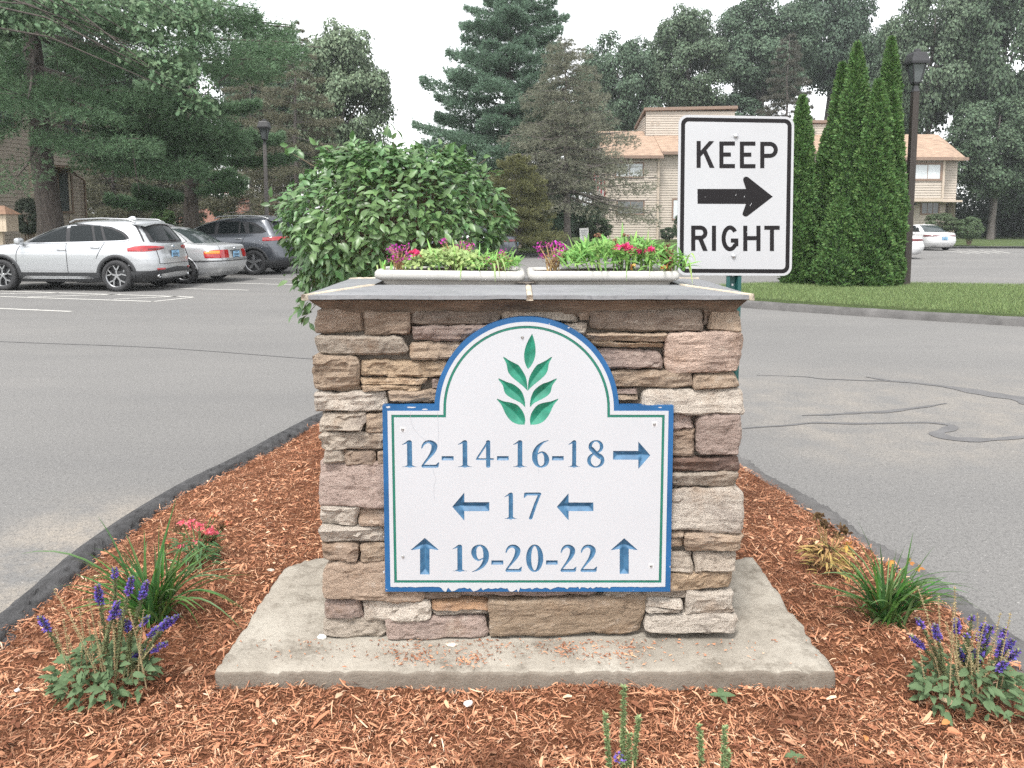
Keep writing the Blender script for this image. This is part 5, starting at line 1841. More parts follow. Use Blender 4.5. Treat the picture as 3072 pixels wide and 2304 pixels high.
def window(root, c, d, w, h, mat_pane, frame=.09, mull=1, deep=.05):
    """c centre on the wall, d direction along the wall"""
    c, d = Vector(c), Vector((d[0], d[1], 0)).normalized()
    n = Vector((d.y, -d.x, 0))
    mb = MB()
    def bar(a0, a1, b0, b1, t=deep):
        P = []
        for o in (t, -.02):
            for a, b in ((a0, b0), (a1, b0), (a1, b1), (a0, b1)): P.append(c + d * a + Vector((0, 0, b)) + n * o)
        mb.add(P, [(0, 1, 2, 3), (4, 7, 6, 5), (0, 4, 5, 1), (1, 5, 6, 2), (2, 6, 7, 3), (3, 7, 4, 0)])
    f = frame
    bar(-w / 2 - f, w / 2 + f, h / 2, h / 2 + f); bar(-w / 2 - f, w / 2 + f, -h / 2 - f, -h / 2, deep + .02)
    bar(-w / 2 - f, -w / 2, -h / 2, h / 2); bar(w / 2, w / 2 + f, -h / 2, h / 2)
    for k in range(mull):
        a = -w / 2 + w * (k + 1) / (mull + 1)
        bar(a - .02, a + .02, -h / 2, h / 2, deep - .015)
    fr = mb.build("window", MAT['trim'], root)
    for k in range(mull + 1):
        a0, a1 = -w / 2 + w * k / (mull + 1) + .02 * (k > 0), -w / 2 + w * (k + 1) / (mull + 1) - .02 * (k < mull)
        P = [c + d * a + Vector((0, 0, b)) + n * .026 for a, b in ((a0, -h / 2), (a1, -h / 2), (a1, h / 2), (a0, h / 2))]
        MB().add(P, [(0, 1, 2, 3)]).build("pane", mat_pane, fr)
    return fr
def slabbox(root, name, pts, th, mat):
    """a sloping slab from four points, th thick downwards"""
    P = [Vector(p) for p in pts]
    V = P + [p - Vector((0, 0, th)) for p in P]
    return MB().add(V, [(0, 1, 2, 3), (7, 6, 5, 4), (0, 4, 5, 1), (1, 5, 6, 2), (2, 6, 7, 3), (3, 7, 4, 0)]).build(name, mat, root)

# ------------------------------------------------------------------ long tan house at the back
YB = 52.0
gz = .33
wing = empty("town_house", (*ato(1450, 515, YB).xy, gz), "long two storey tan sided house with brown shingle roof behind the traffic sign", "house")
xa, xb, xc = ato(1310, 400, YB).x, ato(1421, 400, YB).x, ato(1935, 400, YB).x
ze = ato(1350, 341, YB).z
siding(wing, (xa, YB), (xb, YB), gz - .3, ze, .165, MAT['siding'])
siding(wing, (xb, YB + .5), (xc, YB + .5), gz - .3, ze + .35, .165, MAT['siding'])
siding(wing, (xb, YB), (xb, YB + .5), gz - .3, ze, .165, MAT['siding'])
siding(wing, (xa, YB + 9), (xa, YB), gz - .3, ze, .165, MAT['siding'])
MB().box((xa - .02, YB - .02, (gz + ze) / 2), (.14, .14, ze - gz)).box((xb + .02, YB - .02, (gz + ze) / 2), (.14, .14, ze - gz)).build("corner_board", MAT['tan_trim'], wing)
zr = ato(1400, 283, YB + 4.2).z
def roof(root, x0, x1, y0, z0, y1, z1, y2, th=.18):
    slabbox(root, "roof", [(x0, y0, z0), (x1, y0, z0), (x1, y1, z1), (x0, y1, z1)], th, MAT['roofing'])
    slabbox(root, "rear_roof", [(x0, y1 + .002, z1), (x1, y1 + .002, z1), (x1, y2, z0), (x0, y2, z0)], th, MAT['roofing'])
    MB().box(((x0 + x1) / 2, y0 - .05, z0 - .10), (x1 - x0 + .04, .12, .20)).build("gutter", MAT['trim'], root)
roof(wing, xa - .3, xb + .25, YB - .45, ze + .12, YB + 4.2, zr, YB + 9.4)
roof(wing, xb + .252, xc, YB + .05, ze + .42, YB + 4.2, zr + .02, YB + 9.4)
MB().add([(xa, YB + .1, ze), (xa, YB + 9, ze), (xa, YB + 4.2, zr - .15)], [(0, 1, 2)]).build("gable", MAT['siding'], wing)
# clerestory box
yc = YB + 3.2
x0, x1 = ato(1395, 260, yc).x, ato(1587, 260, yc).x
zt0, zt1, zb = ato(1395, 240, yc).z, ato(1587, 236, yc).z, ato(1400, 290, yc).z
siding(wing, (x0, yc), (x1, yc), zb - .4, zt0, .165, MAT['siding'])
siding(wing, (x0, yc + 4), (x0, yc), zb - .4, zt0 - .3, .165, MAT['siding'])
siding(wing, (x1, yc), (x1, yc + 4), zb - .4, zt0 - .3, .165, MAT['siding'])
slabbox(wing, "clerestory_roof", [(x0 - .15, yc - .2, zt0 + .22), (x1 + .15, yc - .2, zt1 + .22), (x1 + .15, yc + 4.2, zt1 - .6), (x0 - .15, yc + 4.2, zt0 - .6)], .2, MAT['trim'])
mb = MB()
for u in (1409, 1421):
    q = ato(u, 266, yc - .02)
    for (x, y, z, r) in ((q.x, q.y, q.z, .14),):
        ring = [(r * .7, -.02), (r, -.02), (r, .03)]
        l_ = MB().lathe(ring, 14, (0, 0, 0), 'Y'); mb.add([(a + x, b + y, c_ + z) for a, b, c_ in l_.v], l_.f)
mb.build("vent", MAT['tan_trim'], wing)
def wpx(root, u0, v0, u1, v1, Y, pane, mull=1, frame=.10):
    a, b = ato(u0, v1, Y), ato(u1, v0, Y)
    window(root, ((a.x + b.x) / 2, Y - .02, (a.z + b.z) / 2), (1, 0), b.x - a.x, b.z - a.z, pane, frame, mull)
wpx(wing, 1331, 354, 1388, 381, YB, MAT['pane_light']); wpx(wing, 1334, 435, 1389, 461, YB, MAT['pane'], 1)
wpx(wing, 1454, 432, 1478, 472, YB + .5, MAT['pane_light'], 0)
wpx(wing, 1500, 354, 1545, 384, YB + .5, MAT['pane'], 1); wpx(wing, 1600, 354, 1650, 384, YB + .5, MAT['pane'], 1)
wpx(wing, 1764, 352, 1800, 382, YB + .5, MAT['pane'], 1)
# upper box over the middle of the house
yc2 = YB + 3.4
x2, x3 = ato(1690, 270, yc2).x, ato(1800, 270, yc2).x
siding(wing, (x2, yc2), (x3, yc2), zb - .4, ato(1700, 268, yc2).z, .165, MAT['siding'])
slabbox(wing, "clerestory_roof", [(x2 - .15, yc2 - .2, ato(1700, 266, yc2).z + .2), (x3 + .15, yc2 - .2, ato(1700, 266, yc2).z + .2), (x3 + .15, yc2 + 4, ato(1700, 266, yc2).z - .6), (x2 - .15, yc2 + 4, ato(1700, 266, yc2).z - .6)], .2, MAT['trim'])

# ------------------------------------------------------------------ end house on the right
YR = 50.0
endh = empty("town_house", (*ato(2000, 515, YR).xy, .25), "tan sided end house with brown hipped roof behind the white sedan", "house")
xl, xm, xr_ = ato(1936, 400, YR).x, ato(2036, 400, YR).x, ato(2066, 400, YR + .8).x
zo, ze2 = ato(2000, 433, YR).z, ato(2000, 344, YR).z
zg = .2
siding(endh, (xl, YR), (xm, YR), zo, ze2, .165, MAT['siding'])
siding(endh, (xm, YR), (xm, YR + .8), zo, ze2, .165, MAT['siding'])
siding(endh, (xm, YR + .8), (xr_, YR + .8), zo, ze2 + .1, .165, MAT['siding'])
siding(endh, (xr_, YR + .8), (xr_, YR + 8), zg, ze2, .165, MAT['siding'])
siding(endh, (xl, YR + 1.4), (xr_ - .3, YR + 1.4), zg - .2, zo, .165, MAT['siding'])
MB().box(((xl + xr_) / 2, YR + 4.4, zo - .04), (xr_ - xl, 8.78, .12)).build("overhang", MAT['tan_trim'], endh)
MB().box(((xl + xm) / 2, YR - .03, zo + .03), (xm - xl + .1, .1, .2)).box((xm, YR - .03, (zo + ze2) / 2 + .07), (.14, .12, ze2 - zo - .16)).build("trim_board", MAT['tan_trim'], endh)
zrr = ato(1990, 290, YR + 3.6).z
xrd = ato(2026, 290, YR + 3.6).x
slabbox(endh, "roof", [(xl, YR - .35, ze2 + .12), (xm + .3, YR - .35, ze2 + .12), (xrd, YR + 3.6, zrr), (xl, YR + 3.6, zrr)], .2, MAT['roofing'])
slabbox(endh, "roof_hip", [(xm + .302, YR - .34, ze2 + .12), (xr_ + .4, YR + .6, ze2 + .16), (xr_ + .4, YR + 6.6, ze2 + .16), (xrd + .002, YR + 3.6, zrr)], .2, MAT['roofing'])
MB().box(((xl + xm + .3) / 2, YR - .42, ze2), (xm - xl + .34, .12, .2)).box(((xm + xr_) / 2 + .4, YR + .45, ze2 + .06), (xr_ - xm + .2, .12, .2)).build("gutter", MAT['trim'], endh)
wpx(endh, 1975, 356, 2031, 386, YR, MAT['pane_light'], 1, .14)
wpx(endh, 1990, 430, 2027, 461, YR + 1.4, MAT['pane'], 2, .09)
q = ato(1976, 440, YR + 1.35)
MB().lathe([(.001, -.10), (.06, -.08), (.08, .04), (.05, .10), (.001, .12)], 10, (q.x, q.y - .08, q.z)).build("wall_lamp", MAT['black_metal'], endh)
MB().tube([(xm + .25, YR + .3, ze2), (xm + .25, YR + .55, ze2 - .5), (xm + .22, YR + .74, ze2 - .9), (xm + .22, YR + .74, zo)], .06, 6).build("downspout", MAT['tan_trim'], endh)

# ------------------------------------------------------------------ brown sided house on the left
A, B = ato(-260, 480, 22.5), ato(176, 480, 30.2)
A.z = B.z = 0
dL = (B - A).normalized(); nL = Vector((dL.y, -dL.x, 0))
lh = empty("town_house", (A + B) / 2, "brown sided two storey house behind the thick pine trunk on the left", "house")
def on(u):
    """point of the wall line seen in pixel column u"""
    a, _ = ray(u * K, 480 * K)
    t = (a * A.y - A.x) / ((dL.x) - a * dL.y)
    return A + dL * t
def zat(u, v, p): return ato(u, v, p.y).z
zt_ = 6.6
pT, pE = on(72), on(203)
zO = zat(200, 363, pE)
siding(lh, A, pT, .05, zt_, .145, MAT['siding_dark'], .02)
siding(lh, pT, pE, zO, zt_, .145, MAT['siding_dark'], .02)
back = -nL * 1.0
def onb(u):
    a, _ = ray(u * K, 480 * K)
    P_ = A + back
    return P_ + dL * ((a * P_.y - P_.x) / (dL.x - a * dL.y))
s0, s1 = pT + back, onb(186)
siding(lh, s0, s1, .05, zO + .05, .145, MAT['siding_dark'], .02)
siding(lh, pT, s0, .05, zO + .05, .145, MAT['siding_dark'], .02)
siding(lh, pE, pE - nL * 7, zO, zt_, .145, MAT['siding_dark'], .02)
siding(lh, s1, s1 - nL * 7, .05, zO + .05, .145, MAT['siding_dark'], .02)
def wallbox(name, p, along, out, up, mat, zc, off=0.0):
    rot = Matrix.Rotation(math.atan2(dL.y, dL.x), 3, 'Z')
    return MB().box(Vector((p.x, p.y, zc)) + nL * off, (along, out, up), rot).build(name, mat, lh)
wallbox("overhang", pT.lerp(pE, .5) - nL * .5, (pE - pT).length, 1.0, .10, MAT['trim'], zO - .03)
wallbox("corner_board", pE, .12, .06, zt_ - zO, MAT['tan_trim'], (zO + zt_) / 2, .035)
wallbox("corner_board", pT, .12, .06, zO, MAT['tan_trim'], zO / 2, .035)
wallbox("corner_board", onb(152), .10, .05, zO, MAT['tan_trim'], zO / 2, .03)
wallbox("eave", A.lerp(pE, .5) - nL * 2, (pE - A).length + 1, 5.6, .18, MAT['roofing'], zt_ + .08)
dp = onb(92)
wallbox("door", dp, .95, .06, 2.1, MAT['dark_door'], 1.15, .03)
window(lh, onb(143) + Vector((0, 0, zat(143, 415, onb(143)))), dL, .62, 1.5, MAT['pane'], .09, 0)
window(lh, (on(20)) + Vector((0, 0, zat(18, 232, on(18)))), dL, .9, 1.2, MAT['pane'], .09, 1)
window(lh, (on(165)) + Vector((0, 0, zat(165, 262, on(165)))), dL, 1.0, 1.2, MAT['pane'], .09, 1)
q0 = on(166)
MB().tube([q0 + Vector((0, 0, zO - .05)) - nL * .35, onb(180) + Vector((0, 0, zO - .45)) + nL * .15, onb(180) + Vector((0, 0, .2)) + nL * .15], .05, 6).build("downspout", MAT['trim'], lh)

# ------------------------------------------------------------------ brick building far behind the cars
YK = 78.0
b0, b1 = ato(380, 470, YK), ato(531, 470, YK)
bk = empty("brick_building", (b0.x, YK, .5), "red brick building glimpsed far behind the pines", "building")
zt2 = ato(500, 424, YK).z
MB().box(((b0.x + b1.x) / 2, YK + 5, (zt2 + .3) / 2), (b1.x - b0.x, 10, zt2 - .3)).build("wall", MAT['brick'], bk)
pk = ato(524, 417, YK).z
MB().add([(b1.x - 5, YK + .01, zt2), (b1.x, YK + .01, zt2), (b1.x - 1.6, YK + .01, zt2 + 1.0)], [(0, 1, 2)]).build("gable", MAT['brick'], bk)
MAT['white_trim'] = M("white_trim", (.66, .65, .63), .7, var=.04)
slabbox(bk, "roof", [(b0.x - .3, YK - .3, zt2 + .15), (b1.x + .4, YK - .3, zt2 + .15), (b1.x + .4, YK + 5, zt2 + 2.2), (b0.x - .3, YK + 5, zt2 + 2.2)], .2, MAT['white_trim'])
for u, v in ((464, 432), (505, 436), (432, 434)):
    q = ato(u, v, YK)
    window(bk, (q.x, YK - .02, q.z), (1, 0), .5, 1.1, MAT['pane_light'], .22, 0)

# ------------------------------------------------------------------ tan post behind the bush
q = ato(1116, 524, 40)
MB().box((q.x, 40, 1.0), (.55, .55, 1.75), bevel=.03).box((q.x, 40, 1.92), (.65, .65, .1), bevel=.02)
tp = MB().box((q.x, 40, .85), (.5, .5, 1.7), bevel=.02).box((q.x, 40, 1.74), (.6, .6, .09), bevel=.02).build("gate_post", MAT['tan_trim'])
tag(tp, "square tan post just right of the leafy bush, far back", "post")

# ------------------------------------------------------------------ lamp posts
MAT['post_wood'] = M("lamp_post_brown", (.032, .025, .021), .75, var=.25, vscale=3, stretch=(4, 4, .6), bmp=.3, bscale=8, bdist=.02)
MAT['post_grey'] = M("lamp_post_grey", (.11, .10, .095), .8, var=.15, vscale=3, stretch=(4, 4, .6))
MAT['lamp_glass'] = M("lamp_glass", (.10, .11, .112), .1, var=.1, vscale=4, spec=.8)
def lamp_post(x, y, z0, H, w, mat, label, roof_w=.37):
    r = empty("lamp_post", (x, y, z0), label, "lamp post", "lamp posts by the car park")
    zp = z0 + H - .88
    def sq(wd, z): return [(x - wd / 2, y - wd / 2, z), (x + wd / 2, y - wd / 2, z), (x + wd / 2, y + wd / 2, z), (x - wd / 2, y + wd / 2, z)]
    def stack(levels):
        V, Fs = [], []
        for wd, z in levels: V += sq(wd, z)
        for k in range(len(levels) - 1):
            for i in range(4): Fs.append((4 * k + i, 4 * k + (i + 1) % 4, 4 * k + 4 + (i + 1) % 4, 4 * k + 4 + i))
        Fs.append(tuple(range(len(V) - 4, len(V)))); Fs.append((3, 2, 1, 0))
        return MB().add(V, Fs)
    stack([(w * 1.08, z0 - .1), (w, zp)]).build("pole", mat, r)
    stack([(w * 1.05, zp), (w * .8, zp + .05), (.075, zp + .12), (.12, zp + .16), (.14, zp + .19)]).build("lantern_base", MAT['black_metal'], r)
    zb, zt = zp + .19, zp + .56
    wb, wt = .14, roof_w * .74
    stack([(wb * .93, zb + .004), (wt * .93, zt - .004)]).build("lantern_glass", MAT['lamp_glass'], r)
    for sx in (1, -1):
        for sy in (1, -1):
            MB().tube([(x + sx * wb / 2, y + sy * wb / 2, zb - .01), (x + sx * wt / 2, y + sy * wt / 2, zt + .01)], .016, 5).build("lantern_bar", MAT['black_metal'], r)
    MB().tube([(x, y, zb), (x, y, zb + .22)], .05, 8).build("bulb_socket", MAT['black_metal'], r)
    stack([(roof_w, zt), (roof_w * 1.02, zt + .045), (roof_w * .78, zt + .20), (roof_w * .70, zt + .235), (roof_w * .3, zt + .25), (roof_w * .27, zt + .30), (.05, zt + .32)]).build("lantern_roof", MAT['black_metal'], r)
lp_ = groundo(1956, 617, .14)
lamp_post(lp_.x, lp_.y, .14, 4.98, .125, MAT['post_wood'], "dark brown lamp post with black lantern standing beside the tall evergreens")
q = ato(577, 480, 27.0)
lamp_post(q.x, 27.0, .1, 4.95, .10, MAT['post_grey'], "grey lamp post with black lantern behind the dark grey car", .37)

# ------------------------------------------------------------------ little roofed box on a post, left edge
MAT['cream_wood'] = M("cream_boards", (.50, .41, .31), .75, var=.08, vscale=5)
MAT['box_roof'] = M("box_roof", (.22, .13, .085), .85, var=.2, vscale=8)
q = ato(4, 480, 21.5)
bx = empty("notice_box", (q.x, 21.5, .1), "cream boarded box with brown hipped roof on a post at the left edge", "post box")
zb_, zt_b = ato(4, 500, 21.5).z, ato(4, 463, 21.5).z
for k in range(6):
    MB().box((q.x - .25 + k * .10, 21.5 - .26, (zb_ + zt_b) / 2), (.094, .03, zt_b - zb_)).build("board", MAT['cream_wood'], bx)
MB().box((q.x, 21.5, (zb_ + zt_b) / 2), (.60, .50, zt_b - zb_ - .01)).build("case", MAT['cream_wood'], bx)
V = [(q.x - .36, 21.14, zt_b), (q.x + .36, 21.14, zt_b), (q.x + .36, 21.86, zt_b), (q.x - .36, 21.86, zt_b), (q.x - .1, 21.5, zt_b + .24), (q.x + .1, 21.5, zt_b + .24)]
MB().add(V, [(0, 1, 5, 4), (1, 2, 5), (2, 3, 4, 5), (3, 0, 4), (3, 2, 1, 0)]).build("roof", MAT['box_roof'], bx)
MB().box((q.x - .02, 21.5, zb_ / 2 + .05), (.10, .10, zb_ - .1)).build("post", MAT['cream_wood'], bx)

# ------------------------------------------------------------------ small white notice in front of the round shrub, flag on the house
q = ato(1262, 507, 37)
ns = empty("notice_sign", (q.x, 37, .2), "small white notice on a post in front of the round clipped shrub", "notice")
rot = Matrix.Rotation(math.radians(-4), 3, 'Y')
MB().box((q.x, 37, q.z + .02), (.44, .02, .60), rot, bevel=.008).build("panel", MAT['white_trim'], ns)
mb = MB()
for k, wd in enumerate((.30, .34, .26, .32, .2)): mb.box((q.x + .005 * k, 36.985, q.z + .20 - k * .075), (wd, .004, .03), rot)
tag(mb.build("print", MAT['scuff'], ns), kind='stuff')
MB().box((q.x, 37.03, (q.z + .2) / 2), (.07, .05, q.z - .05)).build("post", MAT['white_trim'], ns)
q = ato(1296, 388, YB - .3)
fl = empty("flag", (q.x, q.y, q.z), "faded striped flag hanging by the corner of the long tan house", "flag")
MB().tube([(q.x + .45, YB - .02, q.z - .1), (q.x - .5, YB - 1.0, q.z + .6)], .02, 6).build("flag_pole", MAT['white_trim'], fl)
MAT['flag_red'] = M("flag_red", (.42, .09, .10), .8, var=.08); MAT['flag_white'] = M("flag_white", (.60, .58, .58), .8, var=.05)
for k in range(7):
    V = []
    for j in range(7):
        w_ = .06 * math.sin(j * 1.1)
        for e in (0, 1):
            x = q.x - .5 + .13 * (k + e)
            V.append((x, YB - .95 + w_ + .13 * (k + e), q.z + .55 - .10 * (k + e) - j * .17))
    MB().add(V, [(2 * j, 2 * j + 1, 2 * j + 3, 2 * j + 2) for j in range(6)], True).build("flag_stripe", MAT['flag_red'] if k % 2 == 0 else MAT['flag_white'], fl)

# ================================================================== TREES
def unit(rng, n):
    v = rng.normal(size=(n, 3))
    return v / np.linalg.norm(v, axis=1)[:, None]
def nrm(v): return v / np.maximum(1e-9, np.linalg.norm(v, axis=-1, keepdims=True))
def leaf_quads(P, D, Nn, L, W, fold=.15):
    """rhombic leaves: P base, D direction, Nn normal"""
    D = nrm(D); S = nrm(np.cross(D, Nn)); U = np.cross(S, D)
    L, W = np.asarray(L)[:, None], np.asarray(W)[:, None]
    V = np.empty((len(P), 4, 3))
    V[:, 0] = P
    V[:, 1] = P + D * L * .45 + S * W / 2 + U * W * fold
    V[:, 2] = P + D * L
    V[:, 3] = P + D * L * .45 - S * W / 2 + U * W * fold
    return V.reshape(-1, 3), np.arange(len(P) * 4).reshape(-1, 4)

def crown_mesh(seed, n_clump, n_leaf, L=.055, flat=.0, hollow=.35):
    """a unit crown of leaf clumps"""
    rng = np.random.default_rng(seed)
    C = unit(rng, n_clump) * (hollow + (1 - hollow) * rng.random((n_clump, 1)) ** .6)
    C *= .90
    C[:, 2] = np.where(C[:, 2] < -.55, C[:, 2] * .8, C[:, 2])
    R = rng.uniform(.12, .28, n_clump)
    w = R ** 2; w /= w.sum()
    k = rng.choice(n_clump, n_leaf, p=w)
    d = unit(rng, n_leaf)
    d[:, 2] = np.abs(d[:, 2]) * np.where(rng.random(n_leaf) < .72, 1, -1)
    P = C[k] + d * (R[k] * (.55 + .5 * rng.random(n_leaf)))[:, None] * np.array([1, 1, .75])
    Nn = nrm(d * .8 + nrm(C[k]) * .4 + np.array([0, 0, .5]) + unit(rng, n_leaf) * .7)
    D = nrm(np.cross(Nn, unit(rng, n_leaf)) + np.array([0, 0, -.25]))
    Ls = L * rng.uniform(.6, 1.35, n_leaf)
    V, Fc = leaf_quads(P, D, Nn, Ls, Ls * rng.uniform(.65, 1.0, n_leaf))
    return np_mesh("crown", V, Fc), C, R
CROWNS = [crown_mesh(31, 110, 44000, .042), crown_mesh(32, 130, 44000, .042), crown_mesh(33, 90, 44000, .042)]
for c_ in CROWNS: c_[0].materials.append(MAT['leaf'])

def trunk_mesh(base, top, r0, r1, limbs, seed, bend=.15):
    rnd = random.Random(seed)
    base, top = Vector(base), Vector(top)
    pts = [base.lerp(top, k / 8) + Vector((rnd.uniform(-1, 1), rnd.uniform(-1, 1), 0)) * bend * math.sin(math.pi * k / 8) for k in range(9)]
    pts[0] = base
    rad = [r0 * 1.35 if k == 0 else r0 + (r1 - r0) * k / 8 for k in range(9)]
    mb = MB().tube(pts, rad, 10)
    for (tip, t, rr_) in limbs:
        p = base.lerp(top, t)
        tip = Vector(tip)
        mid = p.lerp(tip, .5) + Vector((rnd.uniform(-.3, .3), rnd.uniform(-.3, .3), rnd.uniform(0, .5)))
        mb.tube([p, p.lerp(mid, .5) + Vector((0, 0, .1)), mid, tip], [rr_, rr_ * .8, rr_ * .55, rr_ * .2], 6)
    return mb

def leafy_tree(u, v, rx, rz, Y, label, col, kind=0, zg=.3, ry=None, name="broadleaf_tree", rot=0.0, group="trees behind the car park", trunk_r=None):
    """crown centred at overview pixel (u, v) with half-size rx, rz pixels at depth Y"""
    c = ato(u, v, Y)
    s = Y / 1661.0
    RX, RZ = rx * s, rz * s
    RY = ry or RX * .9
    r = empty(name, (c.x, Y, zg), label, "tree", group)
    me, C, R = CROWNS[kind]
    o = link("crown", me, None, r, False, col)
    o.location = (0, 0, c.z - zg)
    o.scale = (RX, RY, RZ)
    o.rotation_euler = (0, 0, rot)
    limbs = []
    ca, sa = math.cos(rot), math.sin(rot)
    rt = trunk_r or max(.14, RX * .055)
    for k in range(7):
        q = C[(k * 11) % len(C)] * .85
        x, y = q[0] * RX, q[1] * RY
        limbs.append(((c.x + ca * x - sa * y, Y + sa * x + ca * y, c.z + q[2] * RZ), .45 + .06 * k, rt * .5))
    trunk_mesh((c.x, Y, zg - .2), (c.x + .2, Y, c.z + RZ * .6), rt, rt * .25, limbs, int(u * 7 + v)).build("trunk", MAT['bark_grey'], r)
    return r

# far broadleaf trees behind the houses
G1, G2, G3 = (.088, .135, .085), (.105, .15, .092), (.074, .117, .076)
FAR = [
 (1330, 205, 95, 145, 64, "dark broadleaf tree between the bare spruce and the house roof", G1, 0),
 (1478, 150, 110, 135, 66, "tall broadleaf tree rising behind the clerestory of the tan house", G2, 1),
 (1645, 120, 125, 150, 70, "tall dark broadleaf tree rising behind the traffic sign", G1, 2),
 (1790, 90, 105, 150, 74, "broadleaf tree against the sky above the left end of the evergreens", G3, 0),
 (1905, 240, 95, 190, 66, "broadleaf tree behind the brown lamp post", G1, 1),
 (2010, 140, 115, 190, 62, "tall maple behind the roof of the end house", G2, 2),
 (2165, 110, 130, 205, 60, "tall maple filling the upper right corner", (.078, .118, .070), 1),
 (2150, 330, 110, 130, 56, "lower pale maple at the right edge behind the round shrubs", (.085, .130, .075), 0),
 (2270, 330, 120, 220, 58, "maple standing at the far right edge of the woods", G1, 2),
 (1245, 330, 90, 120, 70, "low broadleaf tree behind the bare spruce", G1, 2),
 (1560, 290, 120, 90, 68, "broadleaf tree low behind the house roof", G3, 1),
 (735, 228, 132, 180, 45, "rounded pale green broadleaf tree against the sky", (.17, .225, .14), 1),
 (640, 300, 90, 130, 48, "broadleaf tree left of the rounded pale tree", (.085, .130, .075), 0),
 (820, 420, 110, 95, 62, "low broadleaf tree behind the top of the leafy bush", (.085, .125, .080), 2),
 (560, 250, 110, 210, 58, "tall broadleaf tree far behind the grey lamp post", (.062, .100, .060), 0),
 (330, 330, 150, 200, 52, "broadleaf tree behind the second pine", (.066, .100, .060), 1),
 (120, 200, 170, 260, 48, "broadleaf tree behind the brown house", G1, 2),
 (250, 390, 120, 90, 66, "low broadleaf tree far behind the corner of the brown house", (.072, .11, .066), 2),
 (960, 440, 110, 80, 64, "low broadleaf tree behind the white pine", (.075, .112, .068), 0),
]
for k, (u, v, rx, rz, Y, lab, col, kd) in enumerate(FAR):
    leafy_tree(u, v, rx, rz, Y, lab, col, kd, .4, rot=k * 1.3)
# undergrowth masses; the first, dark one stands in for shade under the maples
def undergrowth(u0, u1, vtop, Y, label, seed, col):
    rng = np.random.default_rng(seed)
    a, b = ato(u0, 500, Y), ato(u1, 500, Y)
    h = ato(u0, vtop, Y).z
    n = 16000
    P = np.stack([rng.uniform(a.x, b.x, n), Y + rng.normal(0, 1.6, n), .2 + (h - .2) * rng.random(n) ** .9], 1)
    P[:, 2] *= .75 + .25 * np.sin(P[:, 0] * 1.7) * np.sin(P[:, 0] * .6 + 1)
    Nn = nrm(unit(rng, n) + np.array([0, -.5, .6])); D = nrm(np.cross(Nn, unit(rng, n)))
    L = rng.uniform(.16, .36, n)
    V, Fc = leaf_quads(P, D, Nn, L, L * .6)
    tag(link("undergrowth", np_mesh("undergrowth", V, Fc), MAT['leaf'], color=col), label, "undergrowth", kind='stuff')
undergrowth(2060, 2420, 400, 64, "dark leaf mass standing in for the shade under the maples on the right", 61, (.035, .055, .035))
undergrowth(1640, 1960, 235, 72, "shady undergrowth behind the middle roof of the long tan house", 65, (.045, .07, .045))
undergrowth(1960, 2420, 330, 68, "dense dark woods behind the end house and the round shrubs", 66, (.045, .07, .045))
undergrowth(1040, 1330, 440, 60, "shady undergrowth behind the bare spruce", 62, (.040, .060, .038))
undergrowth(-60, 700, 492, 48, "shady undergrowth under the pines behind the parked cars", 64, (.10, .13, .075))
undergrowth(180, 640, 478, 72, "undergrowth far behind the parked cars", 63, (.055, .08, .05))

# ------------------------------------------------------------------ conifers made of boughs with needle tufts
def bough(rng, p0, p1, spread, n, droop=.0, lift=.12, start=.3):
    """tuft positions and axes along a plumed bough from p0 to p1"""
    p0, p1 = np.array(p0, float), np.array(p1, float)
    d = p1 - p0
    L = np.linalg.norm(d)
    t = start + (1 - start) * rng.random(n) ** .8
    side = np.cross(d / L, [0, 0, 1.0]); side /= max(1e-6, np.linalg.norm(side))
    wmax = spread * L
    w = wmax * np.sin(np.pi * np.clip((t - start * .6) / (1.05 - start * .6), 0, 1)) ** .7
    s = rng.uniform(-1, 1, n) * w
    z = L * lift * (t ** 2 - t) * 2 - droop * np.abs(s) + rng.normal(0, .055 * L ** .5, n) - droop * L * .3 * t ** 2
    P = p0 + d * t[:, None] + side * s[:, None] + np.array([0, 0, 1.0]) * z[:, None]
    A = nrm(d / L * .7 + side * (s / max(wmax, 1e-6))[:, None] * .9 + np.array([0, 0, .35]))
    return P, A
def needles(rng, P, A, k, L, W, loose=.6):
    n = len(P)
    P = np.repeat(P, k, 0); A = np.repeat(A, k, 0)
    D = nrm(A + unit(rng, n * k) * loose)
    S = nrm(np.cross(D, unit(rng, n * k)))
    Ls = (L * rng.uniform(.6, 1.25, n * k))[:, None]
    V = np.stack([P - S * W / 2, P + S * W / 2, P + D * Ls], 1).reshape(-1, 3)
    return V, np.arange(len(V)).reshape(-1, 3)
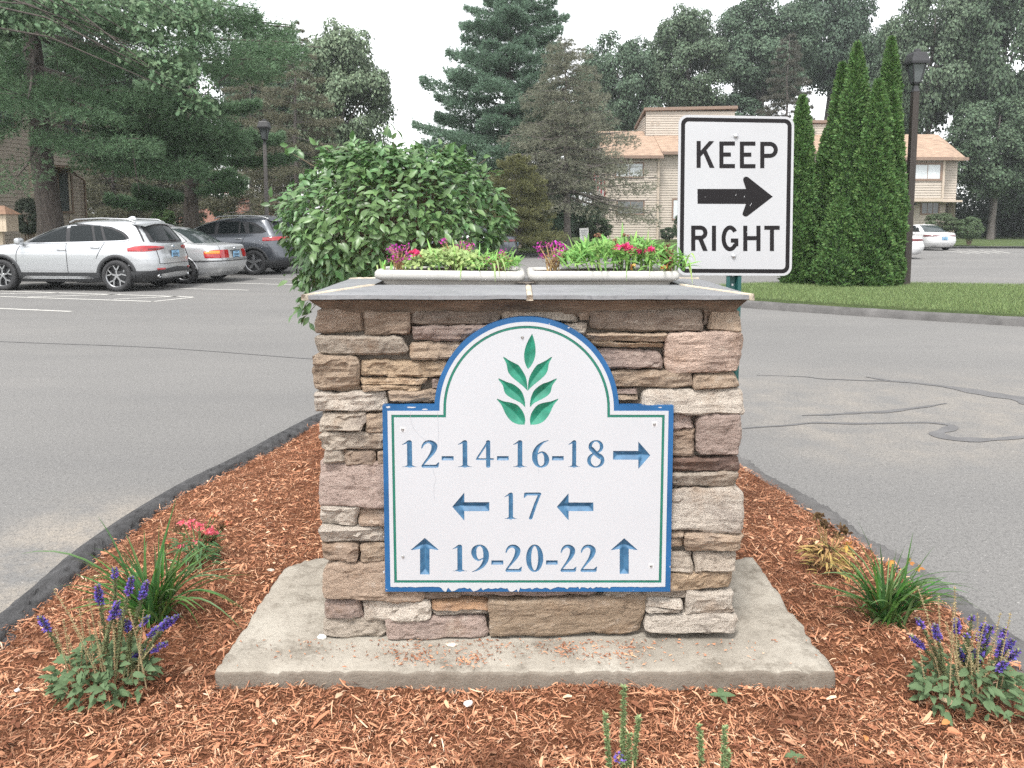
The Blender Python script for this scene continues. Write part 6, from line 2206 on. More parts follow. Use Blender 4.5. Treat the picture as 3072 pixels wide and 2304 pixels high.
def conifer(name, label, base, H, lean, r0, boughs_fn, col, k, L, W, seed, loose=.6, bark='bark', group=None, twigs=0, cat="tree", trunk_top=.97):
    """boughs_fn(rng) yields (height fraction on trunk, tip point, spread, tufts, droop, lift, start)"""
    rng = np.random.default_rng(seed)
    base = Vector(base)
    top = base + Vector((lean[0], lean[1], H))
    r = empty(name, base, label, cat, group)
    Ps, As = [], []
    mb = MB()
    pts = [base.lerp(top, q / 10 * trunk_top) + Vector((.12 * mnoise.noise(Vector((q * .7, seed, 0))), .12 * mnoise.noise(Vector((q * .7, seed, 5))), 0)) * (q > 0) for q in range(11)]
    pts[0] = base - Vector((0, 0, .2))
    mb.tube(pts, [r0 * (1.3 if q == 0 else 1) * (1 - q / 10 * .93) for q in range(11)], 12)
    for (hf, tip, spread, n, droop, lift, start) in boughs_fn(rng, base, top):
        p0 = base.lerp(top, hf)
        P, A_ = bough(rng, p0, tip, spread, n, droop, lift, start)
        Ps.append(P); As.append(A_)
        tip = Vector(tip)
        Lb = (tip - p0).length
        mid = p0.lerp(tip, .5) - Vector((0, 0, Lb * lift * .5))
        rb = max(.012, min(.10, Lb * .014))
        mb.tube([p0, p0.lerp(mid, .6), mid, tip], [rb, rb * .8, rb * .6, rb * .15], 5, cap=False)
        for _ in range(twigs):
            t = rng.uniform(.25, .95)
            q0 = p0.lerp(tip, t) - Vector((0, 0, Lb * lift * 2 * (t - t * t)))
            dd = Vector(rng.normal(size=3)); dd.z = dd.z * .4 - .25; dd.normalize()
            mb.tube([q0, q0 + dd * Lb * .22], [rb * .35, rb * .12], 3, cap=False)
    P, A_ = np.concatenate(Ps), np.concatenate(As)
    V, Fc = needles(rng, P, A_, k, L, W, loose)
    link("crown", np_mesh("crown", V, Fc), MAT['needle'], r, True, col)
    mb.build("trunk", MAT[bark], r)
    return r
def whorls(h0, h1, n, Lfun, spread, dens_, droop, lift, start, up=.1, az_bias=None):
    def fn(rng, base, top):
        H = (top - base).length
        for i in range(n):
            hf = h0 + (h1 - h0) * (i + rng.random() * .6) / n
            Lb = Lfun((hf - h0) / (h1 - h0)) * rng.uniform(.75, 1.12)
            az = i * 2.399 + rng.normal(0, .3)
            p = base.lerp(top, hf)
            tip = p + Vector((math.cos(az) * Lb, math.sin(az) * Lb, up * Lb + rng.normal(0, .08) * Lb))
            yield (hf, tip, spread, int(dens_ * Lb), droop, lift, start)
    return fn

# big white pine in the middle distance
b = ato(1085, 520, 43); b.z = .3
conifer("white_pine", "large blue green white pine with stepped boughs right of the sky gap", b, 15.2, (.6, 0), .30,
        whorls(.08, .99, 130, lambda t: 5.7 * (1 - t) ** .62 + .5, .30, 150, .10, .10, .18, .12), (.165, .25, .175), 7, .22, .034, 81, .8, group="conifers behind the car park")
# thin bare spruce in front of it
b = ato(1226, 520, 37); b.z = .3
conifer("bare_spruce", "thin grey brown spruce with half bare drooping boughs in front of the white pine", b, 9.9, (-.2, 0), .19,
        whorls(.24, .99, 140, lambda t: 4.0 * (1 - t) ** .75 + .4, .30, 52, .25, .10, .18, -.08), (.20, .205, .15), 7, .16, .020, 82, .9, 'bark_grey', "conifers behind the car park", twigs=5)
# grey dying spruce behind the traffic sign
b = ato(1690, 520, 56); b.z = .4
conifer("bare_spruce", "grey dying spruce with thin top between the traffic sign and the evergreens", b, 14.6, (0, 0), .2,
        whorls(.3, .985, 80, lambda t: 3.0 * (1 - t) ** .8 + .3, .26, 60, .2, .08, .25, -.05), (.115, .115, .092), 6, .22, .035, 83, .9, 'bark_grey', "conifers behind the car park", twigs=3)
# brownish spruces behind the grey lamp post
for (u, Y, H, sd, lab) in ((640, 38, 11.0, 84, "olive brown spruce just right of the grey lamp post"), (545, 41, 10.5, 85, "olive brown spruce just left of the grey lamp post"), (330, 44, 9.5, 86, "olive brown spruce seen under the pine boughs behind the silver cars"), (245, 40, 6.5, 87, "small olive spruce beside the corner of the brown house")):
    b = ato(u, 520, Y); b.z = .25
    conifer("olive_spruce", lab, b, H, (.2, 0), .17, whorls(.06, .985, 74, lambda t: 3.4 * (1 - t) ** .8 + .35, .28, 85, .22, .1, .22, -.06),
            (.17, .168, .115), 7, .17, .026, sd, .9, 'bark_grey', "conifers behind the car park", twigs=2)
# yew shaped tree, olive
b = ato(1112, 520, 34); b.z = .3
conifer("yew_tree", "dense olive brown yew under the white pine, right of the bush", b, 4.2, (0, 0), .14,
        whorls(.05, .98, 80, lambda t: 2.1 * (1 - t) ** .55 + .2, .36, 130, .1, .02, .2, .15), (.16, .165, .075), 6, .12, .022, 88, .7, 'bark_grey', "conifers behind the car park")
# near pines on the left
def tip(u, v, Y): return ato(u, v, Y)
def pine_near(rng, base, top):
    H = (top - base).length
    spec = [  # tip pixel, depth, height fraction on the trunk, spread, tufts
     (655, 92, 22, .47, .16, 2600), (640, 55, 23.5, .52, .16, 2400), (600, 128, 21.5, .42, .17, 2200), (560, 20, 23, .56, .2, 2400), (535, 295, 22.5, .27, .20, 3000), (500, 255, 21.5, .30, .2, 2400),
     (480, 325, 24, .24, .22, 2400), (430, 345, 21, .22, .22, 2000), (470, 215, 22, .36, .2, 2200), (400, 130, 21, .42, .24, 2200), (330, 200, 20, .36, .24, 2000), (300, 300, 19.5, .27, .25, 2000),
     (200, 235, 19, .36, .3, 1500), (-90, 240, 22, .36, .25, 900), (-60, 180, 21, .40, .25, 1500), (-120, 120, 23, .46, .25, 1800), (-40, 300, 21, .30, .2, 500), (20, 400, 20, .24, .2, 250), (60, 215, 19.5, .38, .3, 900),
     (250, 40, 21, .54, .26, 2200), (120, 30, 19.5, .54, .3, 2000), (0, 30, 21, .54, .3, 2000), (420, 30, 25, .56, .26, 2200), (-30, 90, 26, .50, .3, 1800), (330, 80, 26, .5, .25, 2000), (240, 150, 27, .42, .25, 2000), (215, 330, 26, .27, .2, 900), (60, 190, 27, .42, .3, 1400), (380, 230, 27, .36, .25, 2000)]
    for u, v, Y, hf, sp, n in spec:
        yield (hf, tip(u, v, Y), sp, n, .10, .10, .28)
b = ato(112, 490, 23.0); b.z = .1
conifer("white_pine", "big dark pine with the thick trunk and long spreading boughs on the left", b, 16.5, (-.75, .2), .37, pine_near, (.14, .225, .125), 7, .15, .017, 91, .75, 'bark', "pines beside the parked cars", twigs=4)
def pine_second(rng, base, top):
    spec = [(545, 285, 29, .40, .22, 1900), (610, 290, 30, .42, .2, 1800), (640, 330, 31, .36, .2, 1500), (230, 425, 29, .20, .22, 2200), (300, 405, 27.5, .22, .24, 2200), (520, 385, 28, .24, .22, 1000), (250, 330, 29, .34, .25, 1700), (500, 370, 29, .28, .22, 1700),
            (350, 260, 28, .48, .25, 1700), (560, 220, 30, .54, .2, 1500), (300, 180, 31, .62, .2, 1500), (480, 150, 30, .7, .2, 1500), (410, 120, 29, .75, .25, 1300), (350, 360, 32, .30, .25, 1400), (470, 330, 32.5, .33, .25, 1400)]
    for u, v, Y, hf, sp, n in spec:
        yield (hf, tip(u, v, Y), sp, n, .10, .10, .3)
b = ato(412, 500, 30.0); b.z = .15
conifer("white_pine", "second pine, with plain trunk rising behind the silver sedan", b, 10.5, (.45, 0), .33, pine_second, (.145, .23, .13), 7, .17, .022, 92, .75, 'bark', "pines beside the parked cars", twigs=3)

# oak branches hanging in at the top left
def oak():
    rng = np.random.default_rng(95)
    base = Vector((-14.6, 15.5, .1))
    r = empty("oak_tree", base, "oak with lobed pale green leaves hanging in at the top left", "tree", None)
    clumps = [(40, 25, 19, 1.0), (120, 30, 19, .9), (10, 60, 18.5, .7), (100, 60, 18.5, .5), (250, 10, 20, .9), (330, 30, 20, .9), (400, 55, 20, .75), (430, 20, 20, .8), (300, 60, 19.5, .7), (450, 80, 20, .35),
              (330, 110, 19.5, .65), (365, 150, 19.5, .65), (400, 185, 19.5, .55), (345, 175, 19.5, .4), (420, 215, 19.5, .45), (440, 235, 19.6, .3), (380, 130, 20, .5), (300, 130, 19.5, .45), (180, 5, 19, .8), (-40, 20, 18, 1.0), (-60, 80, 18, .8)]
    Pn, Nn, Dn, Ln = [], [], [], []
    mb = MB()
    limb = [base + Vector((0, 0, -.2)), base + Vector((.1, .3, 3)), base + Vector((.6, 1.0, 6)), base + Vector((1.2, 2, 9.5))]
    mb.tube(limb, [.34, .27, .22, .08], 10)
    for (u, v, Y, R) in clumps:
        c = ato(u, v, Y)
        n = int(330 * R ** 2 + 60)
        sub = unit(rng, 12) * rng.uniform(.2, 1, (12, 1)) * R
        sub[:, 2] *= .55
        k = rng.integers(0, 12, n)
        P = np.array(c) + sub[k] + rng.normal(0, .16 * R + .05, (n, 3)) * np.array([1, 1, .6])
        nn = nrm(unit(rng, n) * .8 + np.array([0, -.35, .8]))
        Pn.append(P); Nn.append(nn); Dn.append(nrm(np.cross(nn, unit(rng, n)) + np.array([.15, 0, -.3]))); Ln.append(rng.uniform(.10, .19, n))
        s_ = limb[2].lerp(limb[3], rng.random())
        m_ = s_.lerp(c, .55) + Vector((0, 0, .5))
        mb.tube([s_, m_, c], [.035, .022, .006], 5, cap=False)
    P, Nn, D, L = (np.concatenate(q) for q in (Pn, Nn, Dn, Ln))
    S = nrm(np.cross(D, Nn))
    # lobed outline: pairs of side lobes along the midrib
    prof = [(0, .03), (.22, .22), (.30, .10), (.48, .34), (.58, .12), (.76, .26), (1.0, 0)]
    V = np.empty((len(P), 13, 3))
    for i, (t, w) in enumerate(prof):
        mid = P + D * (L * t)[:, None] - np.array([0, 0, 1.]) * (L * .18 * t * t)[:, None]
        if i < 6:
            V[:, i] = mid + S * (L * w)[:, None]
            V[:, 12 - i] = mid - S * (L * w)[:, None]
        else: V[:, 6] = mid
    idx = np.arange(len(P))[:, None] * 13
    Fc = np.concatenate([idx + np.array([[i, i + 1, 11 - i, 12 - i]]) for i in range(5)] + [idx + np.array([[5, 6, 7, 7]])[:, :4]])
    Fq = np.concatenate([idx + np.array([[i, i + 1, 11 - i, 12 - i]]) for i in range(5)])
    Ft = idx + np.array([[5, 6, 7]])
    me = np_mesh("crown", V.reshape(-1, 3), np.concatenate([Fq[:, [0, 1, 2]], Fq[:, [0, 2, 3]], Ft]))
    link("crown", me, MAT['leaf'], r, True, (.115, .185, .098))
    mb.build("trunk", MAT['bark'], r)
oak()

# ------------------------------------------------------------------ clipped evergreen columns on the grass island
def column_mesh(seed, n):
    """unit column: radius 1, height 1; flattened upright sprays"""
    rng = np.random.default_rng(seed)
    t = rng.random(n) ** 1.15
    az = rng.uniform(0, 2 * np.pi, n)
    prof = np.interp(t, [0, .04, .12, .35, .6, .8, .92, 1.0], [.72, .90, 1.0, .93, .76, .50, .26, .03])
    lump = 1 + .21 * np.sin(az * 3 + t * 13 + seed) * np.sin(t * 27 + az * 2 + seed) + .11 * np.sin(az * 6 + t * 47 + 2 * seed) * np.sin(t * 71 - az * 3) + .05 * np.sin(az * 11 + t * 90)
    depth = np.where(rng.random(n) < .78, rng.uniform(.93, 1.06, n), rng.uniform(.62, .92, n))
    R = prof * lump * depth
    out = np.stack([np.cos(az), np.sin(az), np.zeros(n)], 1)
    P = np.stack([R * np.cos(az), R * np.sin(az), t], 1)
    return P, out, rng
def evergreen(u, vtop, vbase, Y, R, seed, label, n=24000):
    zb, zt = .14, ato(u, vtop, Y).z
    x = ato(u, vtop, Y).x
    H = zt - zb
    P, out, rng = column_mesh(seed, n)
    P = P * np.array([R, R, H])
    D = nrm(out * .75 + np.array([0, 0, .7]) + unit(rng, n) * .85)
    tang = np.stack([-out[:, 1], out[:, 0], np.zeros(n)], 1)
    Nn = nrm(tang * rng.choice([-1, 1], n)[:, None] * .8 + out * .9 + unit(rng, n) * .6)
    L = rng.uniform(.045, .105, n)
    V, Fc = leaf_quads(P, D, Nn, L, L * rng.uniform(.35, .6, n))
    r = empty("evergreen_column", (x, Y, zb), label, "evergreen", "clipped evergreens on the grass island")
    link("crown", np_mesh("crown", V, Fc), MAT['leaf'], r, False, (.098, .182, .055))
    # solid core keeps the column opaque; its dark colour stands in for inner shade
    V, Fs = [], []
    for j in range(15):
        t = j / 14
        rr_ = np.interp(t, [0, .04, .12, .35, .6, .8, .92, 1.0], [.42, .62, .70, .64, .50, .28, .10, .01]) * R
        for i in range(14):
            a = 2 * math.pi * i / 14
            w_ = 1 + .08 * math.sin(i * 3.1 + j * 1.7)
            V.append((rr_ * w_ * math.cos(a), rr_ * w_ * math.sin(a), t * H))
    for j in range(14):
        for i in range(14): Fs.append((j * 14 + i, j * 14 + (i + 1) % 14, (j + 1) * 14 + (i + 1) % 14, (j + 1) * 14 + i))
    MB().add(V, Fs, True).build("dark_core", MAT['inner'], r, False)
    MB().tube([(0, 0, -.15), (0, 0, H * .9)], [.08, .02], 8).build("trunk", MAT['bark'], r, False)
MAT['inner'] = M("dark_core", (.022, .045, .016), .9, var=.4, vscale=9)
evergreen(1734, 210, 612, 16.9, .35, 1, "short evergreen column nearest the traffic sign, standing apart on the left")
evergreen(1786, 282, 612, 17.1, .32, 2, "low evergreen column tucked behind, between the short left one and the tall ones", 11000)
evergreen(1820, 138, 614, 17.0, .35, 3, "tall evergreen column at the left rear of the main clump")
evergreen(1852, 96, 620, 16.5, .41, 4, "tallest full evergreen column in the middle of the clump")
evergreen(1926, 84, 616, 16.9, .35, 5, "tall slim evergreen column at the rear right with its top beside the lantern")
evergreen(1898, 176, 624, 16.1, .42, 6, "front evergreen column with lower pointed top in the clump")
evergreen(1930, 200, 618, 16.3, .32, 7, "right front evergreen column touching the brown lamp post")
evergreen(1815, 430, 620, 16.2, .40, 8, "low bulging evergreen at the left foot of the clump", 9000)

# ------------------------------------------------------------------ round clipped shrubs
SHRUB = crown_mesh(41, 150, 11000, .075, hollow=.75)[0]
SHRUB.materials.append(MAT['leaf'])
def shrub(u, v, rx, rz, Y, label, col, zg=.3):
    c = ato(u, v, Y)
    s = Y / 1661.0
    r = empty("round_shrub", (c.x, Y, zg), label, "shrub", "clipped shrubs in front of the houses")
    o = link("foliage", SHRUB, None, r, False, col)
    o.location = (0, 0, c.z - zg); o.scale = (rx * s, rx * s, rz * s); o.rotation_euler = (0, 0, u)
    mb = MB()
    for k in range(4): mb.tube([(.05 * k - .08, 0, -.1), ((k - 1.5) * .3 * rx * s, 0, c.z - zg)], [.04, .015], 5)
    mb.build("stem", MAT['twig'], r, False)
shrub(1281, 492, 40, 33, 47, "round clipped shrub behind the small white notice", (.055, .085, .040))
shrub(1442, 505, 17, 16, 48, "small clipped shrub by the house wall left of the traffic sign", (.050, .078, .042))
shrub(1470, 490, 16, 32, 49, "upright shrub against the house half behind the traffic sign", (.055, .090, .040))
shrub(2034, 482, 34, 24, 46, "round shrub under the window of the end house", (.085, .118, .060))
shrub(2095, 494, 26, 29, 45, "round green shrub right of the end house", (.090, .135, .066))
shrub(484, 452, 26, 28, 60, "olive mounded shrub below the brick building", (.075, .100, .040), .1)
shrub(352, 470, 24, 22, 33, "bright green low shrub behind the silver cars", (.085, .150, .050), .1)
shrub(62, 470, 26, 48, 25.5, "dark scraggly shrub at the foot of the brown house", (.045, .060, .040), .1)
shrub(1370, 516, 22, 7, 48, "pale low flowering plants along the house wall", (.20, .20, .13))

# ================================================================== PLANTS CLOSE TO THE CAMERA
def leaf_template(prof, fold=.10, droop=.18, wave=0.0, seed=0):
    """leaf of length 1 along +Y, facing +Z; prof: (t, half width)"""
    V, Fs = [], []
    rnd = random.Random(seed)
    for i, (t, w) in enumerate(prof):
        z = -droop * t * t
        wv = wave * (1 if i % 2 else -1)
        V += [(-w, t + rnd.uniform(-.01, .01), z + fold * w * 2 + wv), (0, t, z), (w, t + rnd.uniform(-.01, .01), z + fold * w * 2 - wv * .7)]
    for i in range(len(prof) - 1):
        a = 3 * i
        Fs += [(a, a + 1, a + 4, a + 3), (a + 1, a + 2, a + 5, a + 4)]
    return np.array(V), np.array(Fs)
def frames(D, Nn):
    D = nrm(D); S = nrm(np.cross(D, Nn)); U = np.cross(S, D)
    return S, D, U
def stamp(T, P, D, Nn, L):
    V, Fs = T
    S, D, U = frames(D, Nn)
    L = np.asarray(L)[:, None, None]
    W = P[:, None, :] + L * (V[None, :, 0:1] * S[:, None, :] + V[None, :, 1:2] * D[:, None, :] + V[None, :, 2:3] * U[:, None, :])
    n, k = len(P), len(V)
    Fc = (np.arange(n)[:, None, None] * k + Fs[None]).reshape(-1, Fs.shape[1])
    return W.reshape(-1, 3), Fc
def frame_matrix(p, d, n, L):
    S, D, U = frames(np.array([d], float), np.array([n], float))
    m = Matrix.Identity(4)
    for r in range(3):
        m[r][0], m[r][1], m[r][2], m[r][3] = S[0][r] * L, D[0][r] * L, U[0][r] * L, p[r]
    return m

OVATE = leaf_template([(0, .02), (.12, .13), (.30, .225), (.50, .24), (.70, .17), (.88, .07), (1, .004)], .16, .22)
# ------------------------------------------------------------------ the leafy bush
def bush():
    rng = np.random.default_rng(51)
    Y = 4.25
    c = np.array(ato(857, 494, Y))
    s = Y / 1661.0
    R = np.array([230 * s, .58, 168 * s])
    base = Vector((c[0] + .02, Y + .05, .07))
    r = empty("leafy_bush", base, "rounded bush with glossy ovate leaves and bare lower stems behind the stone pillar", "bush")
    n = 8000
    d = unit(rng, n)
    d[:, 2] = np.where(d[:, 2] < -.75, -d[:, 2], d[:, 2])
    lump = 1 + .07 * np.sin(d[:, 0] * 7 + 1) * np.sin(d[:, 2] * 6) + .05 * np.sin(d[:, 1] * 9 + d[:, 0] * 5)
    rad = np.where(rng.random(n) < .74, rng.uniform(.90, 1.05, n), rng.uniform(.55, .92, n))
    P = c + d * R * (lump * rad)[:, None]
    # lower front is thinner, so the stems show there
    keep = ~((d[:, 2] < -.12) & (np.abs(d[:, 0] - .22) < .30) & (rng.random(n) < .62))
    P, d = P[keep], d[keep]
    n = len(P)
    Nn = nrm(d * .7 + np.array([0, -.15, .65]) + unit(rng, n) * .55)
    D = nrm(np.cross(Nn, unit(rng, n)) * .8 + d * .55 + np.array([0, 0, -.25]))
    L = rng.uniform(.033, .066, n)
    # sprigs sticking out
    ex, sprigs = [], []
    for (u, v, k) in ((602, 440, 6), (640, 338, 7), (700, 318, 5), (850, 305, 6), (960, 318, 6), (1062, 372, 6), (1100, 470, 5), (640, 600, 6), (662, 640, 6), (648, 662, 6), (668, 676, 6), (676, 655, 6), (668, 622, 6), (1040, 352, 5), (760, 308, 6)):
        q = np.array(ato(u, v, Y - .1))
        for _ in range(k): ex.append(q + rng.normal(0, .028, 3))
        sprigs.append(q)
    ex = np.array(ex)
    P = np.concatenate([P, ex]); m = len(ex)
    en = nrm(unit(rng, m) * .7 + np.array([0, -.4, .6])); ed = nrm(np.cross(en, unit(rng, m)) + nrm(ex - c) * .9)
    Nn = np.concatenate([Nn, en]); D = np.concatenate([D, ed]); L = np.concatenate([L, rng.uniform(.04, .07, m)])
    # the 300 leaves nearest the camera and largest are single parts, the rest one mass
    score = -P[:, 1] + L * 6 - np.where((P[:, 2] < 1.36) & (P[:, 0] > -1.1), 9, 0)
    order = np.argsort(-score)
    single, mass = order[:300], order[300:]
    me = np_mesh("leaf", *OVATE, smooth=True); me.materials.append(MAT['leaf_gloss'])
    bl = np.array(base)
    for k in single:
        o = bpy.data.objects.new("leaf", me); COL.objects.link(o)
        o.parent = r
        o.matrix_local = frame_matrix(P[k] - bl, D[k], Nn[k], L[k])
        f = rng.uniform(.75, 1.3)
        o.color = (.098 * f, .182 * f, .066 * f, 1)
    V, Fc = stamp(OVATE, P[mass], D[mass], Nn[mass], L[mass])
    o = link("leaf_mass", np_mesh("leaf_mass", V, Fc, True), MAT['leaf_gloss'], r, True, (.098, .182, .066))
    tag(o, kind='stuff')
    mb = MB()
    for k in range(46):
        a = rng.uniform(0, 6.28); el = rng.uniform(.35, 1.25)
        t = Vector(c) + Vector((math.cos(a) * math.cos(el) * R[0], math.sin(a) * math.cos(el) * R[1], math.sin(el) * R[2] - .05)) * rng.uniform(.8, 1.02)
        b0 = base + Vector((rng.normal(0, .07), rng.normal(0, .06), -.05))
        m1 = b0.lerp(Vector(c), .75) + Vector((rng.normal(0, .08), rng.normal(0, .08), -.1))
        m2 = m1.lerp(t, .55) + Vector((rng.normal(0, .03), rng.normal(0, .03), .03))
        mb.tube([b0, b0.lerp(m1, .5), m1, m2, t], [.014, .011, .008, .005, .002], 5, cap=False)
        for _ in range(5):
            q0 = m1.lerp(t, rng.uniform(.1, .9)); dd = Vector(rng.normal(size=3)).normalized() * rng.uniform(.08, .2)
            mb.tube([q0, q0 + dd], [.003, .001], 3, cap=False)
    for q in sprigs:
        q = Vector(q); i = q.lerp(Vector(c), .45)
        mb.tube([i, i.lerp(q, .5) + Vector((0, 0, .02)), q + (q - i).normalized() * .03], [.004, .003, .0012], 4, cap=False)
    mb.build("stems", MAT['twig'], r)
bush()

# ------------------------------------------------------------------ strap leaved daylilies
def blade_mesh(p0, pc, p1, w, seg=9, twist=0.0):
    p0, pc, p1 = Vector(p0), Vector(pc), Vector(p1)
    V, Fs = [], []
    for k in range(seg + 1):
        t = k / seg
        p = p0 * (1 - t) ** 2 + pc * 2 * t * (1 - t) + p1 * t * t
        d = ((pc - p0) * (1 - t) + (p1 - pc) * t).normalized()
        h = Vector((0, 0, 1)) if abs(d.z) < .95 else Vector((0, 1, 0))
        s = d.cross(h).normalized()
        s = Matrix.Rotation(twist * t, 3, d) @ s
        u = s.cross(d)
        ww = w * min(1, .55 + t * 1.6) * max(0, 1 - t ** 2.6) + .0004
        V += [p - s * ww / 2 + u * ww * .28, p, p + s * ww / 2 + u * ww * .28]
    for k in range(seg):
        a = 3 * k
        Fs += [(a, a + 1, a + 4, a + 3), (a + 1, a + 2, a + 5, a + 4)]
    return MB().add(V, Fs, True)
MAT['blade'] = foliage("strap_leaf", .45, .3, .4, .0, .0)
def daylily(base, crop, tips, nrand, spread, hgt, label, seed, extra=None, col=(.075, .165, .045)):
    rnd = random.Random(seed)
    r = empty("daylily", base, label, "daylily", "strap leaved daylilies in the mulch")
    B = Vector(base)
    ox, oy, sc = crop
    def add(p1, lift, w, c, start=None):
        p0 = B + Vector((rnd.gauss(0, .022), rnd.gauss(0, .018), -.01)) if start is None else start
        pc = p0.lerp(p1, .40) + Vector((0, 0, lift))
        o = blade_mesh(p0, pc, p1, w, twist=rnd.uniform(-.8, .8)).build("leaf", MAT['blade'], r, True, c)
        return o
    for (x, y, lift, w, pale) in tips:
        Y = B.y + rnd.uniform(-.10, .10)
        p1 = at(ox + x / sc, oy + y / sc, Y)
        p1.z = max(p1.z, .09)
        c = tuple(q * rnd.uniform(.85, 1.2) for q in (col if not pale else (.30, .26, .09)))
        add(p1, lift, w, c)
    for k in range(nrand):
        a = rnd.uniform(0, 6.28)
        R = spread * rnd.uniform(.25, 1)
        z = hgt * rnd.uniform(.45, 1) * (1 - .45 * (R / spread) ** 2)
        p1 = B + Vector((math.cos(a) * R, math.sin(a) * R * .8, z))
        c = tuple(q * rnd.uniform(.7, 1.3) for q in col)
        add(p1, rnd.uniform(.05, .14), rnd.uniform(.009, .014), c)
    if extra: extra(r, B)
    return r
b1_ = ground(457, 1866, .08)
C1, C2 = (0, 1480, 2.013), (2312, 1480, 2.013)
daylily(b1_, C1, [(130, 364, .22, .010, 0), (590, 140, .12, .010, 0), (1065, 25, .02, .013, 0), (1130, 190, .02, .010, 0), (870, 215, .06, .012, 0), (1390, 310, .13, .012, 0), (1330, 300, .16, .013, 0), (1300, 345, .15, .012, 0), (1240, 330, .12, .012, 0),
     (1430, 545, .20, .011, 0), (1500, 725, .22, .011, 0), (1470, 835, .22, .009, 0), (1440, 690, .18, .010, 0), (1215, 915, .18, .010, 0), (1130, 1015, .12, .007, 0), (480, 540, .15, .010, 0), (560, 330, .15, .010, 0), (600, 470, .12, .010, 0), (740, 300, .08, .011, 0),
     (400, 885, .14, .010, 1), (470, 960, .10, .009, 1), (960, 180, .05, .009, 0)], 78, .36, .34, "left strap leaved daylily clump without flowers, beside the pink dianthus", 3)
def lily_flowers(r, B):
    rnd = random.Random(5)
    for (x, y) in ((715, 405), (840, 415), (890, 445), (465, 315)):
        q = at(C2[0] + x / C2[2], C2[1] + y / C2[2], B.y + .08)
        mb = MB()
        for k in range(5):
            a = rnd.uniform(0, 6.28)
            d = Vector((math.cos(a), -.3, math.sin(a) * .9 - .3)).normalized()
            s = d.cross(Vector((0, 1, .2))).normalized()
            L, w = rnd.uniform(.016, .028), .006
            mb.add([q, q + d * L * .5 + s * w, q + d * L, q + d * L * .5 - s * w], [(0, 1, 2, 3)])
        mb.build("flower", MAT['lily_orange'], r)
        MB().tube([B + Vector((0, 0, .1)), B.lerp(q, .6) + Vector((0, 0, .06)), q], [.003, .003, .002], 5).build("stalk", MAT['stalk'], r)
MAT['lily_orange'] = foliage("lily_orange", .6, .35, .2, .25, .03, (.60, .32, .10))
MAT['stalk'] = M("green_stalk", (.11, .17, .06), .7, var=.2)
b2_ = ground(2655, 1874, .08)
daylily(b2_, C2, [(250, 250, .10, .009, 0), (290, 490, .16, .009, 0), (405, 230, .06, .010, 0), (515, 150, .10, .006, 0), (860, 235, .06, .010, 0), (990, 320, .08, .010, 0), (880, 310, .06, .010, 0), (1200, 480, .14, .009, 0), (1270, 590, .16, .010, 0), (1290, 715, .18, .009, 0), (1100, 690, .12, .010, 0),
     (1150, 560, .14, .010, 0), (1080, 770, .16, .009, 0), (1240, 555, .13, .008, 0), (535, 290, .05, .010, 0), (660, 310, .04, .011, 0), (760, 330, .04, .010, 0), (810, 320, .04, .011, 0), (480, 745, .06, .008, 1), (410, 810, .02, .005, 1)], 80, .28, .29,
     "right strap leaved daylily clump with a few orange flowers, near the kerb", 4, lily_flowers)

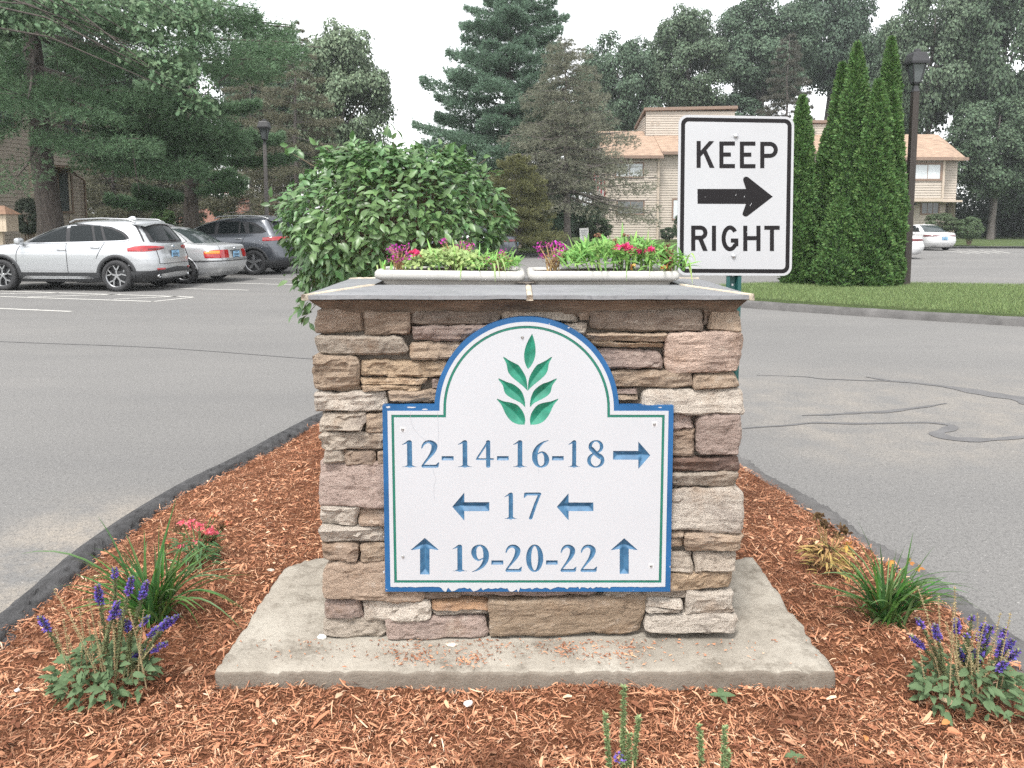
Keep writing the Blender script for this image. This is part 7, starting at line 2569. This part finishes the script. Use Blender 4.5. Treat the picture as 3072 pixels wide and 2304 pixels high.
# ------------------------------------------------------------------ purple sage clumps
SAGE_LEAF = leaf_template([(0, .03), (.10, .16), (.22, .24), (.36, .22), (.50, .25), (.64, .19), (.78, .15), (.90, .07), (1, .01)], .14, .4, .028, 5)
MAT['sage_leaf'] = foliage("sage_leaf", .7, .25, .2, .2, .01, (.105, .165, .082))
MAT['calyx'] = foliage("sage_calyx", .75, .3, .15, .35, .03, (.21, .235, .12))
MAT['calyx_pale'] = foliage("sage_calyx_pale", .75, .3, .15, .3, .03, (.42, .36, .20))
MAT['sprig'] = foliage("sprig_leaf", .7, .3, .15, .25, .02, (.27, .35, .17))
MAT['purple'] = foliage("sage_blossom", .6, .3, .2, .45, .035, (.18, .12, .46))
def spike(root, p0, p1, frac, seed, pale=False, w=.0135, bare=.22, mat=None):
    """a flower spike from p0 to p1; blossoms on the top part"""
    rng = np.random.default_rng(seed)
    p0, p1 = Vector(p0), Vector(p1)
    L = (p1 - p0).length
    pm = p0.lerp(p1, .5) + Vector((p1.x - p0.x, p1.y - p0.y, 0)) * -.12
    def pt(t): return p0 * (1 - t) ** 2 + pm * 2 * t * (1 - t) + p1 * t * t
    V, Fs = [], []
    mb = MB().tube([pt(k / 6) for k in range(7)], [.0022 - .0012 * k / 6 for k in range(7)], 5, cap=False)
    Pc, Dc, Nc, Lc = [], [], [], []
    Pb, Db, Nb, Lb = [], [], [], []
    t = bare
    while t < 1:
        q = np.array(pt(t))
        nb = 7
        for k in range(nb):
            a = rng.uniform(0, 6.28)
            d = np.array([math.cos(a), math.sin(a), rng.uniform(.2, .9)])
            Pc.append(q); Dc.append(d); Nc.append(np.array([-d[0], -d[1], 1.2])); Lc.append(w * rng.uniform(.5, 1.0))
            if t > 1 - frac and not pale:
                for _ in range(2):
                    a = rng.uniform(0, 6.28)
                    d = np.array([math.cos(a), math.sin(a), rng.uniform(-.3, .8)])
                    Pb.append(q + d * .003); Db.append(d); Nb.append(rng.normal(size=3)); Lb.append(rng.uniform(.007, .0125) * (1.1 - .5 * max(0, (t - .9) * 10)))
        t += (.0048 if not pale else .009) / L
    Vc, Fc = leaf_quads(np.array(Pc), np.array(Dc), np.array(Nc), np.array(Lc), np.array(Lc) * .55)
    n0 = len(mb.v)
    mb.add([tuple(v) for v in Vc], [tuple(f) for f in Fc])
    o = mb.build("flower_spike", mat or (MAT['calyx_pale'] if pale else MAT['calyx']), root)
    if Pb:
        Vb, Fb = leaf_quads(np.array(Pb), np.array(Db), np.array(Nb), np.array(Lb), np.array(Lb) * .6)
        link("blossom", np_mesh("blossom", Vb, Fb), MAT['purple'], o)
    return o
def sage(base, crop, spikes, pales, nleaf, R, label, seed, hz=.17):
    rng = np.random.default_rng(seed)
    r = empty("purple_sage", base, label, "sage plant", "purple sage clumps in the mulch")
    B = np.array(base)
    me = np_mesh("leaf", *SAGE_LEAF, smooth=True); me.materials.append(MAT['sage_leaf'])
    for k in range(nleaf):
        a = rng.uniform(0, 6.28)
        q = R * rng.random() ** .55
        z = hz * rng.random() * (1 - .6 * q / R)
        p = np.array([math.cos(a) * q, math.sin(a) * q * .75, z + .012])
        d = np.array([math.cos(a) + rng.normal(0, .6), math.sin(a) * .9 + rng.normal(0, .6) - .25, rng.uniform(-.3, 1.0)])
        o = bpy.data.objects.new("leaf", me); COL.objects.link(o); o.parent = r
        o.matrix_local = frame_matrix(p, d, np.array([rng.normal(0, .6), -.35 + rng.normal(0, .5), 1.0]), rng.uniform(.022, .044))
    ox, oy, sc = crop
    for k, (x, y, ln) in enumerate(spikes):
        Y = B[1] + rng.uniform(-.06, .08)
        p1 = at(ox + x / sc, oy + y / sc, Y)
        p0 = Vector(B) + Vector(((p1.x - B[0]) * .45 + rng.normal(0, .02), (p1.y - B[1]) * .6, .04))
        spike(r, p0, p1, min(.9, ln / sc / 1000 / max(.1, (p1 - p0).length)), seed * 50 + k)
    for k, (x, y) in enumerate(pales):
        Y = B[1] + rng.uniform(-.07, .05)
        p1 = at(ox + x / sc, oy + y / sc, Y)
        p0 = Vector(B) + Vector(((p1.x - B[0]) * .5 + rng.normal(0, .03), (p1.y - B[1]) * .6, .03))
        spike(r, p0, p1, 0, seed * 70 + k, True, .008, .2)
    return r
b3_ = ground(312, 2070, .08)
sage(b3_, C1, [(236, 742, 100), (588, 560, 110), (693, 452, 60), (796, 505, 110), (886, 535, 110), (708, 655, 120), (765, 765, 80), (953, 808, 70), (1015, 755, 80), (1066, 742, 85), (1012, 898, 90), (868, 955, 90), (893, 748, 50), (740, 700, 60)],
     [(325, 585), (535, 635), (660, 640), (728, 835), (622, 905), (498, 900), (440, 800), (868, 700), (565, 830), (790, 780), (380, 760), (530, 760), (480, 700), (600, 780), (690, 830), (840, 860), (930, 920), (990, 1000), (780, 700), (410, 860), (560, 900), (330, 820)], 280, .150, "left purple sage clump with upright flower spikes, before the daylily", 31)
b4_ = ground(2905, 2105, .08)
sage(b4_, C2, [(885, 755, 60), (992, 795, 95), (848, 865, 95), (1122, 762, 80), (1215, 738, 30), (1290, 785, 120), (1335, 798, 40), (1130, 935, 75), (1222, 938, 55), (1278, 948, 75), (1420, 818, 60), (1405, 885, 110), (1466, 885, 80), (1500, 950, 80), (1422, 1018, 75), (1310, 860, 80), (1180, 850, 20)],
     [(885, 560), (1012, 620), (1105, 660), (1300, 745), (1240, 830), (1060, 780), (930, 820), (1390, 720), (1450, 720), (1110, 560), (960, 900), (1050, 900), (1150, 860), (1200, 930), (1350, 900), (1440, 950), (1250, 720), (1090, 840), (1380, 1000), (900, 960), (1160, 1000)], 290, .16, "right purple sage clump with upright flower spikes at the edge of the frame", 32)
def sprig(label, spikes, seed, group):
    rng = np.random.default_rng(seed)
    pts = [at(1600 + x / 2.212, 1600 + y / 2.212, 1.86) for x, y, _ in spikes]
    cx = sum(p.x for p in pts) / len(pts)
    r = empty("sage_sprig", (cx, 1.86, .08), label, "sage sprig", group)
    for k, ((x, y, ln), p1) in enumerate(zip(spikes, pts)):
        p0 = Vector((cx + (p1.x - cx) * .7, 1.86 + rng.uniform(-.01, .02), .06))
        spike(r, p0, p1, 0.0, seed * 9 + k, False, .0145, .03, MAT['sprig'])
    if seed == 71:
        mb = MB()
        for _ in range(26):
            q = at(1600 + rng.uniform(530, 600) / 2.212, 1600 + rng.uniform(1450, 1520) / 2.212, 1.845)
            d = Vector(rng.normal(size=3)).normalized() * .009; s = Vector(rng.normal(size=3)).normalized() * .004
            mb.add([q, q + d * .5 + s, q + d, q + d * .5 - s], [(0, 1, 2, 3)])
        mb.build("blossom", MAT['purple'], r)
sprig("green sage sprig of three spent spikes at the bottom of the picture", [(475, 1195, 0), (600, 1020, 0), (700, 1225, 0), (640, 1330, 0)], 71, "green sage sprigs at the bottom edge")
sprig("smaller green sage sprig at the bottom edge right of the three spiked one", [(1100, 1272, 0), (1272, 1285, 0), (1300, 1450, 0)], 72, "green sage sprigs at the bottom edge")

# ------------------------------------------------------------------ dianthus
LANCE = leaf_template([(0, .03), (.2, .07), (.5, .085), (.8, .045), (1, .004)], .2, .5)
MAT['lance_green'] = foliage("dianthus_leaf", .6, .25, .25, .3, .02, (.075, .155, .065))
MAT['lance_dry'] = foliage("dry_leaf", .8, .3, .1, .4, .03, (.42, .30, .12))
MAT['pink'] = foliage("pink_petal", .6, .35, .2, .25, .02, (.78, .17, .23))
MAT['pale_orange'] = foliage("pale_petal", .6, .35, .2, .3, .03, (.55, .22, .12))
MAT['dry_head'] = foliage("dry_flower_head", .9, .1, .1, .5, .02, (.105, .065, .035))
def flower_head(p, n, R, L, seed):
    rng = np.random.default_rng(seed)
    C = np.array(p) + rng.normal(0, R, (n, 3)) * np.array([1, 1, .35])
    D = nrm(rng.normal(size=(n, 3)) + np.array([0, -.3, .5]))
    return leaf_quads(C, D, nrm(rng.normal(size=(n, 3)) + np.array([0, -.6, .9])), rng.uniform(.6, 1.2, n) * L, rng.uniform(.6, 1, n) * L * .9, .2)
def dianthus(base, crop, pinks, drys, nleaf, leafmat, label, seed, group):
    rng = np.random.default_rng(seed)
    r = empty("dianthus", base, label, "dianthus", group)
    B = Vector(base)
    ox, oy, sc = crop
    P, D, Nn, L = [], [], [], []
    for k in range(nleaf):
        a = rng.uniform(0, 6.28); R = .075 * rng.random() ** .5
        P.append((B.x + math.cos(a) * R, B.y + math.sin(a) * R, B.z + rng.uniform(0, .12)))
        D.append((math.cos(a) + rng.normal(0, .4), math.sin(a) + rng.normal(0, .4), rng.uniform(-.1, .8))); Nn.append((0, -.3, 1)); L.append(rng.uniform(.03, .065))
    V, Fc = stamp(LANCE, np.array(P), np.array(D), np.array(Nn), np.array(L))
    link("foliage", np_mesh("foliage", V, Fc, True), leafmat, r)
    st = MB()
    for k, (x, y, mat, sz) in enumerate([(*q, MAT['pink'], 1) if len(q) == 2 else (q[0], q[1], MAT['pale_orange'], .8) for q in pinks] + [(*q, MAT['dry_head'], 1) for q in drys]):
        p = at(ox + x / sc, oy + y / sc, B.y + rng.uniform(-.05, .05))
        V, Fc = flower_head(p, 26 if mat is not MAT['dry_head'] else 34, .009 * sz, .013 * sz if mat is not MAT['dry_head'] else .016, seed + k)
        link("flower", np_mesh("flower", V, Fc), mat, r)
        st.tube([B + Vector((rng.normal(0, .02), rng.normal(0, .02), .02)), B.lerp(p, .55) + Vector((0, 0, .02)), p], [.003, .0025, .002], 5, cap=False)
    st.build("stems", MAT['stalk'] if leafmat is MAT['lance_green'] else MAT['dry_stalk'], r)
MAT['dry_stalk'] = M("dry_stalk", (.36, .25, .11), .85, var=.25)
dianthus(ground(596, 1697, .08), C1, [(1100, 178), (1155, 172), (1160, 200), (1205, 195), (1215, 215), (1255, 235), (1278, 222), (1292, 242), (1205, 290), (1225, 282), (1280, 130, 0), (1300, 140, 0), (1020, 300, 0), (1095, 322), (1375, 180, 0), (890, 460, 0)],
         [(1075, 215), (1240, 265), (1340, 205), (1010, 320), (1290, 285)], 110, MAT['lance_green'], "pink flowering dianthus with green leaves in the mulch left of the pillar", 41, None)
dianthus(ground(2482, 1716, .08), C2, [(455, 300, 0)], [(270, 145), (290, 135), (320, 178), (335, 195), (435, 215), (450, 235), (245, 330), (255, 350), (350, 330), (300, 360), (260, 440), (370, 440), (390, 250)], 130, MAT['lance_dry'],
         "withered brown and yellow dianthus by the right kerb", 42, None)

# ------------------------------------------------------------------ plants in the planters
C3, C5 = (780, 380, 2.698), (1700, 300, 2.766)
MAT['lime'] = foliage("lime_leaf", .6, .35, .25, .3, .015, (.30, .40, .155))
MAT['bright_green'] = foliage("bright_leaf", .55, .35, .3, .35, .02, (.19, .36, .095))
MAT['magenta'] = foliage("magenta_petal", .6, .35, .2, .35, .03, (.46, .045, .33))
MAT['rust_stem'] = foliage("rusty_calyx", .8, .2, .1, .4, .03, (.22, .11, .075))
MAT['hot_pink'] = foliage("hot_pink_petal", .6, .35, .2, .2, .02, (.70, .08, .22))
ROUND = leaf_template([(0, .05), (.2, .30), (.5, .42), (.8, .30), (1, .05)], .15, .2)
def px_cloud(rng, crop, x0, x1, y0, y1, Y0, Y1, n):
    ox, oy, sc = crop
    out = []
    for _ in range(n):
        Y = rng.uniform(Y0, Y1)
        out.append(at(ox + rng.uniform(x0, x1) / sc, oy + rng.uniform(y0, y1) / sc, Y))
    return np.array(out)
def blossom_clump(label, crop, x0, x1, y0, y1, seed, petal, npet, Y=2.63, col2=None, group=None, name="flower_clump"):
    """stems with small petals on top"""
    rng = np.random.default_rng(seed)
    ox, oy, sc = crop
    b = at(ox + (x0 + x1) / 2 / sc, oy + y1 / sc, Y); b.z = 1.335
    r = empty(name, b, label, "flowers", group)
    st = MB()
    ns = 20
    tips = []
    for k in range(ns):
        p = at(ox + rng.uniform(x0, x1) / sc, oy + (y0 + (y1 - y0) * rng.random() ** 1.3 * .75) / sc, Y + rng.uniform(-.05, .06))
        tips.append(np.array(p))
        st.tube([b + Vector((rng.normal(0, .012), rng.normal(0, .012), -.02)), b.lerp(p, .5) + Vector((rng.normal(0, .006), 0, .01)), p], [.0018, .0015, .001], 4, cap=False)
    st.build("stems", MAT['dry_stalk'], r)
    tips = np.array(tips)
    k = rng.integers(0, ns, npet)
    P = tips[k] + rng.normal(0, .006, (npet, 3))
    L = rng.uniform(.006, .013, npet)
    V, Fc = leaf_quads(P, unit(rng, npet), unit(rng, npet), L, L * .7)
    link("petals", np_mesh("petals", V, Fc), petal, r)
    m = 220
    k = rng.integers(0, ns, m); t = rng.random((m, 1)) ** .7
    P = np.array(b) * (1 - t) + tips[k] * t + rng.normal(0, .005, (m, 3))
    L = rng.uniform(.005, .014, m)
    V, Fc = leaf_quads(P, nrm(unit(rng, m) + np.array([0, 0, .7])), unit(rng, m), L, L * .4)
    link("calyces", np_mesh("calyces", V, Fc), MAT['rust_stem'], r)
blossom_clump("purple flower clump at the left end of the left planter", C3, 1045, 1215, 960, 1140, 11, MAT['magenta'], 130)
blossom_clump("taller purple flower clump at the middle back of the left planter", C3, 1420, 1740, 915, 1070, 12, MAT['magenta'], 120, 2.72)
blossom_clump("faded rusty flower clump at the right end of the left planter", C3, 1800, 2075, 1000, 1180, 13, MAT['magenta'], 40)
blossom_clump("purple flower clump at the left end of the right planter", (1560, 700, 1.0), 58, 140, 32, 96, 14, MAT['magenta'], 140, 2.62)
blossom_clump("wilted reddish flower clump at the right end of the right planter", C5, 770, 925, 1250, 1380, 15, MAT['rust_stem'], 90, 2.62)
def mound(label, crop, x0, x1, y0, y1, n, mat, tmpl, Ls, seed, Y0=2.565, Y1=2.78, name="foliage_mound", cat="foliage plant", rise=.7):
    rng = np.random.default_rng(seed)
    ox, oy, sc = crop
    a = at(ox + x0 / sc, oy + y1 / sc, 2.66); b = at(ox + x1 / sc, oy + y0 / sc, 2.66)
    cx = (a.x + b.x) / 2
    r = empty(name, (cx, 2.66, 1.335), label, cat)
    t = rng.uniform(-1, 1, n); yy = rng.uniform(Y0, Y1, n)
    top = 1.340 + (b.z - 1.340) * (1 - .55 * np.abs(t) ** 2.5) * np.interp(yy, [Y0, Y0 + .03, Y1], [.25, .85, 1.0])
    z = 1.338 + (top - 1.338) * rng.random(n) ** .45
    P = np.stack([cx + t * (b.x - a.x) / 2, yy, z], 1)
    Nn = nrm(unit(rng, n) * .6 + np.array([0, -.3, .8])); D = nrm(np.cross(Nn, unit(rng, n)) + np.array([0, 0, rise]))
    V, Fc = stamp(tmpl, P, D, Nn, rng.uniform(*Ls, n))
    link("leaves", np_mesh("leaves", V, Fc, True), mat, r)
    return r
mound("lime green mound of small round leaves in the left planter", C3, 1190, 1830, 985, 1195, 900, MAT['lime'], ROUND, (.010, .020), 21, rise=.2)
mound("bright green leafy growth filling the right planter", C5, -40, 940, 1180, 1400, 900, MAT['bright_green'], LANCE, (.025, .06), 22)
mound("bright green leaves at the right end of the left planter", C3, 1720, 2090, 1060, 1195, 260, MAT['bright_green'], LANCE, (.02, .05), 23)
def grass_tuft(label, tips, crop, seed, col=(.25, .42, .12), Y=2.62, z0=1.335, x0=None):
    rnd = random.Random(seed)
    ox, oy, sc = crop
    pts = [at(ox + x / sc, oy + y / sc, Y + (-.09 if hang else rnd.uniform(-.03, .08))) for x, y, hang, w in tips]
    cx = sum(p.x for p in pts) / len(pts)
    r = empty("grass_tuft", (cx, Y, z0), label, "grass", "grass tufts in the planters")
    for p, (x, y, hang, w) in zip(pts, tips):
        p0 = Vector((p.x + (cx - p.x) * rnd.uniform(.12, .35), Y + rnd.uniform(-.03, .03), z0))
        pc = p0.lerp(p, .55) + Vector((0, 0, .09 if hang else .02))
        c = tuple(q * rnd.uniform(.8, 1.25) for q in col)
        blade_mesh(p0, pc, p, w, 8, rnd.uniform(-1, 1)).build("leaf", MAT['blade'], r, True, c)
grass_tuft("grass blades at the left end of the left planter", [(962, 1070, 0, .007), (985, 1090, 0, .006), (1005, 1120, 0, .008), (940, 1130, 0, .006), (1075, 1085, 0, .006), (1100, 1110, 0, .007), (1020, 1080, 0, .006)], C3, 51)
grass_tuft("grass blades in the middle and right of the left planter", [(1350, 900, 0, .009), (1400, 985, 0, .008), (1480, 945, 0, .008), (1555, 900, 0, .007), (1930, 990, 0, .010), (1620, 1255, 1, .008), (1905, 1270, 1, .009), (1940, 1220, 1, .008), (1870, 1040, 0, .007), (2010, 1050, 0, .006), (2060, 960, 0, .007), (1780, 940, 0, .004), (1530, 1000, 0, .008), (1600, 990, 0, .009), (1990, 1190, 1, .007)], C3, 52)
grass_tuft("grass blades rising from the right planter", [(462, 1008, 0, .014), (676, 1068, 0, .011), (300, 1105, 0, .010), (505, 1115, 0, .009), (5, 1110, 0, .010), (60, 1170, 0, .009), (835, 1205, 0, .009), (570, 1120, 0, .009), (640, 1190, 0, .009), (380, 1150, 0, .008), (740, 1250, 0, .007), (230, 1190, 0, .008), (150, 1200, 0, .008)], C5, 53)
grass_tuft("grass blades spilling over the right end of the right planter", [(1045, 1530, 1, .011), (1075, 1362, 1, .007), (1040, 1450, 1, .009), (495, 1500, 1, .008), (686, 1462, 1, .007), (960, 1340, 0, .008), (1000, 1400, 1, .009), (900, 1290, 0, .007)], C5, 54)
def petunias(label, pts, crop, mat, seed, size=.016, Y=2.60, name="pink_flower"):
    rng = np.random.default_rng(seed)
    ox, oy, sc = crop
    P0 = [at(ox + x / sc, oy + y / sc, Y) for x, y in pts]
    c = sum(P0, Vector()) / len(P0)
    r = empty(name, (c.x, Y, 1.335), label, "flowers")
    for k, p in enumerate(P0):
        V, Fc = flower_head(p, 16, size * .35, size, seed * 10 + k)
        link("flower", np_mesh("flower", V, Fc), mat, r)
        MB().tube([Vector((p.x + .01, Y + .02, 1.33)), p], [.002, .0015], 4, cap=False).build("stalk", MAT['stalk'], r)
petunias("pink blossoms in the middle of the right planter", [(415, 1235), (445, 1222), (480, 1218), (515, 1235), (540, 1250), (622, 1258), (690, 1245), (640, 1265)], C5, MAT['hot_pink'], 61)
petunias("single pink blossom in the left planter", [(1235, 1022), (1262, 1030)], C3, MAT['hot_pink'], 62)
petunias("fallen orange petals on the rim of the right planter", [(550, 1378), (812, 1393)], C5, MAT['lily_orange'], 63, .014, 2.57)
petunias("dry curled seed heads on stalks in the right planter", [(256, 1120), (243, 1135), (480, 1128), (402, 1170), (436, 1350), (835, 1212)], C5, MAT['rust_stem'], 64, .010, 2.64)

# ------------------------------------------------------------------ small things lying about
MAT['pebble'] = M("white_pebble", (.70, .68, .64), .7, var=.1, vscale=40)
MAT['pale_stone'] = M("pale_stone", (.46, .42, .35), .8, var=.2, vscale=30)
def stone_bit(name, label, u, v, z, s, mat, seed, flat=.6):
    p = ground(u, v, z)
    bm = bmesh.new()
    bmesh.ops.create_icosphere(bm, subdivisions=2, radius=1)
    S = Vector((seed, seed * 2.3, 0))
    for q in bm.verts:
        k = 1 + .35 * mnoise.noise(q.co * 1.6 + S)
        q.co = Vector((q.co.x * k * s[0], q.co.y * k * s[1], q.co.z * k * s[0] * flat))
    me = bpy.data.meshes.new(name); bm.to_mesh(me); bm.free()
    o = link(name, me, mat)
    o.location = (p.x, p.y, z + s[0] * flat * .6)
    tag(o, label, "stone")
stone_bit("pebble", "white pebble in the mulch before the middle of the slab", 1405, 2115, .085, (.014, .010), MAT['pebble'], 1)
stone_bit("stone_chip", "white stone chip on the slab by the pillar's left corner", 966, 1916, PAD['z'], (.015, .009), MAT['pebble'], 2)
stone_bit("stone_chip", "flat pale stone chip on the slab under the long bottom stone", 1355, 1937, PAD['z'], (.020, .010), MAT['pale_stone'], 3, .3)
stone_bit("pebble", "pale stone in the mulch left of the slab", 808, 1716, .085, (.020, .012), MAT['pale_stone'], 4, .45)
stone_bit("pebble", "small white pebble in the mulch at the lower left by the kerb", 52, 2073, .085, (.008, .006), MAT['pebble'], 5)
def seedling(label, u, v, n, L, mat, seed, name="seedling"):
    rng = np.random.default_rng(seed)
    p = ground(u, v, .088)
    r = empty(name, p, label, "seedling")
    for k in range(n):
        a = 6.28 * k / n + rng.uniform(-.3, .3)
        me = np_mesh("leaf", *SAGE_LEAF, smooth=True)
        o = link("leaf", me, mat, r, False)
        o.matrix_local = frame_matrix((0, 0, .008), (math.cos(a), math.sin(a), .35), (0, -.2, 1), L * rng.uniform(.8, 1.2))
seedling("grey green seedling in the mulch before the right half of the slab", 2163, 2096, 4, .036, MAT['sage_leaf'], 1)
seedling("small green seedling at the lower right corner", 2385, 2278, 4, .03, MAT['sage_leaf'], 2)
def litter(name, label, u, v, L, mat, seed, cat="fallen leaf", az=0.3):
    p = ground(u, v, .10)
    me = np_mesh(name, *leaf_template([(0, .02), (.15, .16), (.45, .26), (.75, .15), (1, .01)], .35, .35, .02, seed), smooth=True)
    o = link(name, me, mat)
    o.matrix_world = frame_matrix((p.x, p.y, .103), (math.cos(az), math.sin(az), .25), (0, -.5, 1), L)
    tag(o, label, cat)
MAT['rust_leaf'] = M("rust_leaf", (.40, .15, .07), .7, var=.25, vscale=60)
MAT['tan_leaf'] = M("tan_leaf", (.42, .31, .20), .8, var=.25, vscale=60)
litter("fallen_petal", "withered orange lily petal in the mulch before the right sage", 2825, 2176, .034, MAT['lily_orange'], 1, "fallen petal")
litter("fallen_leaf", "rusty brown fallen leaf beside the orange petal", 2840, 2192, .034, MAT['rust_leaf'], 2, az=-.6)
litter("fallen_petal", "yellow orange petal in the mulch near the bottom right", 2598, 2228, .03, MAT['lily_orange'], 3, "fallen petal", az=1.2)
litter("fallen_leaf", "pale curled dead leaf under the right sage", 2862, 2122, .05, MAT['tan_leaf'], 4, az=2.2)
litter("fallen_leaf", "dry tan leaf in the mulch before the slab's left part", 1006, 2098, .03, MAT['tan_leaf'], 5, az=.9)
litter("fallen_leaf", "dark red brown leaf beside the left sage", 500, 2050, .03, MAT['rust_leaf'], 6, az=1.5)

# ================================================================== haze: humid summer air
def haze():
    m = bpy.data.materials.new("haze")
    m.use_nodes = True
    nt = m.node_tree
    nt.nodes.clear()
    out = nt.nodes.new("ShaderNodeOutputMaterial")
    vol = nt.nodes.new("ShaderNodeVolumePrincipled")
    vol.inputs['Color'].default_value = (.90, .95, .97, 1)
    vol.inputs['Density'].default_value = HAZE
    vol.inputs['Anisotropy'].default_value = 0.2
    nt.links.new(vol.outputs[0], out.inputs['Volume'])
    o = MB().box((0, 80, 12), (340, 260, 27)).build("haze", m)
    tag(o, kind='stuff')
HAZE = .0007
haze()
